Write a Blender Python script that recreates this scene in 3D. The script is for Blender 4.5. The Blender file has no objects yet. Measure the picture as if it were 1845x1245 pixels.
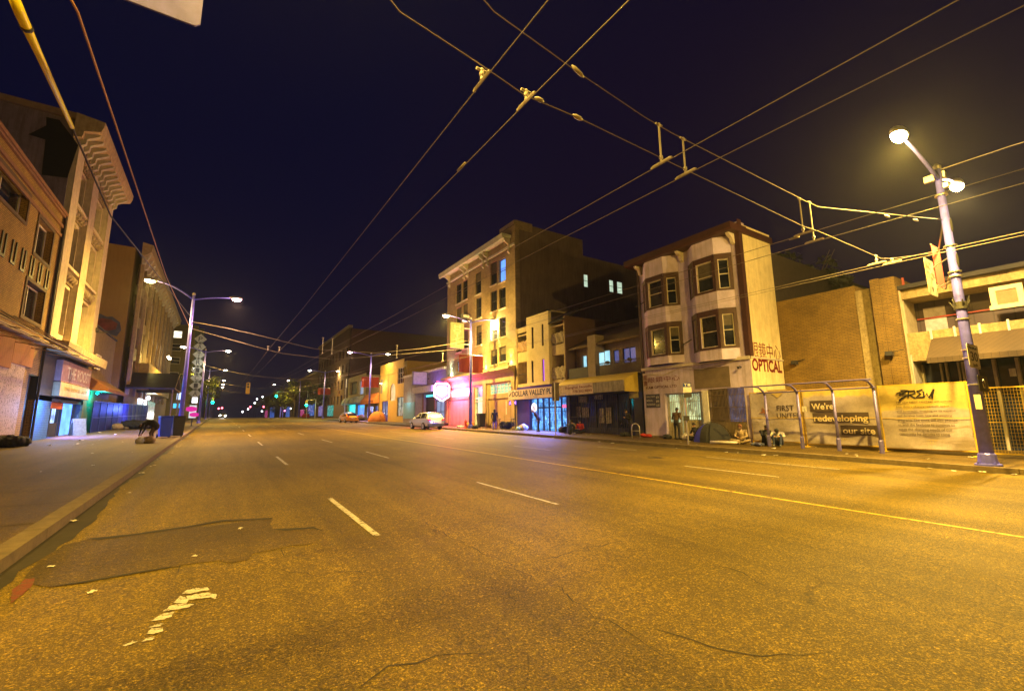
import bpy, bmesh, math, random
from mathutils import Vector, Matrix
from math import sin, cos, pi, radians as RAD
rnd = random.Random(7)
SC = bpy.context.scene
COL = SC.collection

# ---------------------------------------------------------------- camera
EYE = Vector((0, 0, 1.75)); CX, CY, FOC = 922.5, 622.5, 803.0
_up = Vector((868 - CX, -(-4370 - CY), -FOC)).normalized()
_fw = Vector((393.1 - CX, -(758 - CY), -FOC)); _fw = (_fw - _up * _fw.dot(_up)).normalized()
_rt = _fw.cross(_up)
ROT = Matrix((_rt, _fw, _up))            # rows: world axes in camera space
cd = bpy.data.cameras.new('camera'); cam = bpy.data.objects.new('camera', cd); COL.objects.link(cam)
cam.matrix_world = Matrix.Translation(EYE) @ ROT.to_4x4()
cd.sensor_width = 36; cd.lens = 36 * FOC / 1845; cd.clip_start = 0.05; cd.clip_end = 4000
SC.camera = cam

# ---------------------------------------------------------------- night sky
W = bpy.data.worlds.new('World'); SC.world = W; W.use_nodes = True
wt = W.node_tree; wt.nodes.clear()
def WN(t, **k):
    n = wt.nodes.new(t)
    for a, b in k.items(): setattr(n, a, b)
    return n
sky = WN('ShaderNodeTexSky', sky_type='NISHITA', sun_disc=False, sun_elevation=RAD(-5), sun_rotation=RAD(200))
b1 = WN('ShaderNodeBackground'); b1.inputs[1].default_value = 0.05
wt.links.new(sky.outputs[0], b1.inputs[0])
b2 = WN('ShaderNodeBackground'); b2.inputs[1].default_value = 1.0
tc = WN('ShaderNodeTexCoord'); dp = WN('ShaderNodeVectorMath', operation='DOT_PRODUCT')
dp.inputs[1].default_value = (0.93, 0.28, 0.1)
wt.links.new(tc.outputs['Generated'], dp.inputs[0])
cr = WN('ShaderNodeValToRGB'); e = cr.color_ramp.elements
e[0].position = 0.45; e[0].color = (0.0012, 0.0018, 0.0155, 1); e[1].position = 1.0; e[1].color = (0.007, 0.003, 0.012, 1)
wt.links.new(dp.outputs['Value'], cr.inputs[0]); wt.links.new(cr.outputs[0], b2.inputs[0])
ad = WN('ShaderNodeAddShader'); ow = WN('ShaderNodeOutputWorld')
wt.links.new(b1.outputs[0], ad.inputs[0]); wt.links.new(b2.outputs[0], ad.inputs[1]); wt.links.new(ad.outputs[0], ow.inputs[0])
vs = SC.view_settings; vs.view_transform = 'Standard'; vs.look = 'None'; vs.exposure = 0; vs.gamma = 1; vs.use_curve_mapping = False
SC.cycles.max_bounces = 5; SC.cycles.diffuse_bounces = 2; SC.cycles.glossy_bounces = 2; SC.cycles.transparent_max_bounces = 12
SC.cycles.sample_clamp_indirect = 4; SC.cycles.use_light_tree = True

# ---------------------------------------------------------------- terrain profile
S = 0.0165
def gz(y):
    if y < 125: return S * y
    t = min(y, 230) - 125
    z = S * 125 + S * t - 0.5 * (S + 0.022) / 105 * t * t
    return z + (-0.022) * max(0, y - 230)
XL, XR = -8.6, 22.5                       # building lines
KL, KR = -1.87, 18.45                     # kerb faces
def walk(y): return gz(y) + 0.15

# ---------------------------------------------------------------- pixel rays on known planes (for measuring the facades)
def ray(px, py): return ROT @ Vector((px - CX, -(py - CY), -FOC))
class Fac:
    """vertical plane through o; s runs in reading direction r, w outward, v up"""
    def __init__(f, o, r):
        f.o = Vector((o[0], o[1], 0)); f.r = Vector((r[0], r[1], 0)).normalized(); f.n = f.r.cross(Vector((0, 0, 1)))
    def p(f, s, v, w=0): return f.o + f.r * s + f.n * w + Vector((0, 0, v))
    def px(f, x, y):
        d = ray(x, y); t = (f.o - EYE).dot(f.n) / d.dot(f.n); q = EYE + d * t
        return (q - f.o).dot(f.r), q.z
    def rc(f, x0, y0, x1, y1):
        a = f.px(x0, y0); b = f.px(x1, y1)
        return (min(a[0], b[0]), min(a[1], b[1]), max(a[0], b[0]), max(a[1], b[1]))
def FR(x=XR): return Fac((x, 0), (0, -1))
def FL(x=XL): return Fac((x, 0), (0, 1))
def FS(y): return Fac((0, y), (1, 0))
def atX(px, py, X): d = ray(px, py); return EYE + d * (X / d.x)
def atY(px, py, Y): d = ray(px, py); return EYE + d * (Y / d.y)
def onG(px, py, dz=0.0):
    d = ray(px, py); t = (dz - EYE.z) / (d.z - S * d.y); return EYE + d * t

# ---------------------------------------------------------------- materials
MATS = {}
def mk(name):
    m = bpy.data.materials.new(name); m.use_nodes = True; nt = m.node_tree
    return m, nt, nt.nodes['Principled BSDF']
def _n(nt, t, **k):
    n = nt.nodes.new(t)
    for a, b in k.items(): setattr(n, a, b)
    return n
def _ramp(nt, src, stops):
    r = _n(nt, 'ShaderNodeValToRGB'); el = r.color_ramp.elements
    while len(el) > 1: el.remove(el[-1])
    el[0].position, el[0].color = stops[0][0], (*stops[0][1], 1)
    for p, c in stops[1:]:
        x = el.new(p); x.color = (*c, 1)
    nt.links.new(src, r.inputs[0]); return r.outputs[0]
def _noise(nt, vec, scale, detail=4, rough=.55):
    n = _n(nt, 'ShaderNodeTexNoise'); n.inputs['Scale'].default_value = scale; n.inputs['Detail'].default_value = detail
    n.inputs['Roughness'].default_value = rough; nt.links.new(vec, n.inputs['Vector']); return n.outputs[0]
def _mul(nt, a, b, fac=1.0, mode='MULTIPLY'):
    m = _n(nt, 'ShaderNodeMix', data_type='RGBA', blend_type=mode); m.inputs[0].default_value = fac
    for s, i in ((a, 6), (b, 7)):
        if isinstance(s, tuple): m.inputs[i].default_value = (*s, 1)
        else: nt.links.new(s, m.inputs[i])
    return m.outputs[2]
def _bump(nt, P, h, st, dist=.02):
    b = _n(nt, 'ShaderNodeBump'); b.inputs['Strength'].default_value = st; b.inputs['Distance'].default_value = dist
    nt.links.new(h, b.inputs['Height']); nt.links.new(b.outputs[0], P.inputs['Normal'])
def _wall(nt):                              # (x+y, z) coordinates: suits every axis-aligned wall
    t = _n(nt, 'ShaderNodeTexCoord'); s = _n(nt, 'ShaderNodeSeparateXYZ'); nt.links.new(t.outputs['Object'], s.inputs[0])
    a = _n(nt, 'ShaderNodeMath', operation='ADD'); nt.links.new(s.outputs[0], a.inputs[0]); nt.links.new(s.outputs[1], a.inputs[1])
    c = _n(nt, 'ShaderNodeCombineXYZ'); nt.links.new(a.outputs[0], c.inputs[0]); nt.links.new(s.outputs[2], c.inputs[1])
    return t.outputs['Object'], c.outputs[0], s.outputs[2]
def plain(name, col, rough=.6, metal=0, var=.25, scale=3.0, bump=.15, streak=0.0, coat=0):
    """painted / plain surface with blotchy wear"""
    if name in MATS: return MATS[name]
    m, nt, P = mk(name); o, w, z = _wall(nt)
    n1 = _noise(nt, o, scale, 6, .65); lo = tuple(c * (1 - var) for c in col); hi = tuple(min(1, c * (1 + var * .6)) for c in col)
    c = _ramp(nt, n1, [(.3, lo), (.7, hi)])
    if streak:
        mp = _n(nt, 'ShaderNodeMapping'); mp.inputs['Scale'].default_value = (3.2, .28, 1); nt.links.new(w, mp.inputs[0])
        s = _noise(nt, mp.outputs[0], 1.6, 5, .7); g = 1 - streak
        c = _mul(nt, c, _ramp(nt, s, [(.36, (g, g * .96, g * .9)), (.56, (1, 1, 1))]))
    nt.links.new(c, P.inputs['Base Color'])
    P.inputs['Roughness'].default_value = rough; P.inputs['Metallic'].default_value = metal; P.inputs['Coat Weight'].default_value = coat
    if bump: _bump(nt, P, _noise(nt, o, scale * 12, 3), bump)
    MATS[name] = m; return m
def brick(name, c1, c2, mortar, sc=1.0, w=.22, h=.075, rough=.85):
    if name in MATS: return MATS[name]
    m, nt, P = mk(name); o, wv, z = _wall(nt)
    b = _n(nt, 'ShaderNodeTexBrick'); b.inputs['Scale'].default_value = sc; b.inputs['Brick Width'].default_value = w
    b.inputs['Row Height'].default_value = h; b.inputs['Mortar Size'].default_value = .012; b.inputs['Mortar Smooth'].default_value = .2
    for i, c in ((1, c1), (2, c2), (3, mortar)): b.inputs[i].default_value = (*c, 1)
    nt.links.new(wv, b.inputs[0])
    n = _noise(nt, o, .7, 6, .7)
    c = _mul(nt, b.outputs[0], _ramp(nt, n, [(.3, (.62, .6, .58)), (.65, (1.1, 1.08, 1.05))]))
    nt.links.new(c, P.inputs['Base Color']); P.inputs['Roughness'].default_value = rough
    inv = _n(nt, 'ShaderNodeMath', operation='SUBTRACT'); inv.inputs[0].default_value = 1; nt.links.new(b.outputs[1], inv.inputs[1])
    _bump(nt, P, inv.outputs[0], .6, .01); MATS[name] = m; return m
def siding(name, col, pitch=.14, axis='z', rough=.6, depth=.5, var=.2):
    """lap siding, corrugation or boards: parallel grooves"""
    if name in MATS: return MATS[name]
    m, nt, P = mk(name); o, wv, z = _wall(nt)
    wv_ = _n(nt, 'ShaderNodeTexWave', wave_type='BANDS', bands_direction='Y' if axis == 'z' else 'X', wave_profile='SAW')
    wv_.inputs['Scale'].default_value = .314159 / pitch * 1.0; nt.links.new(wv, wv_.inputs[0])
    n = _noise(nt, o, 1.3, 6, .65)
    c = _ramp(nt, n, [(.3, tuple(x * (1 - var) for x in col)), (.7, tuple(min(1, x * (1 + var * .4)) for x in col))])
    c = _mul(nt, c, _ramp(nt, wv_.outputs[1], [(.0, (.45, .42, .4)), (.12, (1, 1, 1))]))
    nt.links.new(c, P.inputs['Base Color']); P.inputs['Roughness'].default_value = rough
    _bump(nt, P, wv_.outputs[1], depth, .03); MATS[name] = m; return m
def emit(name, col, st, pat=None):
    """pat: 'shop' = shelves of goods seen through a lit shop window"""
    if name in MATS: return MATS[name]
    m, nt, P = mk(name); P.inputs['Base Color'].default_value = (*[c * .3 for c in col], 1); P.inputs['Roughness'].default_value = .25
    P.inputs['Emission Strength'].default_value = st; P.inputs['Emission Color'].default_value = (*col, 1)
    if pat:
        o, wv, z = _wall(nt); mp = _n(nt, 'ShaderNodeMapping'); mp.inputs['Scale'].default_value = (3.1, 1.6, 1) if pat == 'shop' else (1.2, .5, 1)
        nt.links.new(wv, mp.inputs[0])
        v = _n(nt, 'ShaderNodeTexVoronoi', distance='CHEBYCHEV'); v.inputs['Scale'].default_value = 1.7; nt.links.new(mp.outputs[0], v.inputs[0])
        g = _n(nt, 'ShaderNodeRGBToBW'); nt.links.new(v.outputs['Color'], g.inputs[0])
        n = _noise(nt, wv, 1.1, 5, .6)
        c = _ramp(nt, g.outputs[0], [(.15, tuple(x * .25 for x in col)), (.5, tuple(x * .8 for x in col)), (.85, tuple(min(1, x * 1.1 + .08) for x in col))])
        c = _mul(nt, c, _ramp(nt, n, [(.35, (.35, .4, .5)), (.6, (1, 1, 1))]))
        if pat == 'curtain': c = _ramp(nt, n, [(.3, tuple(x * .55 for x in col)), (.65, col)])
        nt.links.new(c, P.inputs['Emission Color'])
    m.cycles.emission_sampling = 'NONE'; MATS[name] = m; return m
def glass(name='dark_glass', col=(.012, .014, .02)):
    if name in MATS: return MATS[name]
    m, nt, P = mk(name); o, wv, z = _wall(nt)
    n = _noise(nt, wv, .9, 3); c = _ramp(nt, n, [(.35, tuple(x * .5 for x in col)), (.65, tuple(x * 2.2 for x in col))])
    nt.links.new(c, P.inputs['Base Color']); P.inputs['Roughness'].default_value = .08; P.inputs['Specular IOR Level'].default_value = .6
    MATS[name] = m; return m
def asphalt(name, col, crack=True, speck=.55):
    m, nt, P = mk(name); t = _n(nt, 'ShaderNodeTexCoord'); o = t.outputs['Object']
    big = _noise(nt, o, .18, 6, .6); c = _ramp(nt, big, [(.3, tuple(x * .66 for x in col)), (.5, col), (.72, tuple(x * 1.35 for x in col))])
    mp = _n(nt, 'ShaderNodeMapping'); mp.inputs['Scale'].default_value = (1.0, .06, 1); nt.links.new(o, mp.inputs[0])
    tr = _noise(nt, mp.outputs[0], 1.1, 4, .6); c = _mul(nt, c, _ramp(nt, tr, [(.35, (.68, .68, .68)), (.6, (1.12, 1.12, 1.12))]))
    fine = _noise(nt, o, 60, 2, .9); c = _mul(nt, c, _ramp(nt, fine, [(.38, (1 - speck,) * 3), (.5, (.9, .9, .9)), (.57, (1.1, 1.1, 1.1)), (.66, (1 + speck * 3.4, 1 + speck * 3.2, 1 + speck * 4))]))
    med = _noise(nt, o, 11, 5, .8); c = _mul(nt, c, _ramp(nt, med, [(.34, (.6, .6, .6)), (.62, (1.16, 1.16, 1.16))]))
    vc = _n(nt, 'ShaderNodeTexVoronoi'); vc.inputs['Scale'].default_value = 52; vc.inputs['Randomness'].default_value = 1; nt.links.new(o, vc.inputs[0]); bw = _n(nt, 'ShaderNodeSeparateColor'); nt.links.new(vc.outputs['Color'], bw.inputs[0])
    c = _mul(nt, c, _ramp(nt, bw.outputs[0], [(.0, (.62, .6, .55)), (.3, (.9, .88, .85)), (.78, (1.05, 1.03, 1)), (.86, (1.5, 1.5, 1.7)), (1, (2.1, 2.1, 3.4))]), speck * 1.3)
    if crack:
        wn = _n(nt, 'ShaderNodeTexNoise'); wn.inputs['Scale'].default_value = 1.3; wn.inputs['Detail'].default_value = 6; nt.links.new(o, wn.inputs[0])
        va = _n(nt, 'ShaderNodeVectorMath', operation='MULTIPLY_ADD'); va.inputs[1].default_value = (.9, .9, 0); nt.links.new(wn.outputs[1], va.inputs[0]); nt.links.new(o, va.inputs[2])
        v = _n(nt, 'ShaderNodeTexVoronoi', feature='DISTANCE_TO_EDGE'); v.inputs['Scale'].default_value = .3; nt.links.new(va.outputs[0], v.inputs[0])
        cm = _noise(nt, o, .45, 3); l = _n(nt, 'ShaderNodeMapRange'); l.inputs[1].default_value = .001; l.inputs[2].default_value = .0035; nt.links.new(v.outputs[0], l.inputs[0])
        k = _n(nt, 'ShaderNodeMath', operation='GREATER_THAN'); k.inputs[1].default_value = .46; nt.links.new(cm, k.inputs[0])
        mx = _n(nt, 'ShaderNodeMath', operation='MAXIMUM'); nt.links.new(l.outputs[0], mx.inputs[0]); nt.links.new(k.outputs[0], mx.inputs[1])
        c = _mul(nt, c, _ramp(nt, mx.outputs[0], [(0, (.6, .58, .55)), (1, (1, 1, 1))]))
    nt.links.new(c, P.inputs['Base Color'])
    rr = _n(nt, 'ShaderNodeMapRange'); rr.inputs[3].default_value = .5; rr.inputs[4].default_value = .85; nt.links.new(med, rr.inputs[0]); nt.links.new(rr.outputs[0], P.inputs['Roughness']); P.inputs['Specular IOR Level'].default_value = .28
    ab = _n(nt, 'ShaderNodeMath', operation='ADD'); nt.links.new(fine, ab.inputs[0]); nt.links.new(med, ab.inputs[1]); _bump(nt, P, ab.outputs[0], .75, .02)
    MATS[name] = m; return m
def paint_mark(name, col):
    m, nt, P = mk(name); o = _n(nt, 'ShaderNodeTexCoord').outputs['Object']
    n = _noise(nt, o, 9, 6, .8); n2 = _noise(nt, o, 60, 2, .8)
    c = _mul(nt, _ramp(nt, n, [(.4, (.1, .075, .03)), (.49, col)]), _ramp(nt, n2, [(.35, (.55, .55, .55)), (.6, (1, 1, 1))]))
    nt.links.new(c, P.inputs['Base Color']); P.inputs['Roughness'].default_value = .7; MATS[name] = m; return m
def foliage(name, col):
    m, nt, P = mk(name); o = _n(nt, 'ShaderNodeTexCoord').outputs['Object']
    n = _noise(nt, o, 1.2, 3); c = _ramp(nt, n, [(.3, tuple(x * .5 for x in col)), (.7, tuple(x * 1.5 for x in col))])
    nt.links.new(c, P.inputs['Base Color']); P.inputs['Roughness'].default_value = .6; MATS[name] = m; return m

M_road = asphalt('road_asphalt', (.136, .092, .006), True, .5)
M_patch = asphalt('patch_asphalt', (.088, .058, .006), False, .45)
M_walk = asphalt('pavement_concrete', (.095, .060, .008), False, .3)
M_kerb = plain('kerb_concrete', (.15, .11, .05), .85, var=.35, scale=5, bump=.4)
M_ground = plain('ground_soil', (.05, .045, .04), .95)
M_white = paint_mark('worn_white_paint', (.6, .56, .5)); M_yellow = paint_mark('worn_yellow_paint', (.75, .5, .03))
M_pole = plain('blue_purple_pole_paint', (.13, .13, .75), .35, .2, .25, 4, .05)
M_steel = plain('galvanised_steel', (.5, .47, .42), .4, .8, .2, 8, .05)
M_cable = plain('cable_metal', (.2, .165, .15), .7, .0, .1, 3, 0)
M_insul = plain('cream_insulator', (.5, .45, .4), .4, 0, .1, 3, 0)
M_black = plain('black_matt', (.012, .012, .014), .6)
M_dark = plain('dark_charcoal', (.03, .028, .03), .6)
M_glass = glass(); M_glassb = glass('blue_dark_glass', (.02, .03, .07))
M_wht = plain('white_paint', (.72, .7, .66), .5, streak=.25)
M_lens = emit('lamp_lens_warm', (1, .78, .42), 60); M_lensp = emit('lamp_lens_pinkish', (1, .55, .6), 45); M_lensw = emit('lamp_lens_white', (1, .88, .7), 45)

# ---------------------------------------------------------------- mesh building
class MB:
    def __init__(s): s.v = []; s.f = []; s.m = []; s.mi = 0
    def add(s, vs, fs):
        k = len(s.v); s.v += [Vector(a) for a in vs]; s.f += [tuple(k + i for i in f) for f in fs]; s.m += [s.mi] * len(fs); return s
    def quad(s, *p): return s.add(p, [tuple(range(len(p)))])
    def hexa(s, p): return s.add(p, [(0, 3, 2, 1), (4, 5, 6, 7), (0, 1, 5, 4), (1, 2, 6, 5), (2, 3, 7, 6), (3, 0, 4, 7)])
    def box(s, x0, x1, y0, y1, z0, z1):
        return s.hexa([(x0, y0, z0), (x1, y0, z0), (x1, y1, z0), (x0, y1, z0), (x0, y0, z1), (x1, y0, z1), (x1, y1, z1), (x0, y1, z1)])
    def fb(s, f, s0, s1, v0, v1, w0, w1):
        q = [f.p(a, c, b) for c in (v0, v1) for a, b in ((s0, w1), (s1, w1), (s1, w0), (s0, w0))]
        return s.hexa(q)
    def fprism(s, f, pts, s0, s1):
        """profile pts (w, v) swept along s"""
        n = len(pts); a = [f.p(s0, v, w) for w, v in pts] + [f.p(s1, v, w) for w, v in pts]
        return s.add(a, [tuple(range(n))[::-1], tuple(range(n, 2 * n))] + [(i, (i + 1) % n, n + (i + 1) % n, n + i) for i in range(n)])
    def fpoly(s, f, pts, w0, w1):
        """outline pts (s, v) given thickness w0..w1"""
        n = len(pts); a = [f.p(x, v, w0) for x, v in pts] + [f.p(x, v, w1) for x, v in pts]
        return s.add(a, [tuple(range(n))[::-1], tuple(range(n, 2 * n))] + [(i, (i + 1) % n, n + (i + 1) % n, n + i) for i in range(n)])
    def tube(s, path, r, n=8, cap=True):
        path = [Vector(p) for p in path]; rs = r if isinstance(r, (list, tuple)) else [r] * len(path)
        k = len(s.v); vs = []; up = None
        for i, p in enumerate(path):
            d = (path[min(i + 1, len(path) - 1)] - path[max(i - 1, 0)]).normalized()
            if up is None:
                up = Vector((0, 0, 1)) if abs(d.z) < .9 else Vector((1, 0, 0))
            a = d.cross(up).normalized(); b = a.cross(d).normalized(); up = b
            vs += [p + (a * cos(2 * pi * j / n) + b * sin(2 * pi * j / n)) * rs[i] for j in range(n)]
        fs = [(i * n + j, i * n + (j + 1) % n, (i + 1) * n + (j + 1) % n, (i + 1) * n + j) for i in range(len(path) - 1) for j in range(n)]
        if cap: fs += [tuple(range(n))[::-1], tuple((len(path) - 1) * n + j for j in range(n))]
        return s.add(vs, fs)
    def lathe(s, c, prof, n=14, sx=1, sy=1):
        vs = [(c[0] + r * cos(2 * pi * j / n) * sx, c[1] + r * sin(2 * pi * j / n) * sy, c[2] + z) for r, z in prof for j in range(n)]
        fs = [(i * n + j, i * n + (j + 1) % n, (i + 1) * n + (j + 1) % n, (i + 1) * n + j) for i in range(len(prof) - 1) for j in range(n)]
        fs += [tuple(range(n))[::-1], tuple((len(prof) - 1) * n + j for j in range(n))]
        return s.add(vs, fs)
    def ball(s, c, rx, ry=None, rz=None, n=10, m=7):
        ry = ry or rx; rz = rz or rx
        pr = [(max(.001, sin(pi * i / m)), -cos(pi * i / m)) for i in range(m + 1)]
        vs = [(c[0] + r * cos(2 * pi * j / n) * rx, c[1] + r * sin(2 * pi * j / n) * ry, c[2] + z * rz) for r, z in pr for j in range(n)]
        return s.add(vs, [(i * n + j, i * n + (j + 1) % n, (i + 1) * n + (j + 1) % n, (i + 1) * n + j) for i in range(m) for j in range(n)])
    def build(s, name, mat, parent=None, smooth=False, bev=0):
        off = Vector((0, 0, 0)); q = parent
        while q is not None: off += q.location; q = q.parent
        me = bpy.data.meshes.new(name)
        if parent is None and s.v:
            xs = [v.x for v in s.v]; ys = [v.y for v in s.v]; zs = [v.z for v in s.v]
            off = Vector(((min(xs) + max(xs)) / 2, (min(ys) + max(ys)) / 2, min(zs)))
        me.from_pydata([v - off for v in s.v], [], s.f)
        for mm in (mat if isinstance(mat, (list, tuple)) else [mat]): me.materials.append(mm)
        me.polygons.foreach_set('material_index', s.m)
        bm = bmesh.new(); bm.from_mesh(me); bmesh.ops.recalc_face_normals(bm, faces=bm.faces)
        if bev: bmesh.ops.bevel(bm, geom=bm.edges[:], offset=bev, segments=2, affect='EDGES', clamp_overlap=True)
        bm.to_mesh(me); bm.free()
        if smooth:
            me.polygons.foreach_set('use_smooth', [True] * len(me.polygons))
        o = bpy.data.objects.new(name, me); COL.objects.link(o)
        if parent: o.parent = parent
        else: o.location = off
        return o
def tag(o, label, cat, group=None, kind=None):
    o['label'] = label; o['category'] = cat
    if group: o['group'] = group
    if kind: o['kind'] = kind
    return o
def thing(name, label, cat, loc, group=None):
    o = bpy.data.objects.new(name, None); COL.objects.link(o); o.location = loc; o.empty_display_size = .2
    return tag(o, label, cat, group)
def struct(name, mb, mat):
    o = mb.build(name, mat); o['kind'] = 'structure'; return o
def light(name, loc, power, col, parent=None, r=.1, typ='POINT', aim=None, size=1.0, blend=.4):
    l = bpy.data.lights.new(name, typ); l.energy = power; l.color = col
    if typ == 'AREA': l.shape = 'RECTANGLE'; l.size, l.size_y = size
    else: l.shadow_soft_size = r
    if typ == 'SPOT': l.spot_size = size; l.spot_blend = blend
    o = bpy.data.objects.new(name, l); COL.objects.link(o)
    off = Vector((0, 0, 0)); q = parent
    while q is not None: off += q.location; q = q.parent
    o.location = Vector(loc) - off
    if aim is not None: o.rotation_mode = 'QUATERNION'; o.rotation_quaternion = Vector(aim).to_track_quat('-Z', 'Y')
    if parent: o.parent = parent
    return o
def text(name, st, f, box, mat, parent, w=.02, ext=.004, bold=0.0, shear=0.0, vertical=False):
    """lettering stretched into box (s0, v0, s1, v1) on plane f"""
    c = bpy.data.curves.new(name, 'FONT'); c.body = st; c.extrude = .02; c.resolution_u = 3; c.offset = bold; c.shear = shear; c.align_x = 'CENTER' if vertical else 'LEFT'
    if vertical: c.space_line = .85
    t = bpy.data.objects.new(name, c); COL.objects.link(t)
    dg = bpy.context.evaluated_depsgraph_get(); me = bpy.data.meshes.new_from_object(t.evaluated_get(dg)); bpy.data.objects.remove(t)
    if not len(me.vertices): return None
    xs = [v.co.x for v in me.vertices]; ys = [v.co.y for v in me.vertices]
    x0, x1, y0, y1 = min(xs), max(xs), min(ys), max(ys); s0, v0, s1, v1 = box
    off = Vector((0, 0, 0)); q = parent
    while q is not None: off += q.location; q = q.parent
    for v in me.vertices:
        a = (v.co.x - x0) / (x1 - x0); b = (v.co.y - y0) / max(1e-6, y1 - y0)
        v.co = f.p(s0 + a * (s1 - s0), v0 + b * (v1 - v0), w + (ext if v.co.z > 0 else 0)) - off
    me.materials.clear(); me.materials.append(mat)
    o = bpy.data.objects.new(name, me); COL.objects.link(o); o.parent = parent; return o
def wall(mb, f, s0, s1, v0, v1, holes, t=.28, w=0.0):
    """front panel with real openings and reveals"""
    S_ = sorted({s0, s1, *[min(max(h[i], s0), s1) for h in holes for i in (0, 2)]}); V_ = sorted({v0, v1, *[min(max(h[i], v0), v1) for h in holes for i in (1, 3)]})
    for i in range(len(S_) - 1):
        for j in range(len(V_) - 1):
            a, b, c, d = S_[i], V_[j], S_[i + 1], V_[j + 1]; mx, my = (a + c) / 2, (b + d) / 2
            if any(h[0] < mx < h[2] and h[1] < my < h[3] for h in holes): continue
            mb.quad(f.p(a, b, w), f.p(c, b, w), f.p(c, d, w), f.p(a, d, w))
    for a, b, c, d in holes:
        k = w - t
        mb.quad(f.p(a, b, w), f.p(c, b, w), f.p(c, b, k), f.p(a, b, k)); mb.quad(f.p(a, d, w), f.p(c, d, w), f.p(c, d, k), f.p(a, d, k))
        mb.quad(f.p(a, b, w), f.p(a, d, w), f.p(a, d, k), f.p(a, b, k)); mb.quad(f.p(c, b, w), f.p(c, d, w), f.p(c, d, k), f.p(c, b, k))
def frame(mb, f, r, t, w0, w1):
    a, b, c, d = r
    mb.fb(f, a, a + t, b, d, w0, w1); mb.fb(f, c - t, c, b, d, w0, w1); mb.fb(f, a + t, c - t, b, b + t, w0, w1); mb.fb(f, a + t, c - t, d - t, d, w0, w1)
def window(f, r, parent, fm, gm, t=.06, rails=1, mull=0, inset=.14, sill=None, name='window', blind=None, lift=0):
    a, b, c, d = r; mb = MB(); frame(mb, f, r, t, -inset - .05, -inset + .03)
    for k in range(rails):
        v = b + (d - b) * (k + 1) / (rails + 1) + lift; mb.fb(f, a + t, c - t, v - t * .4, v + t * .4, -inset - .03, -inset + .02)
    for k in range(mull):
        s = a + (c - a) * (k + 1) / (mull + 1); mb.fb(f, s - t * .4, s + t * .4, b + t, d - t, -inset - .028, -inset + .024)
    o = mb.build(name, fm, parent)
    MB().fb(f, a + .01, c - .01, b + .01, d - .01, -inset - .045, -inset - .02).build('pane', gm, o)
    if blind:
        MB().fb(f, a + t, c - t, b + (d - b) * blind[0], d - t, -inset - .015, -inset - .005).build('blind', blind[1], o)
    if sill is not None:
        MB().fb(f, a - .08, c + .08, b - .12, b - .002, -.02, .09).build('sill', sill, o)
    return o
def body(mb, x0, x1, y0, y1, z0, z1): mb.box(x0, x1, y0, y1, z0, z1)
PARTS = []

# ================================================================ GROUND, ROAD, PAVEMENTS
def strip(x0, x1, y0, y1, dz, step=4.0, mb=None, dz1=None):
    mb = mb or MB(); n = max(1, int((y1 - y0) / step)); nx = 1
    ys = [y0 + (y1 - y0) * i / n for i in range(n + 1)]
    for a, b in zip(ys, ys[1:]):
        mb.quad((x0, a, gz(a) + dz), (x1, a, gz(a) + dz), (x1, b, gz(b) + dz), (x0, b, gz(b) + dz))
    return mb
g = MB(); ys = [-120, -40, 0, 40, 80, 125, 145, 165, 185, 205, 230, 300, 500, 1500]
for a, b in zip(ys, ys[1:]): g.quad((-900, a, gz(a) - .08), (900, a, gz(a) - .08), (900, b, gz(b) - .08), (-900, b, gz(b) - .08))
struct('ground', g, M_ground)
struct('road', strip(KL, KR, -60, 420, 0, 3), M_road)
def kerb(x0, x1, name):
    mb = MB(); y = -60.0
    while y < 330:
        st = 3.0; y2 = y + st - .012; j = rnd.uniform(-.006, .006)
        mb.hexa([(x0 + j, y, gz(y) - .1), (x1, y, gz(y) - .1), (x1, y2, gz(y2) - .1), (x0 + j, y2, gz(y2) - .1), (x0 + j, y, gz(y) + .155), (x1, y, gz(y) + .155), (x1, y2, gz(y2) + .155), (x0 + j, y2, gz(y2) + .155)])
        y += st
    struct(name, mb, M_kerb)
kerb(KL - .24, KL, 'kerb'); kerb(KR, KR + .2, 'kerb')
def pavement(x0, x1, name):
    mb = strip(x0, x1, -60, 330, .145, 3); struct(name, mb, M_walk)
    j = MB()
    for k in range(-18, 70):
        y = k * 1.9; j.quad((x0 + .02, y, gz(y) + .149), (x1 - .02, y, gz(y) + .149), (x1 - .02, y + .028, gz(y) + .149), (x0 + .02, y + .028, gz(y) + .149))
    for x in (x0 + 1.55, x0 + 3.1):
        strip(x, x + .02, -30, 120, .149, 4, j)
    struct('pavement_joints', j, plain('joint_dirt', (.02, .014, .005), .95))
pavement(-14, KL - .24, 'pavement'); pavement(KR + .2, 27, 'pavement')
M_tar = plain('gutter_grime', (.028, .022, .014), .8, var=.5, scale=2)
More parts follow.
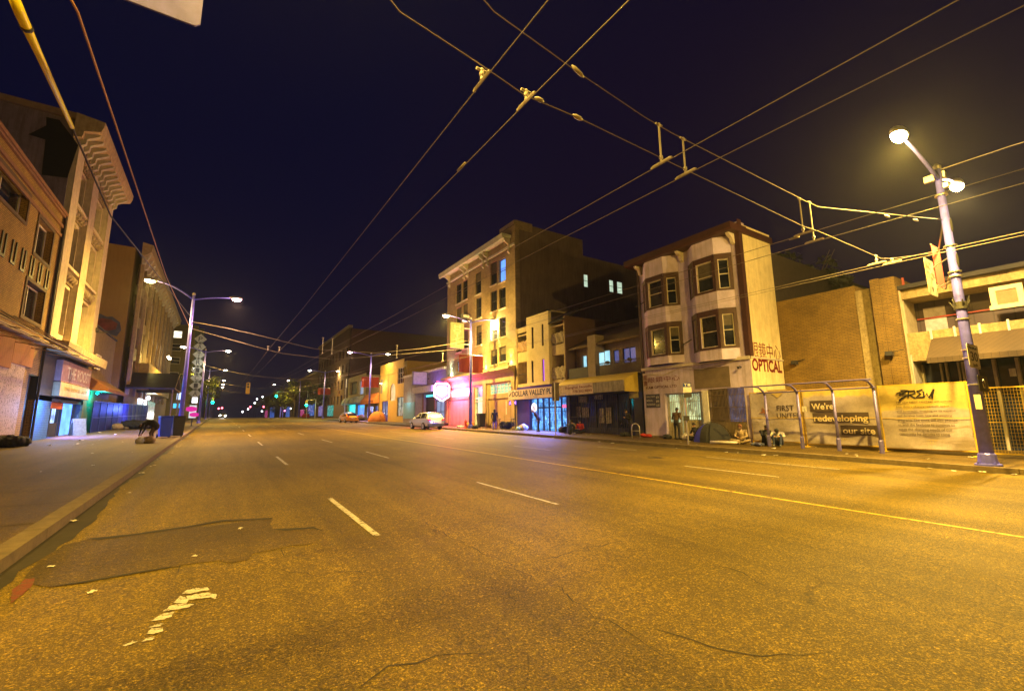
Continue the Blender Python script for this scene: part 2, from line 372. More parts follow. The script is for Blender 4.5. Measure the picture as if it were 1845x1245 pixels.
# gutter: grime with its own ragged edge along both kerbs
for x, sg in ((KL, 1), (KR, -1)):
    mb = MB(); y = -8.0; b = .15
    while y < 110:
        a = b if y > -8 else .15; b = max(.06, min(.32, a + rnd.uniform(-.08, .08))); y2 = y + .35
        mb.quad((x, y, gz(y) + .004), (x + sg * a, y, gz(y) + .004), (x + sg * b, y2, gz(y2) + .004), (x, y2, gz(y2) + .004)); y = y2
    struct('gutter_grime', mb, M_tar)
def mark(name, x, w, spans, mat, dz=.006):
    for a, b in spans: struct(name, strip(x - w / 2, x + w / 2, a, b, dz, 1.5), mat)
for k in range(0, 13):
    mark('lane_marking', 2.02, .095, [(6.65 + 10.1 * k, 9.95 + 10.1 * k)], M_white_m := MATS['worn_white_paint'])
    mark('lane_marking', 5.5, .08, [(6.9 + 10.1 * k, 10.1 + 10.1 * k)], M_white_m)
    mark('lane_marking', 12.6, .07, [(6.4 + 9.9 * k, 9.3 + 9.9 * k)], M_white_m)
mark('centre_line', 9.5, .10, [(-40, 125)], M_yellow)
mark('lane_marking', 15.7, .06, [(6.2, 10.6), (14, 16.5)], M_white_m)
def gpoly(name, pts, mat, dz):
    if name in ('worn_arrow_marking', 'road_patch', 'red_utility_mark'):          # ragged edges
        q = random.Random(len(pts) + int(pts[0][0])); k_ = 6 if name == 'road_patch' else 4; j = 3.2 if name == 'road_patch' else 2.4; out = []
        for a, b in zip(pts, pts[1:] + pts[:1]):
            for k in range(k_): u = k / k_; out.append((a[0] + (b[0] - a[0]) * u + q.gauss(0, j), a[1] + (b[1] - a[1]) * u + q.gauss(0, j * .5)))
        pts = out
    mb = MB(); q = [onG(15 + a / 3.075, 850 + b / 3.075) for a, b in pts]
    mb.quad(*[(p.x, p.y, S * p.y + dz) for p in q]); return struct(name, mb, mat)
for pts in ([(960, 680), (990, 655), (1060, 646), (1100, 642), (1116, 656), (1060, 664), (1010, 676)], [(985, 692), (1040, 680), (1100, 670), (1150, 680), (1152, 706), (1120, 698), (1060, 704), (1000, 714)],
            [(915, 728), (950, 690), (1003, 706), (985, 730)], [(855, 777), (905, 740), (965, 732), (1026, 735), (1003, 752), (940, 764), (880, 772)], [(788, 832), (850, 790), (926, 775), (902, 806), (850, 822)],
            [(780, 863), (820, 848), (862, 842), (835, 860)], [(762, 902), (790, 872), (858, 866), (858, 886), (800, 902)], [(740, 943), (765, 922), (812, 914), (797, 934)], [(626, 970), (690, 938), (714, 944), (660, 966)]):
    gpoly('worn_arrow_marking', pts, M_white_m, .007)
gpoly('road_patch', [(80, 600), (160, 500), (300, 410), (430, 376), (500, 372), (700, 350), (860, 326), (1060, 302), (1110, 305), (1240, 285), (1390, 262), (1462, 260), (1450, 285), (1466, 318), (1530, 327), (1600, 318), (1690, 312), (1758, 335),
       (1735, 368), (1695, 396), (1560, 412), (1350, 455), (1330, 487), (1220, 508), (1170, 491), (900, 530), (620, 577), (420, 612), (235, 640), (110, 620)], M_patch, .0045)
gpoly('red_utility_mark', [(20, 655), (90, 600), (145, 592), (135, 625), (70, 690), (10, 735)], paint_mark('faded_red_paint', (.16, .03, .008)), .007)
# tar-sealed crack lines
for pts in ([(430, 372), (700, 345), (860, 320), (1010, 300), (1180, 268), (1462, 256), (1462, 263), (1180, 277), (860, 331), (500, 379)], [(1466, 318), (1600, 312), (1690, 306), (1758, 333), (1690, 315), (1600, 322), (1530, 329)],
            [(230, 638), (420, 608), (620, 572), (900, 526), (905, 531), (620, 580), (420, 616)], [(935, 560), (948, 520), (953, 521), (942, 563)], [(1508, 432), (1513, 431), (1530, 468), (1525, 470)]):
    gpoly('tar_crack', pts, M_tar, .0075)
def crack(pix, w=.009):
    q = random.Random(len(pix) * 7 + int(pix[0][0])); P = [onG(*p) for p in pix]; L = []
    for a, b in zip(P, P[1:]):
        n = max(2, int((b - a).length / .12)); L += [a.lerp(b, k / n) for k in range(n)]
    L.append(P[-1]); L = [p + Vector((q.gauss(0, .045), q.gauss(0, .045), 0)) for p in L]; mb = MB(); prev = None
    for i, p in enumerate(L):
        d = L[min(i + 1, len(L) - 1)] - L[max(0, i - 1)]; d.z = 0; d.normalize(); nn = Vector((-d.y, d.x, 0)) * w * q.uniform(.25, 1.2) * (1 if 2 < i < len(L) - 3 else .4)
        cur = [(p.x + nn.x, p.y + nn.y, S * p.y + .0035), (p.x - nn.x, p.y - nn.y, S * p.y + .0035)]
        if prev: mb.quad(prev[0], prev[1], cur[1], cur[0])
        prev = cur
    struct('road_crack', mb, M_tar)
for c_ in ([(750, 927), (800, 962), (860, 990), (922, 1022), (985, 1050), (1050, 1090), (1122, 1127), (1180, 1180)], [(780, 1052), (850, 1040), (921, 1029)], [(780, 1052), (735, 1072), (700, 1082)], [(600, 1235), (650, 1219), (740, 1190), (815, 1174), (900, 1168)], [(922, 1022), (1010, 1000), (1120, 975), (1180, 968)], [(1122, 1127), (1240, 1150), (1330, 1175), (1480, 1180)],
           [(1250, 1010), (1330, 1030), (1400, 1062), (1490, 1075)], [(480, 1020), (560, 1035), (640, 1030), (700, 1045)]):
    crack(c_)
# iron covers in the carriageway
for (x, y, r) in ((7.2, 24.0, .34), (3.9, 13.5, .12), (13.9, 11.5, .3)):
    mb = MB(); mb.quad(*[(x + r * cos(k * pi / 14), y + r * sin(k * pi / 14), S * (y + r * sin(k * pi / 14)) + .005) for k in range(28)])
    struct('iron_cover', mb, plain('iron_cover', (.045, .034, .014), .5, .3, .4, 14, .6))
# dark oil trails left by traffic, slightly ragged (stains)
M_stain = asphalt('stained_asphalt', (.062, .046, .024), False, .5)
def trail(name, pix, w):
    q = [onG(*p) for p in pix]; mb = MB(); L = []
    for a, b in zip(q, q[1:]):
        n = 10
        for k in range(n): L.append(a.lerp(b, k / n))
    L.append(q[-1]); tot = len(L)
    prev = None
    for i, p in enumerate(L):
        d = (L[min(i + 1, tot - 1)] - L[max(0, i - 1)]); d.z = 0; d.normalize(); nn = Vector((-d.y, d.x, 0))
        ww = w * sin(pi * (i + .5) / tot) ** .5 * rnd.uniform(.5, 1.15); sft = rnd.uniform(-.12, .12) * w
        a, b = p + nn * (ww + sft), p - nn * (ww - sft)
        cur = [(a.x, a.y, S * a.y + .0035), (b.x, b.y, S * b.y + .0035)]
        if prev: mb.quad(prev[0], prev[1], cur[1], cur[0])
        prev = cur
    struct(name, mb, M_stain)

# ================================================================ STREET LAMPS, WIRES
LC = (1.0, .62, .095)
def lamp_post(x, y, h, arms, label, lens, power, cols, banner=None, seg=10):
    b = Vector((x, y, walk(y))); t = thing('street_lamp', label, 'street lamp', b, 'street lamps along the road')
    MB().tube([b + Vector((0, 0, .1)), b + Vector((0, 0, h * .5)), b + Vector((0, 0, h))], [.165, .125, .09], seg).build('pole', M_pole, t, True)
    mb = MB(); mb.lathe(b, [(.3, 0), (.3, .05), (.22, .07), (.2, .32), (.17, .36)], 12); 
    for k in range(4): mb.lathe(b + Vector((.25 * cos(k * pi / 2 + .8), .25 * sin(k * pi / 2 + .8), .05)), [(.03, 0), (.03, .06)], 6)
    mb.build('base', M_pole, t)
    MB().lathe(b + Vector((0, 0, h)), [(.11, 0), (.12, .1), (.04, .2)], 8).build('cap', M_steel, t)
    for i, (dx, up) in enumerate(arms):
        a0 = b + Vector((0, 0, h - .35)); e_ = b + Vector((dx, 0, h + up)); sg = 1 if dx > 0 else -1
        pts = []
        for k in range(11):
            u = k / 10; pts.append(a0 + Vector((dx * (1 - (1 - u) ** 1.5), 0, (up + .35) * (1 - (1 - u) ** 2.6))))
        MB().tube(pts, [.06 - .02 * k / 10 for k in range(11)], 8).build('arm', M_pole, t, True)
        hd = MB(); c = e_ + Vector((sg * .22, 0, .04))
        hd.ball(c, .46, .2, .14, 12, 6); o = hd.build('lamp_head', M_steel, t, True)
        MB().ball(c + Vector((sg * .06, 0, -.09)), .32, .18, .17, 12, 6).build('lens', lens[i % len(lens)], o, True)
        lp = c + Vector((sg * .06, 0, -.34)); pw_ = power[i % len(power)]
        light('lamp_light', lp, 3.9 * pw_, cols[i % len(cols)], t, .12, 'SPOT', (0, 0, -1), RAD(166), 1.0)
        light('lamp_spill', lp, (.95 if x > 18.8 and y < 40 else .5) * pw_, cols[i % len(cols)], t, .12)
    return t
PK = (1.0, .54, .26); WM = (1.0, .66, .2)
P1 = lamp_post(18.9, 3.65, 9.3, [(-3.05, .05), (1.9, .12)], 'tall blue-purple pole nearest the camera, beside the redevelopment banners', [M_lens, M_lens], [4200, 2600], [LC, WM])
lamp_post(19.8, 37.6, 10.4, [(-2.35, .1), (2.35, .2)], 'dark lamp post in front of the tall brick hotel with red banners halfway up', [M_lens, M_lensw], [3800, 3200], [LC, WM])
lamp_post(19.6, 71, 10.6, [(-3.0, .1), (2.4, .2)], 'lamp post between the white car and the taxi, left head glowing pink', [M_lensp, M_lensw], [2600, 1500], [PK, WM])
lamp_post(19.6, 108, 10.6, [(-3.0, .1), (2.4, .2)], 'lamp post beyond the taxi with a small red banner pair', [M_lensw, M_lensw], [2200, 900], [LC, WM], seg=8)
lamp_post(19.6, 145, 10.6, [(-3.0, .1)], 'distant lamp post behind the green street tree, on the right', [M_lensw], [1400], [LC], seg=8)
lamp_post(19.6, 186, 12, [(-3.0, .1)], 'farthest lamp post on the right, beyond the tree', [M_lensw], [900], [LC], seg=6)
PL = lamp_post(-2.25, 40, 10.2, [(-2.35, .75), (2.45, .1)], 'blue-purple double lamp post behind the blue wheelie bin on the left pavement', [M_lens, M_lensp], [3000, 2000], [LC, PK])
for i, (y, pw) in enumerate(((76, 2200), (112, 1600), (148, 1200), (184, 900), (222, 500))):
    lamp_post(-2.25, y, 10.2 + (0 if y < 180 else 1.2 + (y - 184) * .05), [(-2.3, .3), (2.4, .1)], ['second', 'third', 'fourth', 'fifth', 'farthest'][i] + ' lamp post along the left kerb, counting away from the camera', [M_lensw, M_lensw], [pw * .5, pw], [LC, LC], seg=8)
PN = lamp_post(-2.25, 4, 10.2, [(-2.3, .3), (2.4, .1)], 'lamp post on the left kerb right beside the camera, outside the frame', [M_lens, M_lens], [900, 1500], [LC, LC])
lamp_post(18.9, -32, 9.8, [(-3.0, .1)], 'lamp post behind the camera on the right pavement', [M_lens], [2600], [LC], seg=8)
# details of the near pole
f = FR(18.72)
for z in (5.9, 6.05, 3.6, 3.35, 2.55, 6.9, 8.6, 4.55):
    MB().lathe((18.9, 3.65, z), [(.165, 0), (.165, .035)], 12).build('strap', M_steel, P1)
mb = MB()
for k in range(7):
    a = k * .9; mb.tube([(18.9 + .13 * cos(a), 3.65 + .13 * sin(a), 4.9), (18.9 + .24 * cos(a), 3.65 + .24 * sin(a), 5.15 + .1 * (k % 2))], .02, 5)
mb.lathe((18.9, 3.65, 4.88), [(.17, 0), (.17, .22)], 12); mb.build('spike_collar', M_dark, P1)
for a, b in ((7.35, 7.75), (6.2, 6.6)): MB().ball((18.81, 3.52, (a + b) / 2), .05, .035, .24, 8, 8).build('hand_hole', M_black, P1)
for q_ in ((18.64, 18.76, 3.7, 3.95, 9.1, 9.3), (18.98, 19.2, 3.5, 3.62, 9.25, 9.45), (18.6, 18.75, 3.4, 3.52, 8.75, 8.9)): MB().box(*q_).build('junction_box', M_steel, P1)
mb = MB(); mb.tube([atX(1741, 745, 18.74), atX(1757, 800, 18.74)], .06, 5); 
mb = MB(); _a = atX(1754, 711, 18.71); _b = atX(1771, 737, 18.71); mb.fb(FR(18.71), -_a.y, -_b.y, _b.z, _a.z, 0, .012); mb.build('paper_notice', plain('paper', (.6, .58, .45), .8), P1)
# signs on the near pole: each its own thing
def plate(name, label, cat, f, r, mat, th=.012, w=0, group=None, edge=None):
    a, b, c, d = r; o = thing(name, label, cat, f.p((a + c) / 2, b, w), group)
    rr = min(c - a, d - b) * .09; pts = []
    for cx, cy, a0 in ((c - rr, d - rr, 0), (a + rr, d - rr, 90), (a + rr, b + rr, 180), (c - rr, b + rr, 270)):
        pts += [(cx + rr * cos(RAD(a0 + t)), cy + rr * sin(RAD(a0 + t))) for t in (0, 45, 90)]
    MB().fpoly(f, pts, w - th, w).build('plate', mat, o)
    if edge: mb = MB(); frame(mb, f, (a + .012, b + .012, c - .012, d - .012), .014, w, w + .003); mb.build('border', edge, o)
    return o
M_sw = plain('sign_white', (.62, .58, .5), .5, var=.12); M_bk = plain('sign_black', (.015, .015, .015), .5); M_red = plain('banner_red', (.42, .045, .02), .7, var=.2, scale=2)
fs = FS(3.35); a = fs.px(1741, 618); b = fs.px(1768, 665)
o = plate('speed_sign', 'white speed limit sign reading 30 strapped to the near pole', 'sign', fs, (a[0], b[1], b[0], a[1]), M_sw, edge=M_bk)
s0, v0, s1, v1 = a[0], b[1], b[0], a[1]; dw, dh = s1 - s0, v1 - v0
text('numerals', '30', fs, (s0 + dw * .2, v0 + dh * .28, s1 - dw * .18, v0 + dh * .68), M_bk, o, .003, bold=.01)
text('lettering', 'MAXIMUM', fs, (s0 + dw * .15, v0 + dh * .78, s1 - dw * .15, v0 + dh * .9), M_bk, o, .003)
text('lettering', 'km/h', fs, (s0 + dw * .3, v0 + dh * .07, s1 - dw * .3, v0 + dh * .2), M_bk, o, .003)
a = fs.px(1761, 676); b = fs.px(1783, 706)
o = plate('parking_sign', 'small dark square notice on the near pole below the speed sign', 'sign', fs, (a[0], b[1], b[0], a[1]), M_dark)
mb = MB(); c0 = (a[0] + b[0]) / 2; c1 = (a[1] + b[1]) / 2
mb.tube([fs.p(c0 + .12 * cos(k * pi / 8), c1 + .12 * sin(k * pi / 8), .006) for k in range(17)], .014, 5); mb.build('ring_symbol', M_steel, o)
fs = FS(4.3); a = fs.px(1664, 463); b = fs.px(1691, 536)
s0, v0, s1, v1 = a[0], b[1], b[0], a[1]
o = plate('street_sign_board', 'long narrow pale board with an arrow hanging on the street side of the near pole', 'sign', fs, (s0, v0, s1, v1), plain('board_beige', (.4, .36, .24), .6))
text('lettering', 'NO\nSTOP', fs, (s0 + .05, v0 + (v1 - v0) * .45, s1 - .05, v1 - .1), plain('faded_print', (.26, .23, .16), .7), o, .003)
mb = MB(); m_ = (s0 + s1) / 2; mb.fpoly(fs, [(m_ - .09, v0 + .28), (m_ + .09, v0 + .28), (m_, v0 + .12)], .001, .005); mb.build('arrow', M_bk, o)
MB().tube([fs.p(s1, v0 + .3, 0), (18.9, 3.65, v0 + .35)], .02, 5).build('bracket', M_steel, o); MB().tube([fs.p(s1, v1 - .2, 0), (18.9, 3.65, v1 - .15)], .02, 5).build('bracket', M_steel, o)
def banner(y, x, v0, v1, w, label, sides=(-1, 1), wd=1.0):
    o = thing('street_banner', label, 'banner', (x, y, v0), 'red banners on the lamp posts')
    for sg in sides:
        f = FS(y - .02); x0, x1 = (x - w - .14, x - .14) if sg < 0 else (x + .14, x + .14 + w)
        mb = MB(); n = 8
        for i in range(n):
            a, b = x0 + (x1 - x0) * i / n, x0 + (x1 - x0) * (i + 1) / n; wa, wb = .04 * sin(i * 1.1 + y), .04 * sin((i + 1) * 1.1 + y)
            mb.quad((a, y + wa, v0), (b, y + wb, v0), (b, y + wb * .3, v1), (a, y + wa * .3, v1))
        mb.build('cloth', M_red, o)
        m2 = MB(); m2.tube([(x, y, v1), (x1 if sg > 0 else x0, y, v1)], .02, 5); m2.tube([(x, y, v0), (x1 if sg > 0 else x0, y, v0)], .02, 5); m2.build('rod', M_steel, o)
    return o
a = atY(851, 640, 37.5); b = atY(851, 672, 37.5); banner(37.5, 19.8, b.z, a.z, 1.15, 'pair of plain red banners on the post in front of the hotel')
banner(71, 19.6, atY(665, 698, 71).z, atY(665, 679, 71).z, 1.2, 'pair of red banners on the post left of the yellow arched building')
banner(108, 19.6, atY(580, 711, 108).z, atY(580, 699, 108).z, 1.2, 'pair of small red banners on the post beyond the taxi')
fb_ = FS(4.6); o = thing('street_banner', 'red banner seen edge-on on the near pole behind the pale board', 'banner', (18.9, 4.6, 5.9), 'red banners on the lamp posts')
a = fb_.px(1677, 440); b = fb_.px(1704, 521); MB().fb(fb_, a[0], b[0], b[1], a[1], -.006, .006).build('cloth', M_red, o)
MB().tube([fb_.p(a[0], a[1], 0), fb_.p(b[0], a[1], 0), (18.9, 3.7, a[1])], .025, 5).build('rod', M_steel, o); MB().tube([fb_.p(a[0], b[1], 0), fb_.p(b[0], b[1], 0), (18.9, 3.7, b[1])], .025, 5).build('rod', M_steel, o)

# trolley wires
WG = 'overhead trolley wires'
def wire(name, label, cat, pts, r, mat=None, group=WG, n=5):
    mb = MB(); mb.tube(pts, r, n); return tag(mb.build(name, mat or M_cable, None, True), label, cat, group)
TW = {'A': (2.85, 3.64), 'B': (6.85, 7.6), 'C': (13.0, 13.85), 'D': (17.75, 18.1)}
lab = {'A': 'pair crossing the upper middle of the sky', 'B': 'pair running up to the top right corner', 'C': 'pair passing in front of the bay-window building', 'D': 'pair closest to the right kerb, meeting the near pole'}
for k, xs in TW.items():
    for i, x in enumerate(xs):
        pts = []; y = -25.0
        while y < 235:
            sag = .10 * (1 - abs(((y - 5) / 34) % 1 - .5) * 2) ; pts.append((x, y, S * min(y, 170) + (gz(y) - S * y if y > 170 else 0) + 6.5 - sag)); y += 4.25
        wire('trolley_wire', ('left' if i == 0 else 'right') + ' trolley wire of the ' + lab[k], 'overhead wire', pts, .008, n=6)
def zt(y): return S * y + 6.5
def hanger(x, y, top, lean=0):
    o = thing('wire_hanger', '%s' % HL[len(HG)], 'wire hanger', (x, y, zt(y)), 'insulated hangers holding the trolley wires'); HG.append(o)
    z = zt(y)
    MB().tube([(x, y, z + .05), (x, y, z + .12), (x, y, top)], [.028, .02, .02], 6).build('rod', M_insul, o)
    mb = MB(); mb.tube([(x, y - .24, z + .012), (x, y - .2, z + .035), (x, y + .2, z + .035), (x, y + .24, z + .012)], .024, 6); mb.build('clamp', M_insul, o)
    mb = MB(); mb.ball((x, y, top), .036); mb.tube([(x - .09, y, top), (x + .09, y, top)], .022, 6); mb.build('insulator', M_insul, o); MB().ball((x, y, z + .14), .04, .04, .05).build('collar', M_insul, o)
HG = []
HL = ['short hanger on the left wire of the upper middle pair', 'short hanger on the right wire of the upper middle pair', 'long hanger on the left wire of the top right pair', 'long hanger on the right wire of the top right pair',
      'long hanger left of two above the blank brick wall', 'long hanger right of two above the blank brick wall', 'small hanger left of two beside the near pole', 'small hanger right of two beside the near pole'] + \
     ['left short hanger far down the street by the left lamp post', 'right short hanger far down the street by the left lamp post', 'far long hanger, left one left of the pink lamp', 'far long hanger, right one left of the pink lamp', 'far long hanger right of the pink lamp', 'far hanger in front of the arched yellow building']
Y1 = 5.1
hanger(2.85, Y1, zt(Y1) + .2); hanger(3.64, Y1, zt(Y1) + .2)
hanger(6.85, Y1, atY(1162, 212, Y1).z); hanger(7.6, Y1, atY(1210, 240, Y1).z)
hanger(13.0, 5.3, atY(1447, 362, 5.3).z); hanger(13.85, 5.4, atY(1474, 373, 5.4).z)
hanger(17.75, 5.2, atY(1588, 466, 5.2).z); hanger(18.1, 4.9, atY(1604, 466, 4.9).z)
def px3(L, Y): return [atY(a, b, Y) for a, b in L]
wire('span_wire', 'lower span wire crossing the street through the two short hangers', 'overhead wire', [(-2.25, 4.3, 9.3)] + px3([(720, 22), (870, 120), (945, 172), (1040, 212), (1175, 277), (1218, 298), (1447, 408), (1475, 417), (1588, 466), (1604, 466)], Y1) + [(18.85, 3.7, atX(1700, 455, 18.85).z)], .009, n=6)
wire('span_wire', 'upper span wire crossing the street to the near pole above the long hangers', 'overhead wire', [(-2.25, 4.3, 9.9)] + px3([(890, 22), (1040, 130), (1162, 212), (1210, 240), (1450, 362), (1474, 373)], Y1 + .12) + [(18.85, 3.7, atX(1692, 398, 18.85).z)], .010, n=6)
ii = 0
for (a, b), d, lb in (((1030, 118), (1052, 140), 'on the upper span wire left of the long hangers'), ((964, 176), (980, 184), 'on the lower span wire just right of the short hangers'), ((1032, 207), (1050, 217), 'on the lower span wire below the crossing wires')):
    p, q = atY(a, b, Y1 + .01), atY(*d, Y1 + .01)
    wire('strain_insulator', 'cream egg-shaped insulator ' + lb, 'insulator', [p, p.lerp(q, .25), p.lerp(q, .75), q], [.012, .035, .035, .012], M_insul, 'strain insulators on the span wires', 8)
for (a, b, d) in ((1594, 388, 'left'), (1646, 395, 'right')):
    p = atX(a, b, 18.0 if d == 'right' else 16.2); q = p + Vector((.25, -.04, -.02)); wire('strain_insulator', 'small cream insulator on the span wire close to the near pole, %s one of two' % d, 'insulator', [p, p.lerp(q, .3), p.lerp(q, .7), q], [.015, .035, .035, .015], M_insul, 'strain insulators on the span wires', 8)
p = atX(825, 308, 3.64); q = atX(838, 294, 3.64); wire('wire_splice', 'short splice clamp on the right wire of the upper middle pair', 'clamp', [p, q], .028, M_cable)
p = atX(1422, 432, 13.85); q = atX(1440, 427, 13.85); wire('wire_splice', 'short splice clamp on the wire above the brick wall', 'clamp', [p, q], .028, M_cable)
# wires along the left kerb
pl = atX(347, 575, -2.25); p = [atX(20, -15, -2.95), atX(35, 22, -2.95), atX(130, 230, -2.95), atX(200, 390, -2.9), pl]
wire('feeder_wire', 'black feeder wire along the left kerb, leaving the yellow guard', 'overhead wire', p, .02, M_dark)
q = [p[0], p[1].lerp(p[2], .04), p[1].lerp(p[2], .06), p[1].lerp(p[2], .45), p[2]]
wire('wire_guard', 'bright yellow plastic sleeve round the wire at the top left', 'wire guard', [p[0], p[1], p[1].lerp(p[2], .3), p[2]], [.07, .075, .055, .04], plain('yellow_plastic', (.95, .78, .03), .35, var=.08), None, 8)
wire('wire_guard_band', 'dark band joining two lengths of the yellow wire sleeve', 'clamp', [p[1].lerp(p[2], .09), p[1].lerp(p[2], .11)], .082, M_dark, None, 8)
wire('feeder_wire', 'brown twisted wire along the left kerb, right of the yellow sleeve', 'overhead wire', [atX(120, -15, -2.2), atX(140, 22, -2.2), atX(205, 215, -2.25), atX(300, 500, -2.4), atX(343, 592, -2.25)], .017, plain('brown_cable', (.5, .25, .12), .6))
# second set of spans at the left lamp post
S2 = px3([(353, 578), (401, 590), (452, 601), (563, 628), (578, 630), (677, 636), (760, 628), (806, 621)], 39.5)
wire('span_wire', 'span wire from the left lamp post across to the hotel corner', 'overhead wire', [(-2.25, 40, S2[0].z)] + S2[1:] + [(19.8, 37.6, atX(845, 614, 19.8).z)], .018, n=5)
S3 = px3([(350, 590), (447, 621), (492, 633), (510, 637), (600, 648)], 39.5)
wire('span_wire', 'lower span wire from the left lamp post with two short hangers', 'overhead wire', [(-2.25, 40, S3[0].z)] + S3[1:] + [(19.8, 37.6, 8.3)], .016, n=5)
for x in (2.85, 3.64): hanger(x, 39.5, zt(39.5) + .3)
for x in (6.85, 7.6): hanger(x, 39.5, zt(39.5) + 1.35)
hanger(13.2, 39.5, zt(39.5) + 1.2); hanger(17.75, 39.5, zt(39.5) + .8)
for i, y in enumerate((76, 112, 148)):
    z = S * y + 8.2; wire('span_wire', '%s distant span wire sagging across the street' % ['nearest', 'middle', 'farthest'][i], 'overhead wire', [(-2.25 + 21.8 * k / 10, y, z - 3.6 * .42 * (1 - (k / 5 - 1) ** 2)) for k in range(11)], .018)
    for x in (2.85, 3.64, 6.85, 7.6):
        pass
for (a, b, c_, d, X, lb) in ((1700, 297, 1822, 263, 18.9, 'telephone wire leaving the top of the near pole to the right'),):
    p = Vector((18.95, 3.6, 9.5)); wire('telephone_wire', lb, 'overhead wire', [p, p.lerp(atY(1822, 263, 2.2), 1), atY(1900, 240, 1.2)], .013)
# overhead sign above the camera
fs = FS(5.0); a, b = fs.px(360, 50)
o = thing('overhead_sign', 'pale rounded panel of a sign hanging over the top left of the view', 'sign', fs.p(a, b))
pts = [(a - 1.9, b + .0), (a - .04, b), (a, b + .04), (a + .004, b + 1.3), (a - 1.9, b + 1.3)]
MB().fpoly(fs, pts, -.02, 0).build('panel', plain('sign_pale_lilac', (.2, .18, .75), .5, var=.15, scale=9), o)
MB().tube([fs.p(a - 1.0, b + 1.2, -.05), (-2.25, 4, b + 1.4)], .03, 6).build('bracket', M_steel, o)

# ================================================================ BUILDINGS ON THE RIGHT
def zpx(pts, ox, oy, k): return [(ox + a / k, oy + b / k) for a, b in pts]
M_pink = plain('kam_front_paint', (.6, .5, .72), .8, var=.22, scale=1.2, bump=.3, streak=.22)
M_cream = plain('cream_side_paint', (.74, .62, .34), .8, var=.18, scale=1.5, bump=.25, streak=.15)
M_maroon = plain('maroon_trim', (.055, .018, .014), .6, var=.3)
M_sash = plain('cream_sash', (.6, .52, .42), .5)
M_curt = plain('window_curtain', (.11, .09, .065), .8, var=.4, scale=6)
M_redp = plain('red_sign_paint', (.15, .006, .006), .6, var=.1)
M_roofd = plain('roof_dark', (.03, .027, .028), .9)
M_plyw = plain('plywood', (.26, .17, .08), .8, var=.3, scale=2)
def grille(f, r, parent, n, mat, w=.05, hz=3, name='security_grille', t=.012):
    a, b, c, d = r; mb = MB()
    for k in range(n + 1):
        s = a + (c - a) * k / n; mb.fb(f, s - t, s + t, b, d, w - .012, w + .012)
    for k in range(hz): v = b + (d - b) * (k + .5) / hz; mb.fb(f, a, c, v - .014, v + .014, w + .012, w + .026)
    return mb.build(name, mat, parent)
# ---- bay-window building with the optician's shop
f = FR(); B = thing('bay_window_building', 'three storey pinkish building with maroon bay windows and an optical shop below', 'building', (25.6, 15.7, 0))
Y0, Y1b = 12.25, 19.25; s0, s1 = -Y1b, -Y0
vTop = 11.9
dr = {'door': f.rc(1197, 712, 1273, 800), 'shop': f.rc(1276, 702, 1346, 757)}
hd = (dr['door'][0], .3, dr['door'][2], 3.05); hs = (dr['shop'][0], 0.3, dr['shop'][2], 3.15)
mb = MB(); wall(mb, f, s0, s1, -1, vTop, [hd, hs], .5); mb.box(23.1, 25.7, Y0 + .02, Y1b, -1, 11.4); mb.box(25.7, 40, Y0 + .25, Y1b, -1, 11.0)
mb.fb(f, s0, s1, vTop - .02, vTop + .1, -.6, 0); mb.quad(f.p(s0, -1, 0), f.p(s0, vTop, 0), f.p(s0, vTop, -3.2), f.p(s0, -1, -3.2)); mb.build('wall', M_pink, B)
fsd = FS(Y0); mb = MB(); wall(mb, fsd, XR, 25.7, -1, 11.9, [], .1); mb.build('side_wall', M_cream, B)
mb = MB(); mb.box(25.7, 40, Y0 + .18, Y0 + .245, -1, 11.0); mb.build('rear_side_wall', plain('rear_brown_render', (.05, .036, .03), .9), B)
# sill band between storeys
mb = MB(); mb.fb(f, s0, s1, 4.55, 4.72, 0, .12); mb.fb(fsd, XR, 25.75, 4.62, 4.70, 0, .04); mb.build('string_course', M_sash, B)
MB().fb(f, s0, s0 + .18, 4.4, vTop, 0, .05).build('corner_trim', M_maroon, B); mb = MB(); mb.fb(f, s1 - .22, s1, 4.55, vTop, 0, .06); mb.fb(fsd, XR - .06, XR + .26, 4.7, 12.1, 0, .05); mb.build('corner_trim', M_maroon, B)
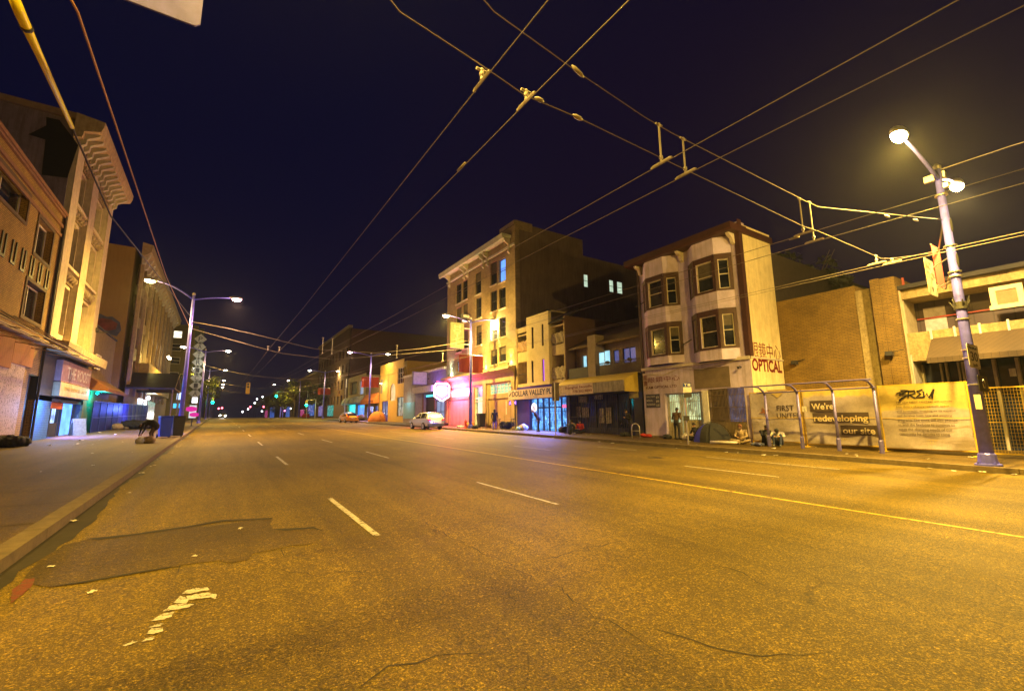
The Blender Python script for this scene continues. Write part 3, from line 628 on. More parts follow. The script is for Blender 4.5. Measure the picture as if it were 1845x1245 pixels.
# roof with overhanging fascia
f9 = FR(XR - .95); zt_ = f9.px(1322, 391)[1]; zb_ = f9.px(1318, 408)[1]
mb = MB(); mb.fprism(f, [(-.6, zt_ - .1), (.95, zt_ - .12), (.95, zb_ + .02), (.82, zb_ - .05), (-.6, zb_ - .05)], s0 - .25, s1 + .12); mb.box(22.9, 25.8, Y0 - .1, Y1b + .1, zb_ - .04, zt_ - .15); mb.build('roof', M_maroon, B)
for s in (s0 + .35, (s0 + s1) / 2, s1 - .3):
    mb = MB(); mb.fprism(f, [(.0, zb_ - .06), (.6, zb_ - .06), (.52, zb_ - .2), (.26, zb_ - .3), (.18, zb_ - .55), (0, zb_ - .65)], s - .09, s + .09); mb.build('bracket', M_sash, B)
for side, (xa, xb), bands, bot in (('left', (1161, 1227), ((1190.7, 493.8, 1194, 553), (1197.8, 580.8, 1199.5, 640.9)), (1190, 656)), ('right', (1246, 1327), ((1282.6, 459.5, 1282.6, 526.7), (1289.7, 556.8, 1289.7, 629)), (1297, 648))):
    a = f.px(xa, 560)[0]; c = f.px(xb, 560)[0]; D = .55; ff = FR(XR - D); vb = ff.px(*bot)[1]
    e_ = .68; P_ = [f.p(a, 0, 0), f.p(a + e_, 0, D), f.p(c - e_, 0, D), f.p(c, 0, 0)]
    bay = MB(); bds = [MB(), MB()]; win = []
    for i in range(3):
        p, q = P_[i], P_[i + 1]; fa = Fac((p.x, p.y), (q.x - p.x, q.y - p.y)); L = (q - p).length; hol = []; trim = []
        for k, (x0, y0, x1, y1) in enumerate(bands):
            vt = ff.px(x0, y0)[1]; v0 = ff.px(x1, y1)[1]; tr = .16
            r = (tr, v0 + .12, L - tr, vt - .3); hol.append(r); win.append((fa, r, k, i)); trim.append((0, v0, L, vt, r))
        wall(bay, fa, 0, L, vb, zb_ - .06, hol, .2)
        bay.quad(fa.p(0, vb, 0), fa.p(L, vb, 0), f.p(c, vb - .0, 0), f.p(a, vb, 0))
        for bd, (a_, b_, c_, d_, r) in zip(bds, trim): wall(bd, fa, a_, c_, b_, d_, [r], .04, .03)
    bo = bay.build('bay', M_pink, B); [bd.build('bay_trim', M_maroon, bo) for bd in bds]
    for fa, r, k, i in win:
        window(fa, r, B, M_sash, MATS['dark_glass'] if rnd.random() < .8 else M_curt, .055, 1, 0, .1, blind=(rnd.uniform(.35, .7), M_curt) if rnd.random() < .5 else None)
fa, r, k, i = win[0]
# tilted open casements
for (x, y) in ((1166, 552), (1251, 620)):
    s, v = f.px(x, y); mb = MB(); q = [f.p(s - .3, v - .1, .75), f.p(s + .1, v + .22, .35)]; mb.tube(q, .03, 4); mb.build('open_casement', M_dark, B)
# shop level
text('lettering', '眼鏡中心', f, f.rc(1168, 690, 1224, 675), M_redp, B, .004, bold=.0)
t = f.rc(1165, 703, 1219, 693); text('lettering', 'KAM OPTICAL LTD', f, (t[0], t[1] + .06, t[2], t[3] + .02), plain('brown_sign_paint', (.12, .03, .02), .6), B, .004, bold=.015)
text('lettering', '萬\n寶', f, f.rc(1160, 696, 1166, 676), M_redp, B, .004)
text('lettering', '眼鏡中心', fsd, fsd.rc(1355, 644, 1404, 622), M_redp, B, .004)
text('lettering', 'OPTICAL', fsd, fsd.rc(1356, 668, 1407, 651), M_redp, B, .008, bold=.03)
mb = MB(); a = f.rc(1250, 666, 1317, 699); mb.fb(f, a[0], a[2], 3.22, a[3], 0, .03); mb.build('boarded_panel', plain('brown_board', (.17, .125, .09), .8, var=.3, scale=2.5), B)
a = f.rc(1164, 711, 1190, 734); mb = MB(); mb.fb(f, a[0], a[2], a[1], a[3], 0, .03); pb = mb.build('price_board', plain('slate_board', (.07, .065, .11), .7), B)
for k, (l, rr) in enumerate((('SINGLE VISION', '$78'), ('BIFOCAL', '$98'), ('PROGRESSIVE', '$138'))):
    h_ = (a[3] - a[1]) / 3.4; v = a[3] - h_ * (k + 1); w_ = a[2] - a[0]
    text('lettering', l, f, (a[0] + .05, v + .05, a[0] + w_ * (.68 if k != 1 else .5), v + h_ * .62), M_wht, pb, .033); text('lettering', rr, f, (a[2] - w_ * .25, v - .05, a[2] - .04, v + h_ * .45), M_wht, pb, .033)
M_lit_g = emit('lit_greenish_shop', (.62, .72, .34), 1.15, 'shop'); M_lit_b = emit('lit_blue_shop', (.16, .2, .42), .55, 'shop')
o = MB().fb(f, hd[0], hd[2], .3, hd[3], -.5, -.42).build('shop_window', M_lit_g, B)
mb = MB(); frame(mb, f, hd, .07, -.40, -.3); m = (hd[0] + hd[2]) / 2
for s in (hd[0] + .85, hd[0] + 1.0, hd[2] - .35): mb.fb(f, s - .035, s + .035, .37, hd[3] - .07, -.4, -.31)
mb.build('door_frame', M_sash, B)
mb = MB(); mb.fb(f, hd[0] + .08, hd[0] + .8, .3, 1.35, -.4, -.36); mb.fb(f, hd[0] + 1.05, hd[2] - .38, .3, 1.5, -.4, -.36); mb.build('door_panel', M_cream, B)
grille(f, (hd[0] + .07, .4, hd[2] - .07, hd[3] - .07), B, 19, plain('cream_bars', (.5, .46, .34), .5), -.2, 3)
o = MB().fb(f, hs[0], hs[2], 1.4, hs[3], -.5, -.42).build('shop_window', M_lit_b, B)
mb = MB(); mb.fb(f, hs[0] + .0, hs[2], .3, 1.4, -.42, -.06); mb.build('stall_riser', plain('beige_riser', (.36, .29, .2), .8, streak=.3), B)
mb = MB(); mb.fb(f, hs[0], hs[0] + .95, .3, hs[3], -.3, -.2); mb.build('shop_door', plain('dirty_cream_door', (.24, .2, .13), .7, streak=.4), B)
MB().fb(f, hs[0] + .15, hs[0] + .8, 2.2, hs[3] - .1, -.2, -.185).build('door_glass', M_glass, B)
grille(f, (hs[0] + .02, .5, hs[2], hs[3] - .02), B, 26, plain('brown_bars', (.14, .1, .06), .6), .03, 4)
mb = MB(); mb.fb(f, s0, hd[0] - .02, 0, .55, 0, .05); mb.build('plinth', plain('stained_plinth', (.2, .16, .13), .9, streak=.4), B)
mb = MB(); mb.fb(f, hd[2] + .005, hs[0] - .005, 0.1, 3.1, 0, .1); mb.build('mullion_post', M_wht, B)
mb = MB(); mb.tube([f.p(s0 + .3, 4.35, .05), f.p(s0 + 1.6, 4.15, .08), f.p(s0 + 2.8, 4.5, .06), f.p(s0 + 4.2, 4.28, .08), f.p(s1 - 1.4, 4.45, .06), f.p(s1 - .3, 4.62, .05)], .02, 4); mb.build('loose_cable', M_sash, B)
mb = MB(); q = f.p(f.px(1336, 662)[0], f.px(1336, 662)[1], 0); mb.tube([q, q + Vector((-.18, 0, .05)), q + Vector((-.3, .02, -.03))], [.03, .03, .07], 6); mb.build('floodlight', M_dark, B)

# ---- noodle shop building
YA, YB = 19.35, 26.75; s0, s1 = -YB, -YA
N = thing('noodle_shop_building', 'low two storey building with sloping roof, lit upper windows and a noodle shop awning', 'building', (25, 23, 0))
M_stb = plain('beige_stucco', (.33, .27, .2), .85, var=.2, scale=2, streak=.2)
M_nav = siding('dark_blue_tile', (.02, .03, .12), .12, 'z', .5, .2)
z6 = lambda *p: zpx(p, 780, 390, 3.037)
def rc6(F, x0, y0, x1, y1): a, b = z6((x0, y0), (x1, y1)); return F.rc(*a, *b)
f2 = FR(XR + 1.0)                                     # upper storey set back behind a balcony
mb = MB(); wins = [rc6(f2, 815, 762, 843, 828), rc6(f2, 850, 742, 885, 822), rc6(f2, 899, 740, 971, 811), rc6(f2, 983, 733, 1020, 800), rc6(f2, 1035, 722, 1112, 795)]
vlo = gz(23) + 4.35; eav = f2.px(*z6((950, 700))[0])[1]
wins = [(a, max(b, vlo + .2), c, min(d, eav - .15)) for a, b, c, d in wins]
wall(mb, f2, s0, s1, vlo - .3, eav + .4, wins, .3); mb.box(XR + 1.3, 36, YA + .02, YB - .02, -1, eav + .3); mb.build('wall', M_stb, N)
M_cy = emit('lit_cyan_window', (.36, .72, .85), 1.5, 'curtain'); M_bl = emit('dim_blue_window', (.07, .1, .34), .8, 'curtain')
for i, r in enumerate(wins):
    window(f2, r, N, M_sash if i < 3 else M_dark, M_cy if i < 3 else M_bl, .05, 0, 1 if i in (2, 4) else 0, .12)
# roof slope
zr = eav + .35; mb = MB(); mb.fprism(f, [(-.1, eav + .02), (-4.5, eav + 2.1), (-14, eav + 2.2), (-14, eav - .1), (-4.5, eav + 1.9), (-.1, eav - .12)], s0 + .05, s1 - .05); mb.build('roof', plain('brown_shingle', (.16, .11, .06), .9, var=.3, scale=6), N)
a = rc6(f, 842, 656, 888, 716); mb = MB(); mb.fb(f, a[0], a[2], a[1] - .3, a[3], -.9, -.02); mb.build('roof_pier', M_stb, N)
a = rc6(f, 848, 825, 890, 882); mb = MB(); mb.fb(f, a[0], a[2], a[1] - .2, eav - .1, -.45, -.03); mb.build('balcony_pier', M_stb, N)
bz0 = vlo - .15; bz1 = vlo + .75
mb = MB(); mb.fb(f, s0 + .1, s1 - .1, bz0 - .25, bz0, -1.0, 0); mb.build('balcony_floor', M_stb, N)
mb = MB(); rr_ = (a[2] + .02, bz0, s1 - .1, bz1)
for k in range(44): s = rr_[0] + (rr_[2] - rr_[0]) * k / 43; mb.fb(f, s - .012, s + .012, bz0, bz1 - .04, -.08, -.05)
mb.fb(f, rr_[0], rr_[2], bz1 - .04, bz1, -.1, -.03); mb.build('balcony_railing', plain('dark_bronze', (.06, .045, .03), .5), N)
mb = MB(); mb.fb(f, s0 + .15, a[0] - .02, bz0, bz1 - .1, -.12, -.05); mb.build('balcony_panel', M_dark, N)
mb = MB(); 
for x in (1060, 1090, 1130):
    s, v = f.px(x, 672); mb.ball(f.p(s, bz1 + .02, -.3), .2, .14, .12)
mb.build('potted_clutter', M_dark, N)
# shop awning with fascia sign
zA1 = bz0 - .1; wA = 1.25
fw = FR(XR - wA); a = rc6(fw, 720, 922, 1070, 960)
va = fw.px(*z6((740, 978))[0])[1]; vb_ = fw.px(*z6((740, 922))[0])[1]
mb = MB(); sE = -YB + .05; sW = -YA - .35
mb.fprism(f, [(.02, zA1 + .1), (wA, vb_ + .02), (wA, vb_ - .03), (.02, zA1 + .02)], sE, sW)
mb.fpoly(Fac(f.p(sW, 0, 0)[:2], (-1, 0)), [(0, va), (wA, va), (wA, vb_), (0, zA1 + .1)], -.05, .0)
mb.build('awning', plain('mustard_awning', (.5, .36, .05), .7, var=.15, streak=.15), N)
xm = fw.px(*z6((878, 930))[0])[0]
mb = MB(); mb.fb(fw, sE, xm - .02, va, vb_, .0, .05); o = mb.build('fascia_sign', plain('sign_cream', (.55, .42, .36), .6, streak=.15), N)
mb = MB(); mb.fb(fw, xm, sW, va + .03, vb_ - .03, 0, .04); mb.build('blank_fascia', plain('grey_stained_fascia', (.3, .26, .24), .7, var=.35, scale=2.5, streak=.4), N)
dv = vb_ - va; ws = xm - sE
text('lettering', 'Shanghai Noodle', fw, (sE + ws * .3, va + dv * .52, xm - .08, va + dv * .82), M_redp, o, .054, bold=.012)
text('lettering', '778.302.9899', fw, (sE + ws * .5, va + dv * .18, xm - .1, va + dv * .42), M_redp, o, .054, bold=.01)
mb = MB(); c0 = sE + ws * .14; c1 = va + dv * .5
for k in range(8):
    t_ = k * pi / 4 + .2; mb.fpoly(fw, [(c0 + .28 * cos(t_) + .07 * cos(t_ + q), c1 + .28 * sin(t_) + .07 * sin(t_ + q)) for q in (0, 2, 4)], .052, .056)
mb.build('emblem', plain('emblem_gold', (.4, .25, .05), .6), o)
# recessed dark storefront
ysh = va + .05; hol = [rc6(f, 775, 1030, 850, 1120), rc6(f, 912, 1045, 985, 1140), rc6(f, 990, 985, 1060, 1130)]
hol = [(max(s0 + .1, a), .95, min(c, s1 - .1), min(d, ysh - .3)) for a, b, c, d in hol]
mb = MB(); wall(mb, f, s0, s1, -1, zA1, [(s0 + .25, .15, s1 - .75, ysh - .05)], .9); mb.fb(f, s0, s1, zA1, zA1 + .02, -1.3, 0); mb.build('ground_wall', M_nav, N)
f3 = FR(XR + .75); gg = (s0 + .25, .15, s1 - .75, ysh)
MB().fb(f3, gg[0], gg[2], 0, gg[3], -.1, 0).build('shop_front', M_glassb, N)
mb = MB(); 
for k in range(7): s = gg[0] + (gg[2] - gg[0]) * k / 6; mb.fb(f3, s - .05, s + .05, 0, ysh, .0, .07)
mb.fb(f3, gg[0], gg[2], .1, .95, .01, .06); mb.build('shopfront_frame', plain('navy_frame', (.02, .022, .07), .5), N)
M_post = paint_mark('faded_poster', (.42, .36, .3))
for (x0, y0, x1, y1) in ((785, 1040, 815, 1095), (820, 1045, 858, 1100), (913, 1050, 945, 1130), (948, 1045, 985, 1132), (800, 985, 850, 1015), (890, 975, 935, 1000)):
    a = rc6(f3, x0, y0, x1, y1); MB().fb(f3, a[0], a[2], max(.4, a[1]), a[3], .07, .085).build('poster', M_post, N)
a = rc6(f3, 888, 975, 925, 995); text('lettering', 'ATM', f3, (a[0], a[1], a[2], a[3]), M_wht, N, .09)
grille(f, (s0 + .3, .2, s1 - .8, ysh - .1), N, 34, M_dark, -.05, 3)
a = rc6(f, 1075, 955, 1125, 992); MB().fb(f, a[0], a[2], a[1], a[3], .0, .04).build('side_notice', plain('yellowed_notice', (.45, .38, .15), .7), N)
a = rc6(f, 1078, 1000, 1125, 1130); MB().fb(f, max(a[0], s1 - .7), s1 - .05, .2, a[3], .0, .03).build('side_door', M_dark, N)

# ---- dollar shop building with balconies
YA, YB = 26.8, 33.7; s0, s1 = -YB, -YA; vt = f.px(*z6((530, 560))[0])[1]
V = thing('balcony_building', 'three storey cream siding building with open balconies above the blue lit dollar shop', 'building', (25, 30, 0))
M_lap = siding('cream_lap_siding', (.62, .52, .30), .16)
M_crm = plain('cream_wall_paint', (.55, .45, .27), .8, streak=.15)
zc = f.px(*z6((470, 940))[0])[1]; base = f.px(*z6((530, 930))[0])[1]
sc0 = f.px(*z6((528, 700))[0])[0]; sc1 = f.px(*z6((650, 700))[0])[0]
def S6(x, y, F=f): return F.px(*z6((x, y))[0])
topc = S6(590, 530)[1]; top = S6(735, 545)[1]; topL = S6(500, 620)[1]
oL = [(s0 + .2, S6(500, 695)[1] - .75, sc0 - .02, S6(500, 633)[1]), (s0 + .2, S6(500, 860)[1] - .9, sc0 - .02, S6(500, 795)[1])]
oR = [(sc1 + .02, S6(690, 645)[1] - .8, s1 - .15, S6(690, 572)[1]), (sc1 + .02, S6(690, 850)[1] - .6, s1 - .15, S6(690, 757)[1])]
mb = MB(); wall(mb, f, s0, sc0, base, topL + .25, oL, 1.6); wall(mb, f, sc1, s1, base, top - .55, oR, 1.6); mb.box(24.1, 38, YA + .05, YB, -1, top - .4)
mb.fb(f, s0, s1, top - .6, top - .5, -1.7, 0); mb.quad(f.p(s1, base, 0), f.p(s1, top, 0), f.p(s1, top, -1.7), f.p(s1, base, -1.7)); mb.build('wall', M_crm, V)
slits = [rc6(f, 554, 610, 567, 722), rc6(f, 609, 592, 622, 708), rc6(f, 554, 792, 567, 908), rc6(f, 612, 783, 627, 900)]
fc = FR(XR - .3); mb = MB(); wall(mb, fc, sc0, sc1, base, topc, slits, .25); mb.quad(fc.p(sc1, base, 0), fc.p(sc1, topc, 0), fc.p(sc1, topc, -.3), fc.p(sc1, base, -.3)); mb.quad(fc.p(sc0, base, 0), fc.p(sc0, topc, 0), fc.p(sc0, topc, -.3), fc.p(sc0, base, -.3)); mb.fb(fc, sc0, sc1, topc - .1, topc, -2, 0)
mb.build('siding_panel', M_lap, V)
M_vio = emit('violet_slit', (.5, .12, .9), 1.2)
for i, r in enumerate(slits): window(fc, r, V, M_dark, M_vio if i == 3 else MATS['dark_glass'], .02, 0, 0, .1)
mb = MB(); mb.box(XR - .05, 38, YA - .1, YA + .04, 3.5, top + .1); mb.build('party_wall', plain('dark_brown_render', (.15, .09, .055), .9, var=.25, scale=.6), V)
mb = MB(); mb.fb(f, s0 + .02, s0 + .12, base, topL + .3, 0, .06); mb.fb(f, s1 - .1, s1, base, top, 0, .06); mb.build('downpipe', M_crm, V)
mb = MB(); mb.fprism(fc, [(-2, topc), (.35 - .3, top - .25), (.05, top - .35), (-2, topc - .2)], sc1, s1 + .05); mb.build('roof_edge', M_roofd, V)
mb = MB()
for r in oR + oL: mb.fb(f, r[0], r[2], r[1] + .85, r[1] + .9, -.08, -.02); [mb.fb(f, r[0] + (r[2] - r[0]) * k / 12 - .01, r[0] + (r[2] - r[0]) * k / 12 + .01, r[1], r[1] + .85, -.06, -.04) for k in range(13)]
mb.build('balcony_railing', M_dark, V)
def cloth(f, r, w, mat, name, parent, amp=.07, label=None):
    a, b, c, d = r; mb = MB(); n = 10; m = 5; g = {}
    for i in range(n + 1):
        for j in range(m + 1):
            g[i, j] = f.p(a + (c - a) * i / n, b + (d - b) * j / m + (.06 * sin(i * 1.7) if j in (0, m) else 0), w + amp * sin(i * 1.3 + j * .9) * (1 - j / m * .6))
    for i in range(n):
        for j in range(m): mb.quad(g[i, j], g[i + 1, j], g[i + 1, j + 1], g[i, j + 1])
    return mb.build(name, mat, parent, True)
M_cl1 = paint_mark('patterned_cloth', (.5, .3, .16)); M_cl2 = paint_mark('grey_cloth', (.5, .42, .3))
o = cloth(f, (oL[0][0], oL[0][1] + .05, oL[0][2], oL[0][1] + .95), .03, M_cl1, 'balcony_blanket', None); tag(o, 'orange patterned blanket hung over the upper left balcony above the dollar shop', 'blanket', 'cloths over the balcony rails')
o = cloth(f, (oR[0][0] + .1, oR[0][1] + .1, oR[0][2], oR[0][1] + .95), .03, M_cl2, 'balcony_blanket', None); tag(o, 'mottled sheet on the upper right balcony above the dollar shop', 'blanket', 'cloths over the balcony rails')
o = cloth(f, (oR[1][0], oR[1][1] + .05, oR[1][2] + .1, oR[1][1] + .98), .06, M_cl2, 'balcony_blanket', None); tag(o, 'pale frilly cloth on the lower right balcony just above the dollar shop sign', 'blanket', 'cloths over the balcony rails')
# its shop sign and front
fw = FR(XR - .7); a = rc6(fw, 412, 965, 690, 1000); c = rc6(fw, 430, 945, 690, 975)
x0 = S6(412, 970, fw)[0]; x1 = S6(688, 940, fw)[0]; vl = S6(550, 995, fw)[1]; vh = S6(550, 940, fw)[1]
mb = MB(); mb.fb(fw, x0, x1, vl, vh, -.6, .0); o = mb.build('shop_sign', plain('sign_lilac_white', (.58, .46, .44), .5, streak=.1), V)
dw, dh = x1 - x0, vh - vl
text('lettering', 'DOLLAR VALLEY PLUS', fw, (x0 + dw * .09, vl + dh * .3, x1 - dw * .02, vl + dh * .88), plain('navy_letters', (.012, .02, .09), .5), o, .006, bold=.025)
text('lettering', 'DOLLAR STORE', fw, (x0 + dw * .38, vl + dh * .06, x0 + dw * .62, vl + dh * .24), plain('lilac_letters', (.25, .2, .4), .5), o, .006)
mb = MB(); mb.fpoly(fw, [(x0 + dw * .045 + .22 * cos(t) + .1 * sin(t), vl + dh * .55 + .15 * sin(t) + .12 * cos(t)) for t in [k * pi / 6 for k in range(12)]], .004, .009); mb.build('emblem', M_dark, o)
M_blue = emit('shop_cobalt', (.05, .09, .85), 1.0); M_cyan = emit('shop_cyan_goods', (.12, .42, .95), 3.0, 'shop'); M_cobalt = plain('cobalt_paint', (.03, .02, .42), .5)
yl = vl - .02
mb = MB(); wall(mb, f, s0, s1, -1, base + .02, [(s0 + 1.9, .3, s1 - .1, yl)], .35); mb.build('ground_wall', M_cobalt, V)
gx0, gx1 = s0 + 1.9, s1 - .1
MB().fb(f, gx0, gx1, .3, yl, -.35, -.27).build('shop_window', M_cyan, V)
mb = MB(); 
for k in (0, .2, .36, .52, .68, .84, 1): s = gx0 + (gx1 - gx0) * k; mb.fb(f, s - .05, s + .05, .3, yl, -.25, -.12)
for v in (.5, yl - .75): mb.fb(f, gx0, gx1, v - .05, v + .05, -.25, -.11)
mb.build('shopfront_frame', plain('deep_blue_frame', (.01, .012, .12), .4), V)
grille(f, (gx0 + .05, .4, gx1, yl), V, 40, plain('blue_bars', (.03, .04, .22), .5), -.05, 4, t=.008)
mb = MB(); c = rc6(f, 540, 1030, 568, 1060); r_ = .38; cx, cy = (c[0] + c[2]) / 2, (c[1] + c[3]) / 2
mb.fpoly(f, [(cx + r_ * cos(k * pi / 10), cy + r_ * sin(k * pi / 10)) for k in range(20)], -.03, .03); o = mb.build('round_sign', emit('round_sign_white', (.95, .9, .95), 1.3), V)
text('lettering', '%', f, (cx - .1, cy - .2, cx + .14, cy + .1), plain('round_sign_red', (.6, .02, .05), .5), o, .032, bold=.03)
mb = MB(); c = rc6(f, 705, 1030, 730, 1045); mb.fb(f, c[0], min(c[2], s1 - .2), c[1], c[3], -.1, -.06); mb.build('neon_open_sign', emit('neon_red', (1, .12, .3), 3), V)
light('shop_glow', f.p((gx0 + gx1) / 2, 2.0, .5), 1000, (.10, .16, 1.0), V, typ='AREA', size=(3.8, 1.8), aim=-Vector((1, 0, .35)))
# ATM sign
a = rc6(f, 420, 1008, 462, 1032); o = thing('atm_sign', 'small purple lit sign reading ATM at the left end of the dollar shop', 'sign', f.p(a[0], a[1], .1))
MB().fb(f, a[0], a[2], a[1], a[3], .05, .1).build('panel', M_cobalt, o); text('lettering', 'ATM', f, (a[0] + .04, a[1] + .05, a[2] - .04, a[3] - .05), emit('atm_violet', (.45, .2, 1), 2.2), o, .105, bold=.03)

# ---- tall brick hotel
YA, YB = 33.8, 48.9; s0, s1 = -YB, -YA
H_ = thing('brick_hotel', 'five storey brick hotel with pale cornice, uplights and boarded shops below', 'building', (28, 41, 0))
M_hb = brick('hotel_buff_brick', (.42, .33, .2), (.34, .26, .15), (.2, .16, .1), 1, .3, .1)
M_stone = plain('stone_trim', (.5, .45, .34), .8)
z3 = lambda x, y: (790 + x / 4.294, 390 + y / 4.294)
def rc3(F, x0, y0, x1, y1): return F.rc(*z3(x0, y0), *z3(x1, y1))
ptop = f.px(*z3(590, 130))[1] + .9
cols = {0: ((402, 452), (468, 520)), 1: ((285, 330),), 2: ((135, 175), (185, 224))}
W_ = []
def wr(x0, x1, yt, yb): a = rc3(f, x0, yt, x1, yb); return a
rowsR = [(355, 505), (575, 712), (800, 935), (1025, 1130)]
rowsM = [(445, 590), (640, 780), (850, 990), (1070, 1120)]
rowsL = [(520, 650), (700, 820), (905, 1030), (1110, 1220)]
for (ra, cc) in ((rowsR, cols[0]), (rowsM, cols[1]), (rowsL, cols[2])):
    for ri, (yt, yb) in enumerate(ra):
        for ci, (x0, x1) in enumerate(cc):
            sh = 0 if len(cc) == 1 else ((12, -12) if cc is cols[0] else (14, -14))[ci]
            if cc is cols[2] and ri == 3 and ci == 1: continue
            W_.append((wr(x0 + ri * (1 if cc is cols[0] else 2), x1 + ri * (1 if cc is cols[0] else 2), yt + sh, yb + sh), cc is cols[0], ri, ci))
tb = f.px(*z3(540, 1165))[1]
W_ = [((a, max(b, tb + .5), c, d), x, y, z) for (a, b, c, d), x, y, z in W_]
mb = MB(); wall(mb, f, s0, s1, tb - .2, ptop, [w[0] for w in W_], .3); mb.quad(f.p(s1, -1, 0), f.p(s1, ptop, 0), f.p(s1, ptop, -.6), f.p(s1, -1, -.6)); mb.build('front_wall', M_hb, H_)
M_blw = emit('lit_blue_blind', (.12, .3, .9), 2.0, 'curtain'); M_dimw = emit('dim_blue_white', (.3, .4, .6), .9, 'curtain')
for r, right, ri, ci in W_:
    gm = M_glass; bl = None
    if right and ri == 0 and ci == 1: gm = M_blw
    elif not right and ri == 3: gm = M_dimw
    elif rnd.random() < .45: bl = (rnd.uniform(.3, .75), M_curt)
    window(f, r, H_, M_dark, gm, .07, 1, 0, .16, M_stone, blind=bl)
sp = f.px(*z3(520, 950)); 
sX = 27.6
fh = FS(YA); Xe = fh.px(1050, 448)[0]; ze = fh.px(1050, 448)[1]
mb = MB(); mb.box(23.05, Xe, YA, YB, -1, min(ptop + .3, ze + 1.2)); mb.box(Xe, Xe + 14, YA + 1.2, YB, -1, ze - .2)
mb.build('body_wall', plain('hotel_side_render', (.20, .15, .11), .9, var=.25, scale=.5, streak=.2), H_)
fh2 = FS(YA + 1.2)
for (x0, y0, x1, y1) in ((1050, 494, 1059, 519), (1096, 504, 1105, 528), (1110, 507, 1121, 531)):
    r = fh2.rc(x0, y0, x1, y1); window(fh2, r, H_, M_wht, emit('pale_green_window', (.62, .8, .6), 1.1, 'curtain'), .06, 1, 0, -.06)
mb = MB(); mb.fprism(f, [(-.3, ptop), (.12, ptop), (.12, ptop + .4), (-.3, ptop + .5)], s1 - 2.6, s1 + .06); mb.box(22.8, 24.6, YA - .02, YA + 2.2, ptop - .4, ptop + .5); mb.build('corner_parapet', M_hb, H_)
# cornice
f8 = FR(XR - .9); zc1 = f8.px(*z3(300, 262))[1]; zc0 = zc1 - .55
mb = MB(); mb.fprism(f, [(0, zc0 + .28), (.72, zc0 + .3), (.8, zc0 + .05), (1.0, zc0 + .05), (1.08, zc1), (0, zc1)], s0 - .4, s1 - .6); mb.build('cornice', plain('pale_green_cornice', (.6, .62, .45), .6), H_)
v2 = f.px(*z3(500, 265))[1]; mb = MB(); mb.fb(f, s0, s1, v2 - .1, v2 + .1, 0, .14); mb.build('moulding', plain('pale_moulding', (.6, .58, .5), .6), H_)
for k in (0.35, 4.2, 5.0, 8.3, 9.1, 12.6):
    s = s1 - .5 - k * (15 / 13.6); mb = MB(); mb.fprism(f, [(0, zc0 + .2), (.65, zc0 + .25), (.6, zc0 - .1), (.22, zc0 - .35), (.2, v2 - .3), (.3, v2 - .55), (0, v2 - .75)], s - .1, s + .1); mb.build('bracket', M_stone, H_)
# uplights on the pilasters
for (x, y, col, pw) in ((563, 1135, (1, .72, .16), 700), (367, 1175, (1, .75, .2), 700), (240, 1150, (.85, .95, 1), 420), (100, 1230, (.6, .95, .8), 650)):
    s, v = f.px(*z3(x, y)); v = max(v, tb + .35); p = f.p(s, v, .3)
    o = MB().lathe(p + Vector((0, 0, -.12)), [(.05, -.1), (.09, 0), (.1, .1)], 8).build('uplight', M_dark, H_, True)
    light('uplight_lamp', p, pw, col, H_, .03, 'SPOT', (.09, 0, 1), RAD(58), .6)
    light('uplight_lamp', p + Vector((.1, 0, .02)), pw * .12, col, H_, .03)
# shopfront entablature
f7 = FR(XR - .8); vE1 = tb + .05
mb = MB(); mb.fprism(f, [(0, vE1), (.75, vE1 - .1), (.8, vE1 - .3), (.55, vE1 - .45), (.2, vE1 - .6), (.12, vE1 - 1.35), (0, vE1 - 1.35)], s0, s1 - .15); mb.build('shop_cornice', plain('tan_cornice', (.42, .33, .2), .75, var=.2, streak=.15), H_)
vS = vE1 - 1.35
z5 = lambda x, y: (820 + x / 9.58, 660 + y / 9.58)
def rc5(F, x0, y0, x1, y1): return F.rc(*z5(x0, y0), *z5(x1, y1))
tr1 = rc5(f, 600, 320, 970, 450); dW = rc5(f, 330, 340, 500, 1030); tr2 = rc5(f, 5, 395, 190, 510); tr2b = rc5(f, 205, 405, 255, 510)
bd1 = rc5(f, 565, 590, 1000, 1040); bd2 = rc5(f, 0, 600, 260, 1000)
H1 = (tr1[0], tr1[1], tr1[2], min(tr1[3], vS - .05)); gd = walk(41)
H2 = (dW[0], gd, dW[2], vS - .1); H3 = (tr2[0] - 1.2, tr2[1], tr2b[2], min(tr2[3], vS - .15)); H4 = (bd1[0], gd, bd1[2], H1[1] - .45); H5 = (bd2[0] - 1.5, gd, bd2[2], H3[1] - .35)
mb = MB(); wall(mb, f, s0, s1, -1, vS + .02, [H1, H2, H3, H4, H5], .5); mb.build('shop_wall', plain('tan_shop_wall', (.36, .26, .15), .8, var=.25, streak=.2), H_)
M_teal = emit('transom_teal', (.25, .62, .5), 1.0, 'curtain'); window(f, H1, H_, M_wht, M_teal, .05, 2, 5, .1, name='transom')
M_dw = emit('doorway_white', (.72, .85, .6), 1.5, 'curtain')
MB().fb(f, H2[0], H2[2], H2[1], H2[3], -.5, -.45).build('lit_doorway', M_dw, H_)
mb = MB(); frame(mb, f, H2, .1, -.3, -.1); mb.fb(f, H2[0], H2[2], H2[3] - 1.35, H2[3] - 1.2, -.3, -.08); mb.fb(f, H2[0], H2[2], H2[3] - 1.65, H2[3] - 1.55, -.3, -.08); mb.build('door_frame', plain('mint_frame', (.5, .6, .45), .5), H_)
mb = MB(); mb.fb(f, H2[0] + .35, H2[2] - .3, H2[3] - 1.15, H2[3] - .15, -.34, -.3); mb.build('transom_glass', emit('transom_blue', (.08, .3, .5), .9), H_)
M_pw = emit('pink_white_sign_light', (1.0, .62, .74), 2.6, 'curtain')
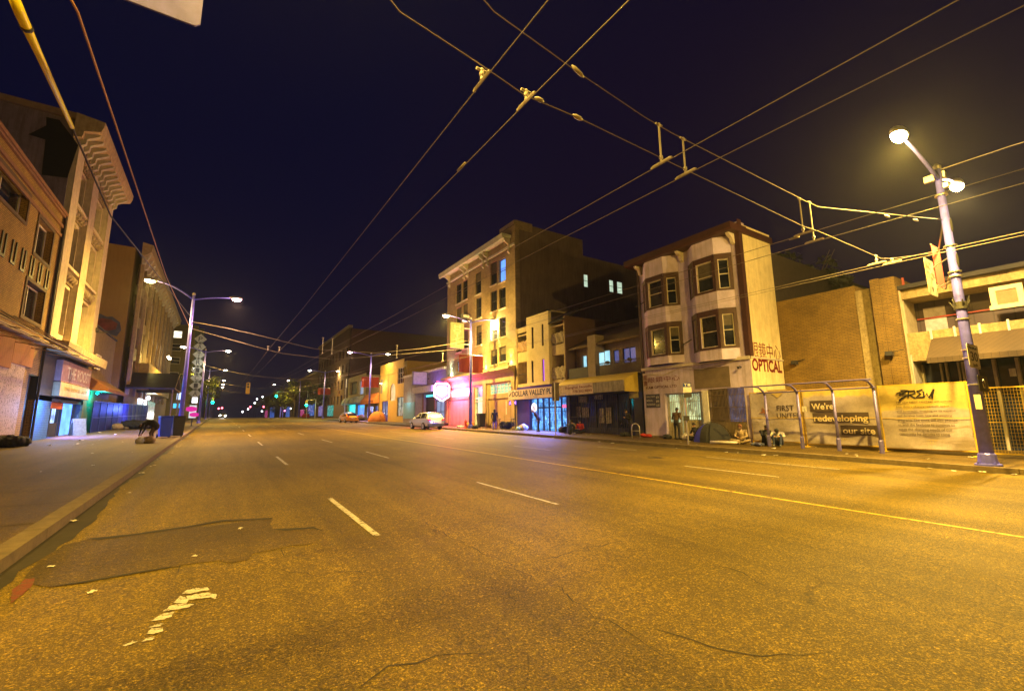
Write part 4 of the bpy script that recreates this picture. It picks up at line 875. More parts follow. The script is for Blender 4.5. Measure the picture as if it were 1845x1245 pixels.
window(f, H3, H_, M_wht, M_pw, .05, 0, 3, .1, name='transom')
MB().fb(f, H4[0], H4[2], H4[1], H4[3], -.25, -.1).build('boarded_shutter', siding('plywood_boards', (.34, .24, .12), 1.15, 'x', .8, .1), H_)
mb = MB(); 
for x in (690, 868): a = rc5(f, x - 7, 600, x + 7, 830); mb.fb(f, a[0], a[2], a[1], min(a[3], H4[3]), -.1, -.09)
mb.build('batten', M_wht, H_)
MB().fb(f, H5[0], H5[2], H5[1], H5[3], -.25, -.1).build('boarded_shutter', siding('grey_boards', (.36, .3, .26), 1.0, 'x', .8, .1), H_)
mb = MB(); a = rc5(f, 500, 330, 560, 1040); mb.fb(f, a[0] - .1, a[2] - .15, gd - .3, vS, 0, .14); mb.fb(f, s1 - .75, s1 - .2, gd - .3, vS, 0, .12); mb.fb(f, s0, s0 + .5, gd - .3, vS, 0, .1); mb.build('pilaster', plain('tan_pilaster', (.4, .3, .14), .7, streak=.2), H_)
mb = MB(); a = rc5(f, 945, 300, 1000, 330)
for dx in (0, .25): mb.ball(f.p(a[0] + dx + .2, a[3] - dx, .25), .1); 
mb.tube([f.p(a[0] + .3, a[3] - .3, 0), f.p(a[0] + .35, a[3] - .25, .25)], .03, 5); mb.build('security_lamp', M_wht, H_)
# neon shield sign (projecting)
c = atX(795, 707, 20.9); fz = FS(c.y); a = fz.rc(783, 691, 809, 722)
o = thing('neon_shield_sign', 'glowing white and pink shield-shaped neon sign left of the hotel', 'sign', c)
a0, b0, a1, b1 = a; w_, h_ = a1 - a0, b1 - b0
out = [(.12, 1), (.88, 1), (1, .88), (1, .25), (.55, 0), (.45, 0), (0, .25), (0, .88)]
P8 = [(a0 + w_ * x, b0 + h_ * y) for x, y in out]; P8i = [(a0 + w_ * (.5 + (x - .5) * .8), b0 + h_ * (.52 + (y - .52) * .8)) for x, y in out]
MB().fpoly(fz, P8, -.2, 0).build('casing', plain('sign_casing_red', (.4, .03, .06), .5), o)
mb = MB(); mb.tube([fz.p(x, y, .03) for x, y in P8 + P8[:1]], .07, 6); mb.build('neon_tube', emit('neon_white_pink', (1, .72, .75), 9), o)
MB().fpoly(fz, P8i, .0, .02).build('face', emit('shield_face_pink', (1, .28, .34), 1.6), o)
MB().fb(fz, a0 + w_ * .2, a1 - w_ * .17, b0 + h_ * .42, b0 + h_ * .82, .02, .05).build('light_panel', emit('shield_panel_white', (1, .85, .95), 4), o)
mb = MB(); mb.tube([fz.p(a0 + w_ * .15, b1 + .25, 0), fz.p(a0 + w_ * .4, b1 + .12, 0), fz.p(a0 + w_ * .6, b1 + .12, 0), fz.p(a0 + w_ * .85, b1 + .3, 0)], .06, 5); mb.build('neon_crest', emit('neon_red2', (1, .08, .15), 3), o)
MB().tube([fz.p(a1, b0 + h_ * .6, -.1), Vector((XR, c.y, b0 + h_ * .6))], .04, 5).build('bracket', M_dark, o)
light('neon_light', c + Vector((.3, -.9, .1)), 2200, (1, .06, .22), o, .3)
light('neon_light', Vector((XR - 1.0, c.y - 2.5, c.z + .3)), 1700, (1, .06, .25), o, .3)
# hotel blade sign
c = atX(824, 600, 21.3); fz = FS(c.y - 1.2); a = fz.rc(812, 580, 836, 628)
o = thing('hotel_blade_sign', 'tall narrow vertical sign reading HOTEL on the front of the brick hotel', 'sign', fz.p(a[0], a[1]))
MB().fb(fz, a[0], a[2], a[1], a[3], -.35, 0).build('box', plain('blade_green_brown', (.2, .2, .08), .6), o); text('lettering', 'H\nO\nT\nE\nL', fz, (a[0] + .35, a[1] + .25, a[2] - .35, a[3] - .25), plain('faded_letter', (.5, .45, .2), .5), o, .005, vertical=True)
mb = MB(); 
for v in (a[1] + .5, a[3] - .5): mb.tube([fz.p(a[2], v, -.17), (XR, fz.o.y + .17, v)], .05, 5)
mb.build('bracket', M_wht, o)
a = fz.rc(812, 564, 847, 575); o2 = thing('roof_letter_sign', 'dark horizontal sign with white letters WOOD above the vertical hotel sign', 'sign', fz.p(a[0], a[3]))
MB().fb(fz, a[0] + 1.2, a[2], a[1], a[3] + .1, -.2, 0).build('board', M_dark, o2); text('lettering', 'WOOD', fz, (a[0] + 1.5, a[1] + .12, a[2] - .1, a[3]), M_wht, o2, .01, bold=.03)
MB().tube([fz.p(a[0] + 1.4, a[1] - .3, 0), fz.p(a[2], a[1] - .3, 0)], .07, 5).build('lamp_rail', emit('tube_lamp', (1, .95, .8), 2.5), o2)
MB().tube([fz.p(a[2] - .1, a[1] + .2, -.1), (XR, fz.o.y + .1, a[1] + .2)], .05, 5).build('bracket', M_wht, o2)

# ---- low bar building left of the hotel
YA, YB = 49.0, 58.9; s0, s1 = -YB, -YA
L_ = thing('low_bar_building', 'single storey purple-lit bar building between the hotel and the beige wall', 'building', (26, 54, 0))
vt = f.px(790, 668)[1]; vd = f.px(792, 770)[1]
dp_ = f.rc(764, 710, 783, 762); dq = f.rc(785, 722, 800, 762); gd = walk(54)
dq = (dq[0], gd + .1, min(dq[2], s1 - .3), dq[3]); dp_ = (dp_[0], gd + .1, dp_[2], dp_[3])
mb = MB(); wall(mb, f, s0, s1, -1, vt, [dp_, dq], .4); mb.box(22.9, 36, YA, YB, -1, vt - .2); mb.build('wall', plain('violet_grey_wall', (.28, .22, .3), .8), L_)
mb = MB(); mb.fprism(f, [(-.5, vt), (.35, vt), (.3, vt + .3), (-.5, vt + .35)], s0, s1); mb.build('parapet_cap', M_sash, L_)
a = f.rc(752, 697, 783, 704); mb = MB(); mb.fb(f, s0, dq[0] - .2, dp_[3] + .15, dp_[3] + .95, 0, .5); mb.build('canopy_fascia', M_sash, L_)
MB().fb(f, dp_[0], dp_[2], dp_[1], dp_[3], -.4, -.34).build('door', M_black, L_); window(f, dq, L_, M_dark, M_dimw, .08, 1, 1, .15)
mb = MB(); mb.fb(f, dp_[0] - .35, dp_[0] - .02, gd, dp_[3], 0, .12); mb.fb(f, dp_[2] + .02, dq[0] - .05, gd, dp_[3], 0, .12); mb.build('pilaster', plain('red_brown', (.18, .07, .04), .7), L_)
MB().fb(f, dp_[0] + .1, dp_[2] - .1, dp_[3] - .42, dp_[3] - .15, -.3, -.25).build('lit_number', emit('cyan_strip', (.1, .7, .8), 1.6), L_)
light('violet_sign_light', f.p(s1 - 2, 5.3, 1.2), 260, (.2, .12, 1), L_, .2)
# blank projecting sign
c = atX(757, 681, 21.2); fz = FS(c.y); a = fz.rc(744, 669, 770, 694); o = thing('blank_box_sign', 'blank square violet-grey box sign projecting over the pavement', 'sign', c)
MB().fb(fz, a[0], a[2], a[1], a[3], -.3, 0).build('box', plain('violet_panel', (.32, .28, .42), .5), o); mb = MB(); frame(mb, fz, a, .08, 0, .03); mb.build('rim', M_dark, o)
MB().tube([fz.p(a[2], (a[1] + a[3]) / 2, -.15), (XR, c.y + .15, (a[1] + a[3]) / 2)], .06, 5).build('bracket', M_dark, o)
# ---- beige low building
YA, YB = 59.0, 63.7; s0, s1 = -YB, -YA
L2_ = thing('beige_shop_building', 'low beige rendered building with a bright painted panel, right of the arched building', 'building', (26, 61, 0))
vt = f.px(740, 676)[1]; mb = MB(); wall(mb, f, s0, s1, -1, vt, [], .4); mb.box(22.6, 36, YA, YB, -1, vt - .1); mb.build('wall', M_stb, L2_)
a = f.rc(732, 728, 758, 750); MB().fb(f, s0 + .2, s1 - .1, a[1] - .3, a[3] + .2, 0, .06).build('painted_panel', paint_mark('cyan_painted_panel', (.3, .6, .62)), L2_)
mb = MB(); mb.fb(f, s0, s1, vt - .25, vt + .1, 0, .12); mb.build('parapet_cap', M_sash, L2_)
light('panel_light', f.p((s0 + s1) / 2, 4.2, 1.0), 60, (.5, .9, 1), L2_, .1)
# ---- yellow arched building
YA, YB = 63.8, 75.5; s0, s1 = -YB, -YA
A_ = thing('yellow_arch_building', 'two storey yellow building with a tall arched doorway', 'building', (26, 70, 0))
vt = f.px(715, 650)[1]; M_yel = plain('yellow_stucco', (.55, .38, .06), .8, var=.12)
gd = walk(70); ar = f.rc(703, 692, 712, 723); sh = f.rc(716, 716, 727, 742); dr_ = f.rc(688, 723, 698, 760); up = f.rc(717, 664, 727, 690)
ar = (ar[0], gd + 3.2, ar[2], ar[3]); hol = [ar, (sh[0], gd + .8, sh[2], sh[3]), (dr_[0], gd, dr_[2], dr_[3]), up]
mb = MB(); wall(mb, f, s0, s1, -1, vt, hol, .35); mb.box(22.95, 38, YA, YB, -1, vt - .3); mb.build('wall', M_yel, A_)
c0 = (ar[0] + ar[2]) / 2; rr = (ar[2] - ar[0]) / 2
mb = MB(); mb.fb(f, ar[0], ar[2], ar[1], ar[3], -.3, -.2); mb.build('arch_panel', emit('arch_cream', (.85, .72, .4), .75, 'curtain'), A_)
mb = MB()
for sg in (-1, 1):
    pts = [(c0 + sg * rr, ar[3])] + [(c0 + sg * rr * cos(t), ar[3] - rr * 1.0 + rr * sin(t)) for t in [k * pi / 12 for k in range(7)]] ; mb.fpoly(f, [(c0, ar[3])] + pts if 0 else pts, -.1, .0)
mb.build('arch_spandrel', M_yel, A_)
window(f, hol[1], A_, M_dark, emit('arch_shop', (.45, .5, .4), .8, 'shop'), .06, 1, 1); window(f, hol[2], A_, M_dark, M_bl, .06, 0, 1); window(f, up, A_, M_sash, M_glass, .06, 2, 2, .12)
mb = MB(); mb.fb(f, s0 + .5, s0 + 1.6, 5.9, 8.2, 0, .03); mb.build('graffiti_panel', paint_mark('grey_mural', (.34, .3, .18)), A_)
o = MB().lathe(f.p(s0 + 2.2, 7.7, .5), [(.05, 0), (.22, -.2)], 8).build('wall_lamp', M_dark, A_); MB().ball(f.p(s0 + 2.2, 7.5, .5), .12).build('bulb', M_lensw, o); light('wall_lamp_light', f.p(s0 + 2.2, 7.3, .7), 120, (1, .85, .5), A_, .1)
# ---- brown gap building with orange awning, then damaged shop with the barrel awnings
YA, YB = 75.6, 84.2; G_ = thing('orange_awning_building', 'dark low building with an orange awning beside the arched building', 'building', (26, 80, 0)); s0, s1 = -YB, -YA
vt = f.px(672, 686)[1]; mb = MB(); wall(mb, f, s0, s1, -1, vt, [(s0 + .6, gz(80) + .6, s1 - 3.4, 3.9), (s1 - 3, gz(80) + .1, s1 - .5, 3.9)], .4); mb.box(22.95, 38, YA, YB, -1, vt - .3); mb.build('wall', plain('dark_olive_wall', (.2, .16, .06), .85), G_)
MB().fb(f, s0 + .6, s1 - 3.4, gz(80) + .6, 3.9, -.35, -.3).build('shop_window', emit('violet_blue_shop', (.3, .3, .95), 1.5, 'shop'), G_); MB().fb(f, s1 - 3, s1 - .5, gz(80), 3.9, -.35, -.3).build('shop_window', M_bl, G_)
mb = MB(); mb.fprism(f, [(0, 6.1), (.9, 4.9), (.9, 4.3), (0, 4.4)], s0, s1 - .3); mb.build('awning', plain('orange_awning', (.5, .16, .02), .7), G_)
YA, YB = 84.3, 98; s0, s1 = -YB, -YA
D_ = thing('barrel_awning_building', 'yellowed two storey building with broken upper front and grey barrel awnings', 'building', (26, 91, 0)); vt = f.px(640, 678)[1]
h1 = f.rc(631, 692, 645, 712); mb = MB(); wall(mb, f, s0, s1, -1, vt, [(s0 + 1.2, 6.6, s1 - 6.5, 9.2), (s1 - 5, 6.4, s1 - 1.5, 9.0), (s0 + .4, gz(91) + .1, s1 - 7, 4.6), (s1 - 6.5, gz(91) + .1, s1 - .4, 4.4)], .5); mb.box(23.05, 38, YA, YB, -1, vt - .3); mb.build('wall', plain('pale_yellow_wall', (.5, .42, .2), .85, var=.3), D_)
MB().fb(f, s0 + 1.2, s1 - 6.5, 6.6, 9.2, -.5, -.45).build('dark_opening', M_black, D_); MB().fb(f, s1 - 5, s1 - 1.5, 6.4, 9, -.4, -.35).build('upper_window', M_dimw, D_)
MB().fb(f, s0 + .4, s1 - 7, gz(91), 4.6, -.45, -.4).build('shop_window', emit('turquoise_shop', (.02, .75, .8), 1.4), D_); MB().fb(f, s1 - 6.5, s1 - .4, gz(91), 4.4, -.45, -.4).build('shop_window', emit('azure_shop', (.03, .25, .95), 1.3, 'curtain'), D_)
for k in range(4):
    a = s0 + .2 + k * 3.35; mb = MB(); pr = [(0, 4.6)] + [(1.4 * sin(t), 4.6 + 1.5 * cos(t)) for t in [j * pi / 14 for j in range(8)]][::-1] ; mb.fprism(f, pr, a, a + 3.1); mb.build('barrel_awning', siding('striped_awning', (.3, .36, .34), .5, 'x', .7, .2), D_, True)
light('shop_glow', f.p(s0 + 3.5, 2.8 + gz(91), 1.2), 500, (.1, .6, 1), D_, typ='AREA', size=(6, 1.5), aim=-Vector((1, 0, .4)))
light('shop_glow', f.p(81 * -1, 3.2, 1.0), 400, (.35, .3, 1), G_, typ='AREA', size=(4, 1.2), aim=-Vector((1, 0, .4)))

# ================================================================ COMMUNITY BUILDING BEHIND THE BANNERS
X5 = 25.75; f = FR(X5); R_ = thing('community_building', 'low yellowish brick and concrete building with brown awning behind the banner fence', 'building', (27, 4, 0))
z8 = lambda x, y: (1380 + x / 2.767, 420 + y / 2.767)
def S8(x, y, F=f): return F.px(*z8(x, y))
def rc8(F, x0, y0, x1, y1): return F.rc(*z8(x0, y0), *z8(x1, y1))
M_yb = brick('yellow_ochre_brick', (.25, .155, .03), (.19, .115, .022), (.12, .08, .025), 1, .24, .075)
M_agg = plain('exposed_aggregate', (.36, .28, .13), .95, var=.35, scale=9, bump=.8, streak=.25)
e1 = S8(60, 345)[0]; a1 = S8(440, 262); e2 = a1[0]; zt1 = a1[1]
mb = MB(); mb.fb(f, e1 - .3, e2, -1, zt1, -12, 0); mb.build('brick_wall', M_yb, R_)
p0 = S8(450, 290); p1 = S8(528, 290); mb = MB(); mb.fb(f, e2 + .0, p1[0], -1, p0[1], -1.5, .04); mb.build('concrete_pilaster', M_agg, R_)
q0 = S8(537, 245); q1 = S8(660, 260); mb = MB(); mb.fb(f, p1[0], q0[0] + .05, -1, q0[1] - .9, -1.2, -.3); sl = mb.build('slit_window', M_glass, R_)
mb = MB()
for k in range(7): mb.fb(f, p1[0], q0[0] + .05, 1.2 + k * .9, 1.26 + k * .9, -.3, -.26)
mb.build('mullion', M_sash, sl)
mb = MB(); mb.fb(f, q0[0], q1[0] - .55, -1, q0[1], -12, .55); mb.fb(f, q1[0] - .549, q1[0], -1, q0[1] - .02, -12, .45); mb.build('brick_pier', M_yb, R_)
t0 = S8(665, 288); xr = S8(1245, 200)[0] + 5
b0 = S8(690, 330)[1]; mb = MB(); mb.fb(f, q1[0], xr, b0, t0[1], -8, .0)
for k in range(5): s = q1[0] + 1.0 + k * 1.6; mb.fb(f, s, s + .03, b0, t0[1] - .0, .0, .02)
mb.build('concrete_band', M_agg, R_)
mb = MB(); mb.fb(f, q1[0], xr, t0[1], t0[1] + .18, -8.3, .25); mb.build('roof', M_roofd, R_)
c0 = S8(715, 500)[1]; c1 = S8(730, 640)[1]; mb = MB(); mb.fb(f, q1[0], xr, c0 - .62, c0, -1.6, .0); mb.fb(f, q1[0], S8(840, 500)[0] + .2, c1, c0 - .62, -1, -.01); mb.build('lower_concrete_band', M_agg, R_)
MB().fb(f, q1[0], xr, c0, b0, -1.65, -1.55).build('upper_hoarding', siding('brown_purple_hoarding', (.07, .045, .055), .6, 'x', .6, .2), R_)
MB().fb(f, q1[0], q1[0] + .06, c0, b0, -1.5, -.1).build('recess_cheek', plain('pale_cheek', (.4, .34, .24), .8), R_)
MB().fb(f, q1[0] + .35, q1[0] + 1.1, c0 + .05, b0 - .3, -1.54, -1.5).build('bright_panel', plain('lilac_panel', (.45, .4, .5), .6, var=.3, scale=5), R_)
mb = MB(); mb.fb(f, q1[0] + .1, xr, (c0 + b0) / 2 - .03, (c0 + b0) / 2 + .03, -1.5, -1.44); mb.build('red_rail', plain('red_rail', (.3, .03, .02), .5), R_)
a = rc8(f, 1110, 275, 1300, 360); mb = MB(); frame(mb, f, a, .17, .0, .06); mb.fb(f, a[0] - .06, a[2] + .5, a[1] - .001, a[1] + .17, -.0, .05); mb.build('boarded_frame', plain('pale_boards', (.62, .52, .34), .8), R_); MB().fb(f, a[0] + .17, a[2] - .17, a[1] + .17, a[3] - .17, 0, .02).build('plywood_sheet', M_plyw, R_)
mb = MB(); 
for x in (815, 935, 1062, 1208): s = S8(x, 480)[0]; mb.fb(f, s, s + .07, c0 - .72, c0 + .06, .0, .05)
mb.build('batten', M_wht, R_)
# sloping brown awning
fa_ = FR(X5 - 1.1); za = c0 - .35; zb = fa_.px(*z8(800, 635))[1]; sA = S8(840, 520)[0] - .1
mb = MB(); mb.fprism(f, [(.02, za), (1.1, zb + .1), (1.1, zb - .12), (1.02, zb - .12), (1.02, zb + .02), (.02, za - .12)], sA, xr); mb.fpoly(Fac(f.p(sA, 0)[:2], (-1, 0)), [(0, zb - .1), (1.05, zb - .1), (1.05, zb + .08), (0, za - .1)], -.02, .02)
mb.build('awning', siding('ribbed_brown_awning', (.07, .045, .02), .22, 'x', .8, .2), R_)
sg0 = S8(735, 700)[0]
mb = MB(); mb.fb(f, q1[0], xr, -1, 2.75 + 1.3, -1.2, -1.15); mb.build('shop_glazing', M_glassb, R_)
mb = MB(); mb.fb(f, q1[0], q1[0] + .1, 0, c1 + .3, -1.1, .05)
for x in (740, 835, 862, 925, 945): s = S8(x, 690)[0]; mb.fb(f, s, s + .07, 0, zb, -1.15, -.95)
for x in (1105, 1225): s = S8(x, 690)[0]; mb.fb(f, s, s + .1, 0, zb, -1.15, -.9)
mb.fb(f, S8(862, 700)[0], S8(945, 700)[0], 2.72, 2.84, -1.12, -.96); mb.build('glazing_bars', plain('grey_bars', (.42, .38, .34), .5), R_)
a = rc8(f, 1180, 670, 1222, 708); MB().fb(f, a[0], a[2], a[1], a[3], -1.0, -.98).build('notice', M_wht, R_)
mb = MB(); mb.tube([f.p(q1[0] + .02, 0, .12), f.p(q1[0] + .02, t0[1] + .1, .12)], .05, 6); mb.build('drainpipe', plain('pink_pipe', (.42, .3, .2), .6), R_)
for (x, y) in ((150, 650), (645, 610)):
    s, v = S8(x, y); w = 0 if x < 400 else .55; mb = MB(); mb.box(*sorted((f.p(s, 0, w).x, f.p(s, 0, w + .3).x)), f.p(s, 0).y - .12, f.p(s, 0).y + .12, v - .06, v + .14)
    mb.tube([f.p(s, v + .1, w), f.p(s + .5, v + .16, w + .1)], .02, 5); mb.build('flood_lamp', M_dark, R_)
mb = MB(); s, v = S8(660, 215); mb.tube([f.p(s, v - .9, -.5), f.p(s, v, -.5)], .05, 6); mb.build('roof_pipe', plain('red_white_pipe', (.4, .08, .05), .6), R_)

# ---- banner fence: each panel a thing
M_fy = plain('yellow_fence_paint', (.62, .42, .03), .5, var=.15)
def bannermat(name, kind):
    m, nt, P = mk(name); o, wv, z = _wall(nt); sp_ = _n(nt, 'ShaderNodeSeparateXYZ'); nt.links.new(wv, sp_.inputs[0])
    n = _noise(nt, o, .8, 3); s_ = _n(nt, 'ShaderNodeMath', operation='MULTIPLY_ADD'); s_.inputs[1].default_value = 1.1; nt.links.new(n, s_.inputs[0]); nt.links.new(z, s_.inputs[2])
    lo = (.34, .29, .30); hi = (.50, .39, .11)  # yellow above the wavy edge: lamplight through the cloth put into the colour
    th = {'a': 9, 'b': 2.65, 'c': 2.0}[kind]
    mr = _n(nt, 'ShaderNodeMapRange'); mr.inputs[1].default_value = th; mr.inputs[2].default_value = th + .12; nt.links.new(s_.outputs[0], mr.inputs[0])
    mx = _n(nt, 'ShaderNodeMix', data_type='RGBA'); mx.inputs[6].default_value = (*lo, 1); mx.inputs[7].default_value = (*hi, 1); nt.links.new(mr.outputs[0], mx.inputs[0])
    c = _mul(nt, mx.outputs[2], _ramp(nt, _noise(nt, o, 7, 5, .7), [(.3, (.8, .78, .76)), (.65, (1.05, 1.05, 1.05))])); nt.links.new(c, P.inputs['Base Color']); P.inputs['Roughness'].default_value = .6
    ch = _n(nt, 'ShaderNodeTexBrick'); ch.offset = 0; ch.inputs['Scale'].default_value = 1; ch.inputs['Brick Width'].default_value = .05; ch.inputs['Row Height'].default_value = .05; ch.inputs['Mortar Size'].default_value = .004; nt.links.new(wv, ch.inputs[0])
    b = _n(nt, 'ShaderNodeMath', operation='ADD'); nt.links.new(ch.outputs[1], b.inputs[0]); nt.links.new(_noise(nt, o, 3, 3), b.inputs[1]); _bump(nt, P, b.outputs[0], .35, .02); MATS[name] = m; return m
XF = 22.35; f = FR(XF); M_ink = plain('banner_brown_ink', (.06, .04, .03), .6); M_ink2 = plain('banner_black_ink', (.02, .02, .03), .5)
def panel(label, sx0, sx1, mat, mesh=True, zt_=2.85):
    mid = (sx0 + sx1) / 2; zb = walk(-mid)
    o = thing('fence_panel', label, 'fence panel', f.p(mid, zb), 'temporary fence panels around the site')
    mb = MB(); frame(mb, f, (sx0, zb + .12, sx1, zt_), .04, -.02, .02); mb.fb(f, sx0 + .04, sx1 - .04, (zb + zt_) / 2 - .01, (zb + zt_) / 2 + .01, .108, .12); mb.build('frame', M_fy, o)
    mb = MB(); mb.fb(f, sx0 - .14, sx0 + .14, zb, zb + .03, -.35, .35); mb.tube([f.p(sx0, zb, 0), f.p(sx0, zb + .2, 0)], .03, 6); mb.build('foot', M_fy, o)
    if mesh:
        mb = MB(); n = int((sx1 - sx0) / .075)
        for k in range(1, n): s = sx0 + (sx1 - sx0) * k / n; mb.fb(f, s - .003, s + .003, zb + .16, zt_ - .04, .018, .024)
        m_ = int((zt_ - zb) / .12)
        for k in range(1, m_): v = zb + .14 + (zt_ - zb - .16) * k / m_; mb.fb(f, sx0 + .04, sx1 - .04, v - .003, v + .003, .024, .03)
        mb.build('wire_mesh', M_fy, o)
    if mat:
        g_ = {}; n, m = 34, 20; zb2 = zb + .16
        for i in range(n + 1):
            for j in range(m + 1):
                u, v = i / n, j / m; s = sx0 + .05 + (sx1 - sx0 - .1) * u; z = zb2 + (zt_ - .05 - zb2) * v
                # folds hang from the tied upper corners
                d1 = math.hypot(u, 1 - v); d2 = math.hypot(1 - u, 1 - v); fold = .045 * sin(d1 * 15 + u * 3) * (1 - v) * (.4 + u) + .04 * sin(d2 * 13) * (1 - v) * (1 - u) + .025 * sin(u * 9 + v * 4) + .03 * sin(v * 17 + u * 5) * (1 - v) ** 2
                g_[i, j] = f.p(s, z, .06 + fold * .55)
        mb = MB()
        for i in range(n):
            for j in range(m): mb.quad(g_[i, j], g_[i + 1, j], g_[i + 1, j + 1], g_[i, j + 1])
        bo = mb.build('banner', mat, o, True)
        return o, bo
    return o, None
def SF(x, y): return f.px(x, y)
xs = [SF(1352, 740)[0], SF(1446, 740)[0], SF(1583, 740)[0], SF(1752, 740)[0]]
z4 = lambda x, y: (1340 + x / 4.011, 680 + y / 4.011)
def r4(x0, y0, x1, y1): return f.rc(*z4(x0, y0), *z4(x1, y1))
o1, b1_ = panel('beige banner panel reading FIRST UNITED with a brown star, leftmost of the fence', xs[0] + .02, xs[1] - .05, bannermat('banner_beige', 'a'))
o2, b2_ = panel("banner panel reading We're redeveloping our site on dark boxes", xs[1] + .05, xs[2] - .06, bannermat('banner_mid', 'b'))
o3, b3_ = panel('beige banner panel with yellow light painted in, graffiti and a paragraph, rightmost banner', xs[2] + .06, xs[3] - .02, bannermat('banner_right', 'c'))
for i in range(3): panel(['bare yellow mesh fence panel just behind the near pole', 'bare mesh fence panel right of the near pole', 'bare mesh fence panel at the right edge'][i], xs[3] + .02 + i * 2.3, xs[3] + 2.28 + i * 2.3, None, zt_=2.6)
TW_ = .105
text('lettering', 'FIRST', f, r4(248, 243, 368, 200), M_ink, b1_, TW_, bold=.012); text('lettering', 'UNITED', f, r4(250, 296, 425, 255), M_ink, b1_, TW_, bold=.012)
mb = MB(); c = r4(110, 220, 205, 275); cx, cy, rr = (c[0] + c[2]) / 2, (c[1] + c[3]) / 2, (c[2] - c[0]) / 2
mb.fpoly(f, [(cx + rr * (1 if k % 2 == 0 else .3) * cos(k * pi / 4 + .35), cy + rr * .8 * (1 if k % 2 == 0 else .3) * sin(k * pi / 4 + .35)) for k in range(8)], TW_, TW_ + .004); mb.build('star_emblem', plain('rust_ink', (.22, .08, .03), .6), b1_)
mb = MB(); c = r4(170, 100, 330, 145); mb.fpoly(f, [(c[0], c[3] + .05), (c[2], c[3] + .05), ((c[0] + c[2]) / 2, c[1])], .1, .104); mb.build('cloth_flap', plain('tan_flap', (.4, .3, .12), .7), b1_)
for (bx, tx, st) in (((482, 170, 677, 243), (500, 232, 652, 183), "We're"), ((505, 256, 918, 325), (520, 330, 902, 270), 'redeveloping'), ((706, 345, 985, 422), (728, 405, 955, 365), 'our site')):
    a = r4(*bx); MB().fb(f, a[0], a[2], a[1], a[3], TW_ - .012, TW_).build('text_box', M_ink, b2_); text('lettering', st, f, r4(*tx), plain('banner_cream_ink', (.62, .52, .36), .6), b2_, TW_ + .002, bold=.016)
rows = ['The new FIRST UNITED will include', 'four floors of purpose-built space', 'and amenities, enabling us to expand', 'and develop both new and existing', 'programs. The space will also provide', 'us with the flexibility to continue to', 'meet the changing needs of our', 'community for decades to come.']
for k, st in enumerate(rows):
    y = 176 + k * 33.6; x = 1105 + k * 4.5; L = {0: 1510, 1: 1490, 2: 1535, 3: 1510, 4: 1550, 5: 1530, 6: 1515, 7: 1500}[k]
    text('lettering', st, f, r4(x, y + 11, L, y - 11), M_ink, b3_, TW_, bold=.006)
# graffiti strokes BREW
mb = MB(); GR = [[(1140, 95), (1195, 92), (1130, 128), (1105, 118), (1140, 108)], [(1150, 120), (1200, 122), (1150, 150), (1130, 165)], [(1195, 145), (1198, 100), (1240, 96), (1245, 115), (1205, 125), (1245, 150)], [(1300, 88), (1258, 100), (1285, 118), (1250, 145), (1310, 140)], [(1305, 100), (1312, 145), (1330, 115), (1345, 148), (1380, 85)], [(1375, 88), (1368, 150)]]
for st in GR: mb.tube([f.p(*f.px(*z4(*q)), .11) for q in st], .028, 4)
mb.build('graffiti', M_ink2, b3_)
a = r4(425, 208, 462, 247); pn = plate('site_notice', 'small white notice fixed where the first two banner panels meet', 'sign', f, (a[0], a[1], a[2], a[3]), M_sw, w=.07); text('lettering', 'R2', f, (a[0] + .08, a[1] + .1, a[2] - .08, a[3] - .1), M_bk, pn, .073)
# ---- bus shelter frame
XS = 20.9; fS = FR(XS); T_ = thing('bus_shelter', 'lilac steel bus shelter frame with four posts and curved roof arms before the banners', 'bus shelter', (XS, 8.9, walk(8.9)))
ys = [atX(1447 if k == 1 else (1387, 0, 1513, 1590)[k], (803, 807, 812, 817)[k], XS).y for k in range(4)]; M_shl = plain('lilac_steel', (.14, .12, .36), .45, .3, .2, 6)
for y in ys:
    z = walk(y); MB().tube([(XS, y, z), (XS, y, 2.62)], .055, 8).build('post', M_shl, T_, True); MB().lathe((XS, y, z), [(.08, 0), (.08, .45), (.06, .5)], 8).build('post_sleeve', M_shl, T_)
    MB().tube([(XS, y, 2.6), (XS - .12, y, 2.78), (XS - .5, y, 2.96), (XS - 1.05, y, 2.98)], [.05, .05, .04, .03], 6).build('roof_arm', M_shl, T_, True)
MB().tube([(XS - 1.05, ys[0] + .5, 2.98), (XS - 1.05, ys[3] - .3, 2.98)], .035, 6).build('front_rail', M_shl, T_)
MB().tube([(XS - .1, ys[0] + .3, 2.72), (XS - .1, ys[3] - .1, 2.72)], .035, 6).build('rear_rail', M_shl, T_)

# ================================================================ BUILDINGS ON THE LEFT
f = FL(); zL = lambda x, y: (15 + x / 3.112, 420 + y / 3.112); zT = lambda x, y: (15 + x / 3.558, 170 + y / 3.558)
def rL(F, x0, y0, x1, y1): return F.rc(*zL(x0, y0), *zL(x1, y1))
def sL(x, y, F=f): return F.px(*zL(x, y))
M_rb = brick('orange_brick', (.40, .24, .05), (.33, .19, .04), (.10, .06, .015), 1, .26, .09)
K_ = thing('brick_arcade_building', 'orange brick building at the left edge with recessed square windows', 'building', (-12, 25, 0))
YB1 = 35.2; vt = f.px(105, 372)[1]
hol = [rL(f, 145, 0, 250, 110), rL(f, 88, 320, 205, 455), (f.px(22, 380)[0] - 3, f.px(45, 400)[1], f.px(45, 400)[0], f.px(45, 345)[1])]
g1 = rL(f, 85, 795, 150, 1130); 
hol = [(min(h[0], h[2]), h[1], max(h[0], h[2]), h[3]) for h in hol]
h0 = sL(200, 50); hol[0] = (h0[0] - 1.2, h0[1] - .95, h0[0] + 1.2, h0[1] + .95); h0 = sL(145, 395); hol[1] = (h0[0] - 1.5, h0[1] - .9, h0[0] + 1.3, h0[1] + .9)
